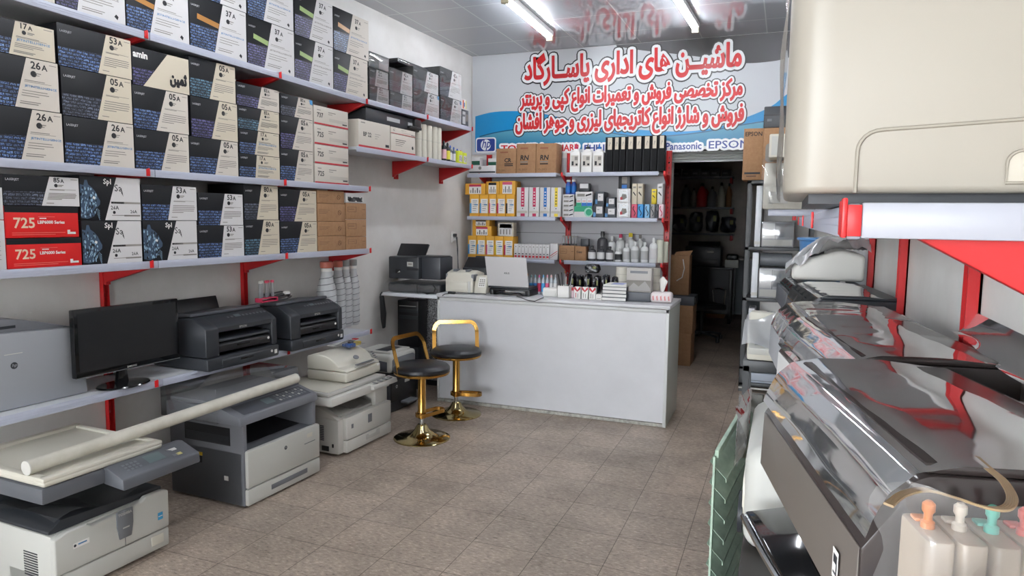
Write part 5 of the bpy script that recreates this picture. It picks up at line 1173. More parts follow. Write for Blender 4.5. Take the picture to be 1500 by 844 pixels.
# ================================================================== things on the counter and the desk
z = CT+.001
def cz(x, y): P = onZ(x, y, CT); return P.x, P.y
r = placeB('fax_machine', 'small cream fax machine at the left end of the counter', 'fax', -2.77, 5.47, z); W = .265
m = MB(); m.prism([(0, 0), (.26, 0), (.26, .16), (.12, .19), (.03, .17), (0, .11)], 'x', 0, W, CREAM, .01); m.build('body', r)
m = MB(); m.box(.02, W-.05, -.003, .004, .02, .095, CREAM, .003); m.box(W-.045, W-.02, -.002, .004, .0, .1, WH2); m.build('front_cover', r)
for k in (.25, .7): m = MB(); m.box(W*k-.02, W*k+.02, .06, .13, .176, .197, MID, .006); m.build('paper_guide', r)
for xa, xb in ((-.002, .012), (W-.02, W+.004)): m = MB(); m.box(xa, xb, .01, .1, .1, .16, MID, .005); m.build('side_grip', r)
r = placeB('telephone_base', 'cream phone base with keypad right of the small fax machine', 'telephone', -2.49, 5.46, z)
m = MB(); m.prism([(0, 0), (.16, 0), (.16, .15), (.05, .15), (0, .03)], 'x', 0, .115, CREAM, .008); m.build('body', r)
m = MB(); f = lambda x, t: (x, .05*t-.002, .03+.12*t+.001); m.poly([f(.035, .2), f(.1, .2), f(.1, .9), f(.035, .9)], PAPER)
for i in range(3):
    for j in range(4): q = lambda a, t: (f(a, t)[0], f(a, t)[1]-.001, f(a, t)[2]+.001); m.poly([q(.045+.018*i, .28+.13*j), q(.057+.018*i, .28+.13*j), q(.057+.018*i, .36+.13*j), q(.045+.018*i, .36+.13*j)], GINK)
m.build('keypad', r)
r = placeB('open_tray_printer', 'dark printer with raised cover between the fax machine and the laptop, at the back', 'printer', -2.735, 5.745, z)
m = MB(); m.box(0, .29, 0, .2, 0, .20, CHAR, .01); m.build('body', r); m = MB(); m.prism([(.02, .2), (.2, .2), (.2, .27), (.12, .29)], 'x', 0, .29, BLACK, .006); m.prism([(.1, .2), (.2, .2), (.2, .295), (.16, .30)], 'x', .06, .29, CHAR, .006); m.build('raised_cover', r)
# laptop, lid towards the door
r = placeB('laptop', 'silver laptop with its lid towards the door, on a black cooling stand', 'laptop', -2.355, 5.46, z+.062, rz=-.03)
W = .375; m = MB(); m.prism([(.0, .012), (-.07, .262), (-.064, .266), (.007, .014)], 'x', 0, W, SILV if False else mat('laptop_silver', (206, 204, 205), .4, 0), .002); lid = m.build('lid', r)
m = MB(); m.text('ASUS', W*.5, .12, .016, CHAR, y=0, anchor='c', bold=.02, fn=lambda u, v: (u, -.0012-(v-.012)*.28, v)); m.build('emblem', lid)
m = MB(); m.box(0, W, .0, .25, -.005, .012, CHAR, .004); m.build('base', r)
r = placeB('cooling_stand', 'black laptop stand with cables under the silver laptop', 'stand', -2.335, 5.455, z, rz=-.03)
m = MB(); m.box(0, W-.01, 0, .26, .04, .056, BLACK, .004); m.box(0, .03, 0, .26, 0, .042, BLACK, .004); m.box(W-.05, W-.01, 0, .26, 0, .042, BLACK, .004); m.build('frame', r)
m = MB(); m.tube([(.05+.025*t, .02+.015*math.sin(t*1.7), .012+.01*math.sin(t)) for t in range(12)], .004, CHAR, 6); m.build('cable', r)
# counter cables
for i, (P, lab) in enumerate(((((712, 431), (690, 430), (668, 430.5), (655, 429), (648, 433)), 'black cable running along the counter before the fax machine'), (((757, 434), (768, 438), (781, 443), (786, 440), (796, 436)), 'black cable loop on the counter between laptop and adapter'))):
    m = MB(); pts = [onZ(x, y, CT+.006) for x, y in P]; pts = [pts[0]] + [(a+b)/2 for a, b in zip(pts, pts[1:])] + [pts[-1]]; m.tube(pts, .004, BLACK, 6); o = m.build('power_cable'); tag(o, lab, 'cable')
m = MB(); m.x = Matrix.Translation(onZ(664, 429, CT+.012)); m.box(-.05, .02, -.012, .012, -.011, .011, BLACK, .006); o = m.build('cable_plug'); tag(o, 'black plug lying on the left corner of the counter', 'plug')
cols = (mat('orange_tip', (214, 140, 50), .4), mat('tip_teal', (96, 130, 130), .4), mat('tip_cyan', (110, 156, 168), .4), mat('tip_magenta', (186, 70, 130), .4), mat('tip_blue', (96, 150, 186), .4), mat('tip_pink', (196, 140, 150), .4), mat('tip_rose', (200, 160, 160), .4), mat('tip_grey', (140, 140, 144), .4))
for i in range(8):
    px_ = 772+5.9*i; Y = 5.66; x = onY(px_, 425, Y).x; h = onY(px_, 402.5, Y).z-z if i else onY(px_, 400, Y).z-z
    r = placeB('ink_bottle', 'small ink bottle with %s tip on counter right of laptop, %s in its row' % (('orange', 'teal', 'cyan', 'magenta', 'blue', 'pink', 'rose', 'grey')[i], ('first', 'second', 'third', 'fourth', 'fifth', 'sixth', 'seventh', 'last')[i]), 'bottle', x, Y, z, 'small ink bottles on the counter')
    bottle('', '', r, .0165, h, mat('clear_ink_bottle', (176, 184, 190), .2), cols[i], (PANELW, C_['c'], C_['b'], C_['m'], C_['c'], C_['p'], PANELW, PANELW)[i], nozzle=True, capr=.5, neck=.55)
r = placeB('adapter', 'small white ribbed adapter between the laptop and the pen cup', 'adapter', -1.87, 5.50, z, rz=.25)
m = MB(); m.box(0, .12, 0, .09, 0, .07, PAPER, .006); m.build('case', r); m = MB(); [m.box(.122-.0, .124, .01+.012*k, .017+.012*k, .01, .06, MID) for k in range(6)]; [m.box(.01, .11, -.001, .002, .012+.011*k, .016+.011*k, LGREY) for k in range(4)]; m.build('ribs', r)
x, y = cz(812, 439); r = placeB('pen_cup', 'square white pen cup on the counter holding several pens', 'pen cup', -1.735, 5.47, z); W = .105
m = MB()
for a in ((0, W, 0, .005), (0, W, W-.005, W), (0, .005, 0, W), (W-.005, W, 0, W)): m.box(*a, 0, .1, PAPER, .001)
m.box(0, W, 0, W, 0, .005, PAPER); m.build('cup', r)
for i in range(6):
    a = (.03+.01*i, .04+.006*(i % 3)); lean = (.012*(i-2.5), .01*((i*7) % 3-1)); c = (BLACK, CHAR, SILV, LGREY, BLACK, SILV)[i]
    q = placeB('pen', 'pen standing in the white pen cup', 'pen', -1.735+a[0], 5.47+a[1], z+.007, 'pens in the pen cup')
    L = .17+.012*(i % 3); m = MB(); m.cyl((0, 0, 0), (lean[0], lean[1], L), .0042, c, 8); m.build('barrel', q); m = MB(); m.cyl((lean[0], lean[1], L), (lean[0]*1.2, lean[1]*1.2, L+.02), .0045, GOLD if i == 2 else BLACK, 8); m.build('pen_end', q)
# black wrapped cartridges behind
rnd = random.Random(11)
def lump(label, x, y, z, w_, d_, h, tint):
    r = placeB('black_cartridge', label, 'cartridge', x, y, z, 'black bagged cartridges on the counter')
    m = MB(); b = bmesh.new(); bmesh.ops.create_icosphere(b, subdivisions=3, radius=1)
    for v in b.verts:
        p = v.co; k = 1/max(abs(p.x), abs(p.y), abs(p.z))**.7; n_ = 1+.10*math.sin(7*p.x+x*9)*math.sin(6*p.z+y)+.06*math.sin(13*p.y+x*5)
        v.co = Vector((p.x*k*w_/2*n_*.85, p.y*k*d_/2*n_*.85, h/2+p.z*k*h/2*min(n_, 1)*.95))
    b.verts.index_update(); m.add([v.co[:] for v in b.verts], [tuple(v.index for v in f.verts) for f in b.faces], tint); b.free(); m.build('bag', r)
    m = MB(); m.box(w_*.1, w_*.3, -d_*.5, -d_*.46, h*.5, h*.75, mat('olive_tag', (120, 122, 70), .5), .002); m.build('tag', r)
BAG = mat('black_bag', (20, 21, 28), .25)
for i, px_ in enumerate((839, 850, 862, 875, 888, 902)):
    x = onY(px_, 415, 5.80).x; lump('%s black bagged cartridge in the row at the back of the counter' % ('first', 'second', 'third', 'fourth', 'fifth', 'sixth')[i], x, 5.80, z, .073, .13, .19-.012*(i % 2), BAG)
lump('black bagged cartridge lying on top of the row on the counter', onY(868, 402, 5.80).x, 5.80, z+.188, .145, .12, .085, BAG)
# small packs, books, boxed picture, tissues
for i in range(3):
    x = onY(841+11*i, 430, 5.47).x; r = placeB('small_pack', '%s of three small white packs with red chevron front on the counter' % ('left', 'middle', 'right')[i], 'pack', x, 5.47, z, 'white and red packs')
    m = MB(); m.box(0, .053, 0, .04, 0, .098, PAPER, .003); m.build('pack', r); m = MB(); m.poly([(.0, -.001, .097), (.0, -.001, .08), (.0265, -.001, .058), (.053, -.001, .08), (.053, -.001, .097), (.044, -.001, .097), (.0265, -.001, .072), (.009, -.001, .097)], RINK); bar(m, .012, .018, .01, .05, RINK if i == 0 else GINK); bar(m, .03, .035, .01, .045, GINK); m.build('print', r)
r = placeB('small_box', 'small white box right of the white and red packs', 'box', onY(872, 433, 5.47).x+.003, 5.475, z); m = MB(); m.box(0, .05, 0, .05, 0, .045, PAPER, .003); m.build('carton', r); m = MB(); bar(m, .008, .04, .01, .014, GINK); m.build('print', r)
r = placeB('small_box', 'small pale pink box behind the pen cup side of the packs', 'box', onY(834, 430, 5.52).x, 5.53, z); m = MB(); m.box(0, .035, 0, .05, 0, .085, mat('pale_rose_card', (216, 190, 196), .5), .003); m.build('carton', r); m = MB(); bar(m, .0, .035, .06, .085, RINK); m.build('print', r)
zb_ = z; xb0 = onY(881, 435, 5.46).x
for i in range(4):
    r = placeB('book', '%s book of the pile of dark bound books on the counter' % ('bottom', 'second', 'third', 'top')[i], 'book', xb0+.004*(i % 2), 5.46+.004*(i % 3), zb_, 'pile of books'); W = .2; th = .028
    m = MB(); m.box(0, W, 0, .26, 0, .003, CHAR); m.box(0, W, 0, .26, th-.003, th, CHAR); m.box(W-.003, W, 0, .26, 0, th, CHAR); m.build('cover', r)
    m = MB(); m.box(.004, W-.004, .004, .256, .003, th-.003, PAPER); m.build('pages', r); zb_ += th+.0005
r = placeB('paper_sheaf', 'loose papers with blue print on top of the pile of books', 'paper', xb0+.01, 5.47, zb_)
m = MB(); m.box(0, .19, 0, .24, 0, .014, PAPER, .002); m.build('sheets', r); m = MB(); m.box(.05, .15, .05, .2, .0142, .0148, mat('pale_blue_print', (150, 160, 206), .5)); m.build('print', r)
r = placeB('picture_box', 'grey box with a mountain picture beside the pile of books', 'box', onY(917, 430, 5.52).x, 5.52, z); W = .20
m = MB(); m.box(0, W, 0, .09, .075, .265, mat('grey_box', (182, 178, 174), .5), .003); m.build('carton', r); m = MB(); m.box(.0, W, -.01, .1, 0, .074, DGREY, .004); m.build('base', r)
m = MB(); bar(m, W*.02, W*.98, .08, .17, GINK); m.poly([(W*.05, -.0015, .1), (W*.3, -.0015, .15), (W*.5, -.0015, .12), (W*.75, -.0015, .165), (W*.96, -.0015, .11), (W*.96, -.0015, .085), (W*.05, -.0015, .085)], mat('pencil_grey', (156, 153, 150), .5)); bar(m, W*.15, W*.85, .225, .245, MID); m.build('print', r)
for i in range(2):
    x = onY((910, 958)[i], 420, 5.82).x; r = placeB('paper_roll', ('cream paper roll standing behind the books', 'cream paper roll standing behind the tissue box')[i], 'roll', x, 5.82, z, 'cream paper rolls'); m = MB(); m.lathe([(.048, 0), (.048, .25), (.02, .25), (.02, .2)], CREAM, seg=24); m.build('roll', r); m = MB(); [m.lathe([(.0485, .07+.06*k), (.0485, .072+.06*k)], GINK, seg=24, cap=False) for k in range(3)]; m.build('wrap_lines', r)
r = placeB('tissue_box', 'soft white and pink tissue pack at the right end of the counter', 'tissues', onY(951, 440, 5.55).x+.02, 5.48, z, rz=.08); W = .17
m = MB(); m.box(0, W, 0, .12, 0, .085, mat('tissue_pack', (216, 206, 206), .35), .025, 3); m.build('pack', r)
m = MB(); 
for k in range(5): m.poly([(.02+.03*k, -.001, .02), (.03+.03*k, -.001, .022), (.025+.03*k, -.001, .06), (.015+.03*k, -.001, .05)], mat('tissue_pink', (206, 130, 130), .5))
m.build('print', r)
m = MB(); m.grid(lambda u, v: (.085+.01*v+(u-.5)*(.022+.045*v), .06+.010*math.sin(6*u), .080+.125*v*(.86+.14*math.cos(5*(u-.4)))), 12, 6, PAPER); m.build('tissue', r, 180)

# desk: wrapped machine and dark printer on it, wall cable
zd = .926
r = placeB('wrapped_machine', 'dark machine in cloudy plastic under the desk printer', 'machine', -3.37, 5.42, zd)
m = MB(); m.box(.03, .56, .02, .42, 0, .085, CHAR, .02); m.build('machine', r)
film(lambda u, v: (.005+.57*u, -.005+.10*v*v, .004+.105*v**.6+.006*math.sin(23*u+3*v)), 24, 8, 'plastic_film', r)
m = MB(); m.tube([(.5, .0, .09), (.54, -.03, .06), (.53, -.035, .02), (.46, -.03, .005), (.42, -.03, .02)], .005, BLACK); m.tube([(.36, -.03, .08), (.362, -.03, .02), (.365, -.02, .006)], .004, BLACK); m.build('cable', r)
r = placeB('desk_printer', 'dark printer with raised paper support on the wrapped machine, left of the counter', 'printer', -3.33, 5.44, zd+.122); W = .31
m = MB(); m.box(0, W, 0, .3, 0, .20, CHAR, .012); m.box(W, W+.19, .05, .3, .0, .20, mat('edge_plastic', (58, 61, 67), .4), .008); m.build('body', r)
m = MB(); m.prism([(.16, .2), (.19, .2), (.27, .30), (.24, .31)], 'x', -.01, W-.03, BLACK, .004); m.build('paper_support', r)
m = MB(); bar(m, W*.62, W*.82, .115, .155, LGREY); bar(m, W*.66, W*.78, .13, .142, GINK, -.0015); m.build('sticker', r); m = MB(); bar(m, W*.24, W*.4, .05, .085, GBLACK); m.poly([(W*.3, -.0015, .055), (W*.4, -.0015, .06), (W*.38, -.0015, .075)], LGREY); m.build('badge', r); m = MB(); bar(m, W*.62, W*1.0, .08, .1, BLACK); m.build('front_slot', r)
m = MB(); m.box(W-.06, W+.18, .06, .28, .2, .208, CHAR, .004); m.build('lid', r)
s_, zz_ = onL(664, 347, .01)
r = placeL('wall_outlet', 'white double wall outlet with plugs in the far left corner', 'outlet', s_, .002, zz_); m = MB(); m.box(-.04, .04, -.012, 0, -.06, .06, PAPER, .004); m.build('plate', r); m = MB(); m.box(-.02, .02, -.045, -.012, .0, .035, CHAR, .006); m.box(-.01, .025, -.04, -.012, -.045, -.015, PAPER, .006); m.build('plug', r)
m = MB()
for k in range(3): m.tube([PL(s_+.015*(k-1), .05, zz_-.0)] + [PL(s_+.02*(k-1)+.02*math.sin(t+k), .045+.01*t, zz_-.11*t) for t in range(1, 6)], .0045 if k == 1 else .003, BLACK if k == 1 else MID, 6)
tag(m.build('outlet_cable'), 'cables hanging from the wall outlet down behind the fax machine', 'cable')

# ================================================================== doorway and the dark store room
r = placeB('roller_shutter', 'rolled grey metal shutter across the top of the doorway', 'shutter', DX0, D+.03, 2.195); W = DX1-DX0
m = MB(); P = []
for k in range(9): P += [(.0+.012*(k % 2), .1*k/8)]
m.prism(P+[(.06, .1), (.06, 0)], 'x', .002, W-.002, mat('galvanised', (150, 152, 150), .35, .6)); m.build('curtain', r); m = MB(); m.box(0, W, -.01, .06, -.008, .0, STEEL, .002); m.build('bottom_rail', r)
YS = YB-.35
def sx(x, y, Y=YS): return onY(x, y, Y)
for i, (y, nms) in enumerate(((259, 'top'), (303, 'middle'), (341, 'bottom'))):
    a, b = sx(980, y), sx(1074, y); r = placeB('store_shelf', '%s grey shelf board in the dark store room' % nms, 'shelf', a.x, YS, a.z, 'store room shelves')
    m = MB(); m.box(0, b.x-a.x, 0, .34, -.03, 0, MID, .003); m.build('board', r); m = MB(); m.box(b.x-a.x-.05, b.x-a.x-.02, .0, .34, -.12, -.03, RED, .003); m.build('bracket', r)
za = sx(1000, 259).z+.002
for i, px_ in enumerate((990, 1004, 1018, 1032, 1046, 1062)):
    P = sx(px_, 255); r = placeB('dark_carton', '%s dark box on the top store room shelf' % ('first', 'second', 'third', 'fourth', 'fifth', 'sixth')[i], 'box', P.x-.06, YS+.02, za, 'dark boxes in the store room'); m = MB(); m.box(0, .15, 0, .2, 0, .14-.03*(i % 2), CHAR, .004); m.build('carton', r); m = MB(); bar(m, .02, .1, .04, .07, MID); m.build('print', r)
za = sx(1000, 303).z+.002
for i, (x0, x1, yt, c, t) in enumerate(((996, 1010, 270, MID, 'first grey'), (1011, 1018.5, 275, LGREY, 'small pale'), (1019, 1035, 268, RED, 'dark red'), (1036, 1048, 273, MID, 'second grey'), (1050, 1061, 267, CREAM, 'cream'), (1062.5, 1071, 268, KRAFT, 'brownish'))):
    a, b = sx(x0, 290), sx(x1, 290); h = sx((x0+x1)/2, yt).z-za; rad = (b.x-a.x)/2; r = placeB('jug', '%s jug on the middle shelf of the dark store room' % t, 'jug', (a.x+b.x)/2, YS+.13, za, 'jugs in the store room')
    m = MB(); m.lathe([(rad*.95, 0), (rad, .03), (rad, h*.5), (rad*.7, h*.72), (rad*.28, h*.88)], c, seg=16); m.build('body', r); m = MB(); m.lathe([(rad*.32, h*.88), (rad*.3, h)], BLACK, seg=12); m.build('cap', r)
    m = MB(); m.tube([(rad*.95, 0, h*.45), (rad*1.1, 0, h*.6), (rad*.7, 0, h*.76)], rad*.12, c, 6); m.build('handle', r)
za = sx(1000, 341).z+.002
for i, (x0, x1, yt) in enumerate(((982, 1006, 313), (1006, 1030, 309), (1030, 1054, 307), (1052, 1080, 316))):
    a, b = sx(x0, 330), sx(x1, 330); h = sx(x0, yt).z-za; lump('', (a.x+b.x)/2, YS+.17, za, (b.x-a.x)*.93, .3, h, mat('navy_bag', (24, 27, 40), .35)); o = [q for q in COL.objects if q.name.startswith('black_cartridge')][-1]
bags = [o for o in COL.objects if o.get('category') == 'cartridge' and not o.get('label')]
for o, t in zip(sorted(bags, key=lambda o: o.location.x), ('leftmost', 'second', 'third', 'rightmost')):
    o.name = 'black_sack'; o['category'] = 'sack'; o['group'] = 'dark sacks in the store room'; o['label'] = '%s dark sack on the bottom store room shelf' % t
# table with a dark printer
YT = 11.2; a, b = onY(1000, 390, YT), onY(1060, 392, YT)
r = placeB('store_table', 'dark table with a printer at the back of the store room', 'table', a.x, YT, 0); W = b.x-a.x+.15; h = onY(1020, 391, YT).z
m = MB(); m.box(0, W, 0, .5, h-.03, h, BLACK, .004); m.build('table_top', r)
for x in (.02, W-.07): m = MB(); m.box(x, x+.05, .03, .45, 0, h-.03, BLACK, .003); m.build('leg', r)
m = MB(); m.box(.0, W, .42, .45, .1, h-.03, CHAR); m.build('back_board', r)
r = placeB('dark_printer', 'dark printer on the store room table', 'printer', a.x+.02, YT+.05, h+.002); m = MB(); m.box(0, .55, 0, .38, 0, .32, CHAR, .02); m.build('body', r); m = MB(); m.box(.05, .5, -.01, .01, .05, .12, BLACK, .004); m.box(.34, .44, -.004, .01, .22, .25, LGREY); m.build('front_panel', r); m = MB(); m.prism([(.2, .32), (.36, .32), (.36, .38), (.3, .39)], 'x', .02, .5, BLACK, .004); m.build('lid', r)
c = onY(1053, 380, YT); r = placeB('white_box', 'white box right of the printer on the store room table', 'box', c.x+.09, YT+.05, h+.002); m = MB(); m.box(0, .2, 0, .2, 0, .12, LGREY, .004); m.build('carton', r); m = MB(); m.box(.02, .18, .02, .18, .12, .2, BLACK, .02); m.build('cloth', r)
a = onZ(1074, 463, 0); r = placeB('metal_cabinet', 'grey metal cabinet at the right of the store room', 'cabinet', a.x, a.y, 0); h = onY(1075, 381, a.y).z; h = min(h, 1.2)
m = MB(); m.box(0, .45, 0, .5, .03, h, mat('cabinet_grey', (130, 136, 140), .4), .004); m.build('body', r); m = MB(); m.box(.02, .43, -.008, .004, .06, h-.08, mat('cabinet_grey', (130, 136, 140), .4), .003); d0 = m.build('door', r); m = MB(); m.box(.36, .38, -.022, -.008, h*.55, h*.62, CHROME, .003); m.build('handle', d0); m = MB(); m.box(-.02, .47, -.03, .5, h+.001, h+.025, PAPER, .003); m.build('tray', r)
a = onZ(1034, 464, 0); r = placeB('brown_box', 'open brown carton on the floor under the store room table', 'box', a.x, a.y-.1, 0); m = MB(); m.box(0, .3, 0, .3, 0, .26, KRAFT, .003); m.build('carton', r); m = MB(); m.box(.12, .2, -.003, .0, .1, .16, BLACK); m.build('hand_hole', r)
# boxes just inside the doorway
a = onZ(994, 529, 0); b = onZ(1004, 529, 0); X0 = -1.02; Y0 = 7.75
zc_ = 0
for i, (h, c, t) in enumerate(((.36, KRAFT, 'lower brown carton behind the counter end in the doorway'), (.31, KRAFT, 'upper brown carton behind the counter end in the doorway'), (.10, DGREY, 'black and white box on the two brown cartons in the doorway'))):
    r = placeB('brown_box' if i < 2 else 'file_box', t, 'box', X0-.25+.02*i, Y0, zc_, 'cartons stacked in the doorway'); m = MB(); m.box(0, .36-.01*i, 0, .34, 0, h, c, .003); m.build('carton', r); m = MB(); bar(m, .03, .1, h*.45, h*.55, PAPER if i == 2 else mat('brown_print', (96, 66, 46), .6)); m.x = None; m.box(.359-.01*i, .361-.01*i, .05, .1, h*.3, h*.8, PAPER if i == 2 else KRAFT); m.build('print', r); zc_ += h+.001
r = placeB('brown_box', 'tall brown carton with torn flaps on top of the doorway boxes', 'box', X0-.22, Y0+.12, zc_); m = MB(); m.box(0, .27, 0, .22, 0, .44, KRAFT, .004); m.build('carton', r); m = MB(); m.prism([(.1, .44), (.27, .44), (.30, .50), (.12, .48)], 'y', 0, .006, KRAFT); m.build('flap', r); m = MB(); m.tube([(.2, -.01, .4), (.22, -.03, .3), (.2, -.04, .2), (.14, -.03, .16)], .006, PAPER); m.build('strap', r)
a = onZ(1026, 497, 0)
r = placeB('office_chair', 'black office chair on a five-spoke base in the dark store room', 'chair', a.x, a.y, 0, rz=.6)
for k in range(5):
    q = k*2*PI/5; m = MB(); m.tube([(0, 0, .1), (.15*math.cos(q), .15*math.sin(q), .09), (.3*math.cos(q), .3*math.sin(q), .065)], .017, CHAR); l_ = m.build('spoke', r); m = MB(); m.lathe([(.025, 0), (.028, .025), (.025, .05)], BLACK, (.3*math.cos(q), .3*math.sin(q), 0), 10); m.build('castor', l_)
m = MB(); m.cyl((0, 0, .08), (0, 0, .42), .028, BLACK); m.build('column', r); m = MB(); m.box(-.24, .24, -.24, .24, .42, .5, BLACK, .03, 3); m.build('seat', r); m = MB(); m.prism([(.22, .5), (.3, .95), (.25, .96), (.18, .5)], 'x', -.21, .21, BLACK, .015); m.build('backrest', r)
for x in (-.26, .26): m = MB(); m.tube([(x, .15, .46), (x, .2, .66), (x, .0, .69), (x, -.15, .68), (x, -.12, .47)], .013, CHROME); m.build('armrest', r)
# ================================================================== right wall: shelf above, wrapped printers, rack
THR = -PI/2
def placeR(name, label, cat, x, y, z, group=None, rz=0): return empty(name, label, cat, (x, y, z), THR+rz, group)
def atR(name, cat, group): return lambda s, z: placeR(name, '', cat, XR, s, z, group)
ZR = 1.619; DR = XR-.075
for i, (y0, y1) in enumerate(((.86, 1.855), (1.86, 2.865), (2.87, 3.86))):
    shelf_board(0, y1-y0, ZR, '%s white board of the upper right wall shelf' % ('nearest', 'middle', 'far')[i], depth=DR-.0, at=lambda s, z, y1=y1: placeR('wall_shelf', '', 'shelf', XR, y1, z, 'white shelf boards on the walls'))
# end strip of the nearest board, its white darkened to offset the window light
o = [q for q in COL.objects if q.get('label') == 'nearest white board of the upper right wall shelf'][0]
m = MB(); m.box(.9895, 1.004, -DR+.002, -.004, -.036, .003, mat('edge_white_toned_down', (158, 160, 169), .3), .002); m.build('end_strip', o)
CLR = mat('red_clip', (206, 30, 34), .35); m = MB(); m.box(.985, 1.009, -DR-.018, -DR-.0125, -.036, .008, CLR, .002); m.box(.997, 1.0065, -DR-.0125, -DR+.002, -.034, .0005, CLR, .001); m.build('end_clip', o)
def rbracket(y, label, P=((-.004, -.026), (-DR+.012, -.026), (-DR+.012, -.034), (-.03, -.06), (-.03, -.075), (-.004, -.075))):
    r = placeR('shelf_bracket', label, 'bracket', XR, y, ZR, 'red shelf brackets')
    m = MB(); m.prism(list(P), 'x', -.013, .013, RED, .002); m.build('arm', r)
    m = MB(); m.box(-.013, .013, -DR-.018, -DR-.0125, -.034, .006, mat('red_clip', (206, 30, 34), .35), .002); m.build('clip', r)
rbracket(.885, 'near red bracket under the end of the upper right shelf', ((-.004, -.026), (-DR+.012, -.026), (-DR+.012, -.034), (-.284, -.036), (-.03, -.176), (-.03, -.2), (-.004, -.2)))
rbracket(1.857, 'second red bracket under the upper right shelf'); rbracket(2.867, 'third red bracket under the upper right shelf'); rbracket(3.85, 'far red bracket under the upper right shelf')
for y, t in ((.885, 'nearest'), (1.86, 'second'), (2.875, 'third'), (3.86, 'far')):
    u = upright(y, .35, 2.3, '', at=atR('shelf_upright', 'upright', 'red slotted uprights'), w=.045); u['label'] = '%s red upright on the right wall behind the wrapped printers' % t
# lower shelf that carries the wrapped printers
ZL = 1.15
for i, (y0, y1) in enumerate(((.60, 1.855), (1.86, 2.865), (2.87, 4.88))):
    shelf_board(0, y1-y0, ZL, '%s white board of the lower right shelf under wrapped printers' % ('nearest', 'middle', 'far')[i], depth=.33, at=lambda s, z, y1=y1: placeR('wall_shelf', '', 'shelf', XR, y1, z, 'white shelf boards on the walls'))

# ---- big cream printer on the upper shelf
r = placeR('large_printer', 'large cream printer at the end of the upper right shelf, nearest the camera', 'printer', -.006, 1.32, ZR+.003)
# here x runs towards the camera, y into the wall; the face we see is the side at x = .43
W = .43; DP = .395; HP = .40; BEI = mat('beige_plastic', (154, 148, 137), .38)
def rrect(x0, x1, y0, y1, rad, n=6, corners=(1, 1, 1, 1)):
    P = []
    for (cx_, cy_, a0), on in zip(((x1, y1, 0), (x0, y1, 90), (x0, y0, 180), (x1, y0, 270)), corners):
        sx_ = 1 if cx_ == x1 else -1; sy_ = 1 if cy_ == y1 else -1
        if not on: P.append((cx_, cy_)); continue
        for k in range(n+1): a = math.radians(a0+90*k/n); P.append((cx_-sx_*rad+rad*math.cos(a), cy_-sy_*rad+rad*math.sin(a)))
    return P
m = MB(); m.prism(rrect(0, W, 0, DP, .05, 8), 'z', .012, HP, BEI, .008, 3); m.build('body', r)
m = MB(); m.box(.03, W-.03, .03, DP-.02, 0, .014, CHAR); m.build('feet', r)
m = MB(); X = W+.0005; g = lambda pts, t=.0022: m.tube([(X, a, b) for a, b in pts], t, mat('groove_beige', (146, 140, 128), .5), 6)
g([(.078, .012), (.078, .058)] + [(.078+.024*(1-math.cos(k*PI/12)), .058+.024*math.sin(k*PI/12)) for k in range(1, 7)] + [(.39, .096)])
m.build('panel_seam', r)
m = MB(); P = rrect(.222, .32, .022, .056, .014, 5, (1, 1, 0, 0)); m.prism(P, 'x', W-.002, W+.0012, mat('recess_beige', (176, 170, 156), .5), .001)
m.tube([(W+.0015, a, b) for a, b in P], .0018, mat('groove_beige', (146, 140, 128), .5), 6, True); m.build('hand_grip', r)
m = MB(); [m.box(W-.001, W+.0015, .242, .30, .222+.012*k, .229+.012*k, CHAR, .001) for k in range(10)]; m.tube([(W+.001, a, b) for a, b in rrect(.236, .306, .214, .345, .01, 4)], .0016, BEI, 6, True); m.build('side_vents', r)
m = MB(); NU = 26
def fpl(u, v):                                  # film hanging off the room side of the printer
    x = W*(1-u)+.004*math.sin(30*v+9*u); y = -.004-.004*abs(math.sin(5*v+3*u))-.0015*math.sin(19*v)
    return (x, y, .012+v*(HP-.02))
m.grid(fpl, 16, NU, WRAP); m.build('plastic_film', r, 180)

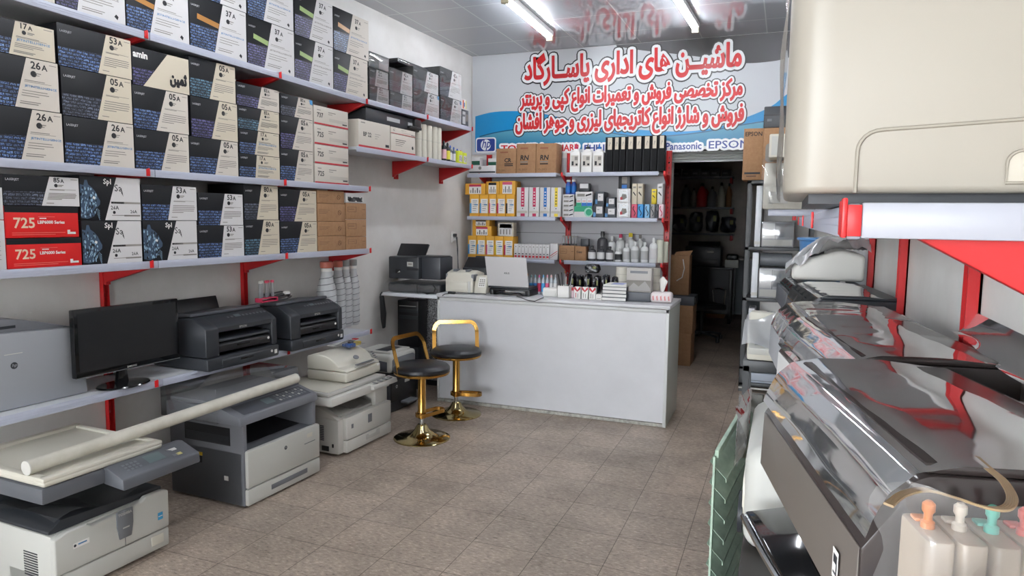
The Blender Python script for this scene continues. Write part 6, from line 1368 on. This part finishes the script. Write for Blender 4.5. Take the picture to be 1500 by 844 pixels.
# ---- wrapped A3 printers on the lower shelf
BRN = mat('brown_grey_face', (98, 91, 85), .45); TOPG = mat('smoky_top', (52, 46, 45), .16); WHF = mat('white_front', (214, 214, 212), .35)
def wrapped_printer(label, fx, fy, ang, W, Dp, H, front, top, sticker, group='plastic-wrapped printers on the right'):
    r = empty('wrapped_printer', label, 'printer', (fx, fy, ZL+.003), ang, group)
    rd = .035
    prof = [(.0, 0), (Dp, 0), (Dp, H-.02), (Dp-.02, H)] + [(.035+rd-rd*math.sin(k*PI/12), H-rd+rd*math.cos(k*PI/12)) for k in range(0, 7)] + [(.0, .10)]
    m = MB(); m.prism(prof, 'x', 0, W, top, .004, 2); m.build('body', r)
    m = MB(); m.prism([(-.004, .002), (.004, .002), (.006, .098), (-.001, .10)], 'x', .004, W-.004, front, .002); fp = m.build('front_panel', r)
    m = MB(); m.box(.004, W-.004, .06, Dp-.015, H, H+.012, top, .005); m.build('scanner_lid', r)
    m = MB()
    if sticker: bar(m, W*sticker[0], W*sticker[0]+.022, .03, .066, PAPER, -.0052); bar(m, W*sticker[0]+.004, W*sticker[0]+.018, .036, .06, CHAR, -.0056); bar(m, W*sticker[0]+.006, W*sticker[0]+.016, .04, .05, PAPER, -.006); m.build('sticker', r)
    # the clear cover: top, rounded front edge, hanging front
    path = [(Dp+.02, H-.06), (Dp+.005, H+.005), (Dp*.6, H+.018), (.09, H+.016), (.045, H+.006), (.02, H-.018), (.006, H-.05), (.001, H-.068)]
    def fn(u, v, path=path):
        t = v*(len(path)-1); i = min(int(t), len(path)-2); a, b = path[i], path[i+1]; k = t-i
        y, z = a[0]+(b[0]-a[0])*k, a[1]+(b[1]-a[1])*k; x = -.012+u*(W+.024)
        n = .0008*math.sin(6*u+5*v+fy*7)+.0005*math.sin(11*u*v+7*v)+.0002*math.sin(31*u+5*v)
        return (x, y-(n if v > .5 else 0)-.004*max(0, v-.75), z+(n if v < .55 else 0))
    m = MB(); m.grid(fn, 30, 40, WRAPS); m.build('plastic_cover', r, 180)
    return r
A1 = math.atan2(-.48, .10)
p1 = wrapped_printer('plastic-wrapped dark printer with brown front at the right, nearest, with ink tanks', -.020, 1.335, A1, .545, .315, .185, BRN, TOPG, (.86, 1))
p2_ = wrapped_printer('plastic-wrapped printer with white front at the right, second from near', -.002, 1.985, math.atan2(-.536, .085), .56, .33, .185, WHF, TOPG, (.12, 1))
p3 = wrapped_printer('plastic-wrapped grey printer at the right, third from near', -.03, 2.50, math.atan2(-.6, .06), .44, .36, .165, SILV, mat('grey_top', (112, 112, 114), .25), None)
p4 = wrapped_printer('plastic-wrapped black printer at the right, fourth from near, below the second red upright', .02, 3.42, math.atan2(-.6, .06), .60, .34, .16, CHAR, CHAR, None)
p5 = wrapped_printer('flat dark scanner under the white bundle at the right, farthest on the shelf', -.03, 4.25, math.atan2(-.6, .05), .60, .38, .125, DGREY, CHAR, None)
# ink tanks hanging on the near end of the nearest printer
TK = mat('milky_tank', (206, 188, 168), .25, trans=.25); tanks = []
d1 = Vector((math.cos(A1), math.sin(A1), 0)); d2 = Vector((-math.sin(A1), math.cos(A1), 0)); near = Vector((-.020, 1.335, 0))+d1*.56
plug = (mat('plug_orange', (214, 130, 70), .35), mat('plug_clear', (200, 190, 176), .3), mat('plug_teal', (96, 176, 160), .35), mat('plug_red', (216, 96, 90), .35), mat('plug_clear', (200, 190, 176), .3), mat('plug_black', (60, 58, 58), .35))
for i in range(6):
    p = near+d2*(.03+.0285*i)
    r = empty('ink_tank', '%s milky ink tank at the end of the nearest wrapped printer, %s plug' % (('first', 'second', 'third', 'fourth', 'fifth', 'sixth')[i], ('orange', 'clear', 'teal', 'red', 'clear', 'dark')[i]), 'ink tank', (p.x, p.y, ZL+.003), A1, 'ink tanks')
    m = MB(); m.prism(rrect(0, .07, 0, .0265, .008, 5), 'z', 0, .15, TK, .003); m.build('tank', r)
    m = MB(); m.prism(rrect(.008, .062, .003, .0235, .006, 4), 'z', .004, .05, (mat('ink_amber', (206, 150, 90), .4), mat('ink_pale', (200, 190, 176), .4), mat('ink_teal', (120, 170, 160), .4), mat('ink_rose', (200, 140, 130), .4), mat('ink_pale', (200, 190, 176), .4), mat('ink_dark', (90, 86, 84), .4))[i]); m.build('ink', r)
    m = MB(); m.lathe([(.0065, .15), (.0065, .156), (.004, .158), (.004, .164), (.006, .167), (.006, .174), (.003, .177)], plug[i], (.035, .0132, 0), 12); m.box(.01, .024, .006, .02, .15, .154, plug[i], .002); m.build('plug', r)
# ribbon of ink tubes looping from the printer to its tanks
r = empty('ink_tube_ribbon', 'brownish ribbon of thin ink tubes looping over the ink tanks', 'tubes', (0, 0, 0))
PT = [onZ(x, y, 1.352) for x, y in ((1296, 738), (1318, 722), (1350, 716), (1389, 726), (1435, 741), (1465, 743), (1476, 728), (1464, 704), (1442, 685), (1423, 668))]
def spline(P, n=8):
    out = []
    for i in range(len(P)-1):
        p0, p1_, p2a, p3_ = P[max(i-1, 0)], P[i], P[i+1], P[min(i+2, len(P)-1)]
        for t in range(n): t /= n; out.append(.5*((2*p1_)+(p2a-p0)*t+(2*p0-5*p1_+4*p2a-p3_)*t*t+(3*p1_-p0-3*p2a+p3_)*t**3))
    return out+[P[-1]]
S = spline(PT); m = MB()
for k in range(5): m.tube([p+Vector((.0012*k, -.0022*k, .0004*k)) for p in S], .0013, mat('ink_tube', (150, 128, 96), .3), 6)
m.build('tubes', r)
# film over the near end of the nearest printer and its tanks
def film_end(u, v):
    base = near+d1*(.115-.03*v+.012*math.sin(7*u+5*v))+d2*(-.02+.34*u); return (base.x+.006*math.sin(19*v), base.y+.006*math.sin(23*u), ZL+.01+.195*v+.006*math.sin(17*u))
o = film(film_end, 24, 18, 'plastic_film', None); tag(o, 'clear plastic film hanging over the ink tanks at the right edge', 'plastic film')
# film sheet gathered between the nearest printers and the wall
def film_wall(u, v): return (.365+.048*v, .95+.9*u, ZL+.20+.05*v**2+.006*math.sin(9*u+3*v)*(1-v))
o = film(film_wall, 40, 8, 'plastic_film', None, WRAPS); tag(o, 'clear plastic sheet gathered between the wrapped printers and right wall', 'plastic film')

# ---- white bundle and blue bin at the far end of the lower shelf
zb2 = ZL+.003+.158
c = onX(1215, 395, .12)
r = empty('white_machine', 'white machine wrapped in crumpled film on the far dark scanner, right wall', 'machine', (.04, 4.22, zb2), THR, 'film-wrapped machines'); W = .46
m = MB(); m.prism([(0, 0), (.33, 0), (.33, .13), (.22, .155), (.06, .10), (0, .06)], 'x', 0, W, WH, .02, 3); m.build('body', r)
m = MB(); m.box(.05, .13, .06, .14, .10, .15, CHAR, .01); m.box(.28, .35, .08, .15, .11, .155, CHAR, .01); m.build('openings', r)
film(lambda u, v: (-.03+.52*u, -.03+.38*v, .05+.13*min(1, 2.2*v)+.022*math.sin(15*u+9*v)+.014*math.sin(31*u*v+5)), 26, 18, 'plastic_film', r, MILK)
r = empty('blue_bin', 'translucent blue plastic bin behind the white bundle on the right shelf', 'bin', (.215, 4.72, ZL+.004), 0)
m = MB(); BB = mat('blue_plastic', (84, 136, 190), .3, trans=.15)
m.lathe([(.11, 0), (.13, .33), (.139, .335), (.139, .35), (.126, .35), (.105, .02), (.0, .02)], BB, seg=28); m.build('tub', r)
m = MB(); m.lathe([(.14, .335), (.145, .338), (.145, .346), (.14, .351)], BB, seg=28); m.build('rim', r)

# ---- dark steel rack beside the doorway with wrapped printers
YR = 6.80; STL = mat('dark_steel', (58, 60, 62), .45)
P_ = lambda x, y: onY(x, y, YR)
x0 = P_(1088, 420).x; x1 = .24; zt = P_(1090, 265).z
r = placeB('steel_rack', 'dark steel rack right of the doorway holding wrapped printers', 'rack', x0, YR, 0); W = x1-x0; DKR = .34
for x in (0, W-.035):
    for y in (0, DKR-.035): m = MB(); m.box(x, x+.035, y, y+.005, 0, zt, STL); m.box(x, x+.005, y, y+.035, 0, zt, STL); m.build('post', r)
zs = [P_(1110, y).z for y in (264, 362, 437, 538, 562)]
for z in zs: m = MB(); m.box(0, W, 0, DKR, z-.03, z, STL, .002); m.build('shelf', r)
m = MB(); m.box(.0, W, -.006, .0, .03, .045, LGREY); m.build('foot_bar', r)
def rack_item(label, xa, xb, zi, yt, base, name='boxed_printer', cat='printer', deco=None, wrap=True, dp=.28, yo=.01):
    a, b = P_(xa, 400).x, P_(xb, 400).x; z = zs[zi]+.002; h = P_(xa, yt).z-z
    q = placeB(name, label, cat, a, YR+yo, z, 'things on the steel rack'); w_ = b-a
    m = MB(); m.box(0, w_, 0, dp, 0, h, base, .006); m.build('body', q)
    if deco: m = MB(); deco(m, w_, h); m.build('front', q)
    if wrap: m = MB(); m.box(-.006, w_+.006, -.008, dp+.005, .001, h+.006, WRAP, .006); m.build('plastic_wrap', q)
    return q
d_sil = lambda m, w, h: (bar(m, .01, w-.01, h*.06, h*.3, LGREY), bar(m, .01, w*.4, h*.35, h*.94, mat('pale_label', (176, 178, 180), .5)), bar(m, w*.45, w*.98, h*.4, h*.94, MID), bar(m, w*.42, w*.44, h*.3, h*.96, DGREY))
rack_item('tall white panel box on the top bay of the steel rack', 1102.5, 1111.5, 1, 272, WHITE, 'white_panel_box', 'box', lambda m, w, h: bar(m, .002, w-.002, .02, .05, LGREY), False)
rack_item('silver wrapped printer on the top bay of the steel rack', 1113, 1160, 1, 325, SILV, deco=d_sil)
rack_item('tall white panel box on the middle bay of the steel rack', 1101, 1110.5, 2, 370, WHITE, 'white_panel_box', 'box', lambda m, w, h: bar(m, .002, w-.002, .02, .05, LGREY), False)
rack_item('silver wrapped printer on the middle bay of the steel rack', 1112, 1158, 2, 393, SILV, deco=d_sil)
rack_item('tall white panel box on the third bay of the steel rack', 1099, 1108.5, 3, 452, WHITE, 'white_panel_box', 'box', lambda m, w, h: bar(m, .002, w-.002, .02, .05, LGREY), False)
rack_item('grey printer on the third bay of the steel rack', 1110, 1155, 3, 490, MID, deco=lambda m, w, h: (bar(m, .0, .02, .0, h, PAPER), bar(m, .03, w*.9, h*.5, h*.52, CHAR)))
rack_item('flat pale device at the foot of the steel rack', 1097.5, 1150, 4, 546, mat('pale_blue_grey', (160, 168, 180), .4), 'flat_device', 'device', lambda m, w, h: bar(m, .02, w-.02, h*.2, h*.28, MID), False)
a, b = P_(1113, 380).x, P_(1160, 380).x; q = placeB('grey_roll', 'grey roll lying on the silver printer in the middle rack bay', 'roll', a, YR+.12, zs[2]+.002+(P_(1112, 393).z-zs[2])+.075)
m = MB(); m.cyl((0, 0, 0), (b-a, 0, 0), .062, MID, 22); m.build('roll', q); m = MB(); m.cyl((b-a, 0, 0), (b-a+.004, 0, 0), .03, CHAR, 16); m.build('core', q)
# carton with black printer on top of the rack
EPT = lambda m, w, h: m.text('EPSON', w*.08, h*.85, h*.085, INK, y=-.0015, bold=.015, fit=w*.84)
EPS = lambda m, w, h: (bar(m, w*.1, w*.9, h*.11, h*.15, INK), bar(m, w*.2, w*.7, h*.06, h*.085, mat('brown_print', (96, 66, 46), .6)))
a, b, c = P_(1089, 220), P_(1118, 220), P_(1160, 220); z = zs[0]+.002; h = P_(1090, 189).z-z
r = placeB('printer_carton', 'brown printer carton with black lettering on top of the steel rack', 'box', a.x, YR-.02, z)
m = MB(); m.box(0, b.x-a.x, 0, .33, 0, h, KRAFT, .003); m.box(b.x-a.x+.0005, c.x-a.x, .0, .33, 0, h, KRAFT, .003); m.build('carton', r)
m = MB(); EPS(m, b.x-a.x, h); m.build('print', r); m = MB(); EPT(m, b.x-a.x, h); m.build('lettering', r); m = MB(); m.prism(rrect(b.x-a.x+.02, b.x-a.x+.10, h*.34, h*.7, .03, 4), 'y', -.003, -.001, GINK); m.build('hand_hole', r)
z += h+.002; a = P_(1119, 170); h = P_(1120, 156).z-z
r = placeB('black_printer', 'small black printer on the brown printer carton before the banner', 'printer', a.x, YR-.0, z); m = MB(); m.box(0, .3, 0, .28, 0, h, CHAR, .01); m.build('body', r); m = MB(); bar(m, .0, .3, h*.55, h*.62, BLACK); m.box(.03, .07, -.006, .002, h*.3, h*.42, MID, .002); m.build('front', r)
# white wrapped printers standing on a shelf stub in front of the rack
YW = 6.42; Q = lambda x, y: onY(x, y, YW)
a, b = Q(1125, 312), Q(1190, 312); za = Q(1130, 307).z
r = placeB('small_shelf', 'short white shelf under the film-wrapped white printers near the rack', 'shelf', a.x, YW, za); W = XR-.004-a.x
m = MB(); m.box(0, W, 0, .36, -.03, 0, BOARD, .002); m.build('board', r); m = MB(); m.box(0, W, -.012, 0, -.055, .002, FASC, .003); m.build('edge_strip', r)
m = MB(); m.box(W*.35, W*.35+.03, 0.0, .36, -.09, -.03, RED, .002); m.build('bracket', r)
h1 = Q(1120, 238).z-za; 
r = placeB('white_printer', 'lower film-wrapped white printer on the short shelf near the rack', 'printer', Q(1118, 280).x, YW-.03, za+.003); W = .42
m = MB(); m.prism([(0, 0), (.36, 0), (.36, h1), (.15, h1), (.04, h1*.55), (0, h1*.5)], 'x', 0, W, CREAM, .01); m.build('body', r); m = MB(); m.box(.05, .2, -.01, .02, h1*.12, h1*.36, LGREY, .004); m.build('front', r)
film(lambda u, v: (-.02+.46*u, -.03-.03*math.sin(4*v)-.015*math.sin(17*u+8*v)+.12*v*v, .0+(h1+.03)*v+.01*math.sin(13*u)), 16, 18, 'plastic_film', r)
h2 = Q(1130, 203).z-Q(1130, 238).z
r = placeB('white_printer', 'upper cream printer stacked above the lower film-wrapped one near the rack', 'printer', Q(1126, 220).x, YW+.06, za+h1+.045); m = MB(); m.box(0, .38, 0, .3, 0, h2, CREAM, .012); m.build('body', r); m = MB(); bar(m, .02, .1, h2*.1, h2*.9, LGREY, -.001); m.build('front', r)
# paper tray machine with open cover sticking out before the rack
r = placeB('printer_stand', 'dark stand under the cream tray printer beyond the wrapped printers', 'stand', -.17, 3.72, 0); m = MB()
for x in (0, .21):
    for y in (0, .31): m.box(x, x+.03, y, y+.03, 0, .86, STL)
m.box(0, .24, 0, .34, .83, .889, STL, .002); m.box(0, .24, 0, .34, .2, .22, STL, .002); m.build('frame', r)
r = placeB('tray_printer', 'cream printer with an open front tray in bluish film, left of the far wrapped printers', 'printer', -.155, 3.70, .892); W = .23
m = MB(); m.prism([(.02, 0), (.34, 0), (.34, .22), (.14, .235), (.02, .12)], 'x', 0, W, CREAM, .012); m.build('body', r)
m = MB(); m.prism([(-.10, .05), (.03, .10), (.03, .13), (-.11, .085)], 'x', .01, W-.03, LGREY, .005); t_ = m.build('open_tray', r); m = MB(); m.prism([(-.08, .098), (.02, .131), (.02, .134), (-.08, .101)], 'x', .04, W-.06, MID); m.build('tray_recess', t_)
film(lambda u, v: (-.02+.33*u, -.12+.44*v, .10+.16*min(1, 2*v)*(.6+.4*u)+.012*math.sin(11*u+6*v)+.006*math.sin(25*u*v)), 18, 14, 'plastic_film', r, MILK)
# ---- low things under the lower shelf
r = placeB('white_cabinet', 'white ribbed cabinet under the near end of the lower right shelf', 'cabinet', .032, .62, 0); W = .34
m = MB(); m.box(0, W, 0, .35, 0, 1.10, WHF, .004); m.build('body', r); m = MB()
for k in range(4): m.box(-.004, .002, .305+.013*k, .312+.013*k, .02, 1.09, LGREY, .001)
m.build('ribs', r)
r = placeB('black_stand', 'low black cabinet under the lower right shelf, papers on it', 'cabinet', -.075, 1.42, 0); W = .455
m = MB(); m.box(0, W, 0, 1.25, 0, .66, mat('brown_black', (52, 48, 46), .5), .006); m.build('body', r); m = MB(); m.box(-.006, W, -.006, .3, .662, .69, BLACK, .004); m.build('tray', r)
r = placeB('paper_sheaf', 'loose white papers on the low black cabinet at the bottom right', 'paper', -.05, 1.44, .692, rz=.2); m = MB(); m.box(0, .14, 0, .19, 0, .004, PAPER); m.build('sheets', r); m = MB(); m.box(.03, .07, .05, .09, .0042, .005, INK); m.box(.08, .12, .03, .1, .0042, .005, GINK); m.build('print', r)
r = placeB('paper_sheaf', 'second loose paper with dark print beside the white papers on the black cabinet', 'paper', .05, 1.46, .692, rz=-.2); m = MB(); m.box(0, .12, 0, .17, 0, .004, PAPER); m.build('sheets', r); m = MB(); m.box(.02, .1, .03, .12, .0042, .005, GINK); m.build('print', r)
r = empty('glossy_monitor', 'black glossy flat monitor with bright edge lying tilted below the wrapped printers', 'monitor', (-.062, 1.90, .80), math.atan2(-.34, .10)); W = .40
r.rotation_euler = (math.radians(10), math.radians(0), math.atan2(-.34, .10))
m = MB(); m.box(0, W, 0, .26, .0, .03, GBLACK, .008); m.build('panel', r); m = MB(); m.tube([(W*k/10, -.004, .014-.03*math.sin(k/10*PI)*.3) for k in range(11)], .009, CHROME, 8); m.build('bright_edge', r)
m = MB(); m.box(.1, .3, .06, .2, -.108, -.002, BLACK, .01); m.build('foot', r)
r = placeR('floor_printer', 'light grey rounded printer under the lower right shelf behind the green louvre', 'printer', -.075, 2.62, .668); W = .62
m = MB(); m.box(0, W, 0, .40, 0, .30, LGREY, .05, 4); m.build('body', r); m = MB(); m.prism(rrect(.04, W-.04, .05, .2, .03, 4), 'y', -.004, .01, CREAM, .002); m.build('front_panel', r); m = MB(); m.lathe([(.06, 0), (.06, .012), (.045, .014)], CHAR, (0, 0, 0), 20); k_ = m.build('dial', r); k_.location = (W-.09, -.002, .08); k_.rotation_euler = (PI/2, 0, 0)
film(lambda u, v: (-.02+.3*u, -.03-.02*math.sin(9*u+5*v), .12+.2*v+.01*math.sin(21*u)), 16, 12, 'plastic_film', r)
# ---- green louvred panel leaning by the right-hand machines
GRNP = noisy('faded_green_paint', (176, 196, 178), (150, 170, 153), 18, .6, .3); FRM = noisy('weathered_frame', (104, 102, 96), (82, 80, 76), 30, .6)
pn, pf = onY(1050, 662, 2.42), onZ(1101, 575, .90); slope = (pf.z-pn.z)/Vector((pf.x-pn.x, pf.y-pn.y)).length; pn.z = pf.z = 0
dv = pf-pn; L = dv.length
r = empty('louvre_panel', 'faded green louvred metal panel standing on the floor at lower right', 'panel', pn, math.atan2(dv.y, dv.x)+PI)
r.location = pf; H = .90
SH = Matrix(((1, 0, 0, 0), (0, 1, 0, 0), (-slope, 0, 1, 0), (0, 0, 0, 1)))   # the slats run slightly downhill
# local x runs towards the camera, y into the machines
m = MB(); m.box(0, .03, -.012, .05, 0, H, FRM, .002); m.build('post', r)
m = MB(); m.box(L-.015, L, -.012, -.004, 0, H-slope*L-.02, GRNP, .001); m.build('post', r)
m = MB(); m.x = SH; m.box(.03, L-.015, -.010, .004, H-.03, H-.002, GRNP, .002); m.build('rail', r)
for k in range(10):
    z = .14+.074*k; m = MB(); m.x = SH; m.prism([(.036, z), (.034, z+.004), (-.022, z+.056), (-.020, z+.052)], 'x', .03, L-.002, GRNP); m.prism([(.033, z+.002), (.036, z+.002), (.036, z-.010), (.033, z-.010)], 'x', .03, L-.002, GRNP); m.build('slat', r)
# ================================================================== daylight, camera, exposure
w = bpy.data.worlds.new('sky'); SC.world = w; w.use_nodes = True
bg = w.node_tree.nodes['Background']; bg.inputs[0].default_value = (.90, .95, 1.0, 1); bg.inputs[1].default_value = 10.0
ld = bpy.data.lights.new('shopfront_daylight', 'AREA'); ld.shape = 'RECTANGLE'; ld.size = 4.1; ld.size_y = 2.95; ld.energy = 1; ld.cycles.is_portal = True
lo = bpy.data.objects.new('shopfront_daylight', ld); COL.objects.link(lo); lo.location = (-1.68, YF-.12, 1.6); lo.rotation_euler = (-PI/2, 0, 0); lo.rotation_euler = (PI/2, 0, PI)
cam = bpy.data.cameras.new('camera'); co = bpy.data.objects.new('camera', cam); COL.objects.link(co)
cam.sensor_width = 36; cam.lens = FPX/1500*36; cam.clip_start = .02; cam.clip_end = 100
co.matrix_world = Matrix((( _R.x, _U.x, -_F.x, EYE.x), (_R.y, _U.y, -_F.y, EYE.y), (_R.z, _U.z, -_F.z, EYE.z), (0, 0, 0, 1)))
SC.camera = co
SC.view_settings.view_transform = 'Standard'; SC.view_settings.look = 'None'; SC.view_settings.gamma = 1; SC.view_settings.use_curve_mapping = False
SC.view_settings.exposure = 1.02
SC.cycles.max_bounces = 10; SC.cycles.transparent_max_bounces = 24; SC.cycles.caustics_reflective = False; SC.cycles.caustics_refractive = False
SC.cycles.use_denoising = True; SC.cycles.sample_clamp_indirect = 6
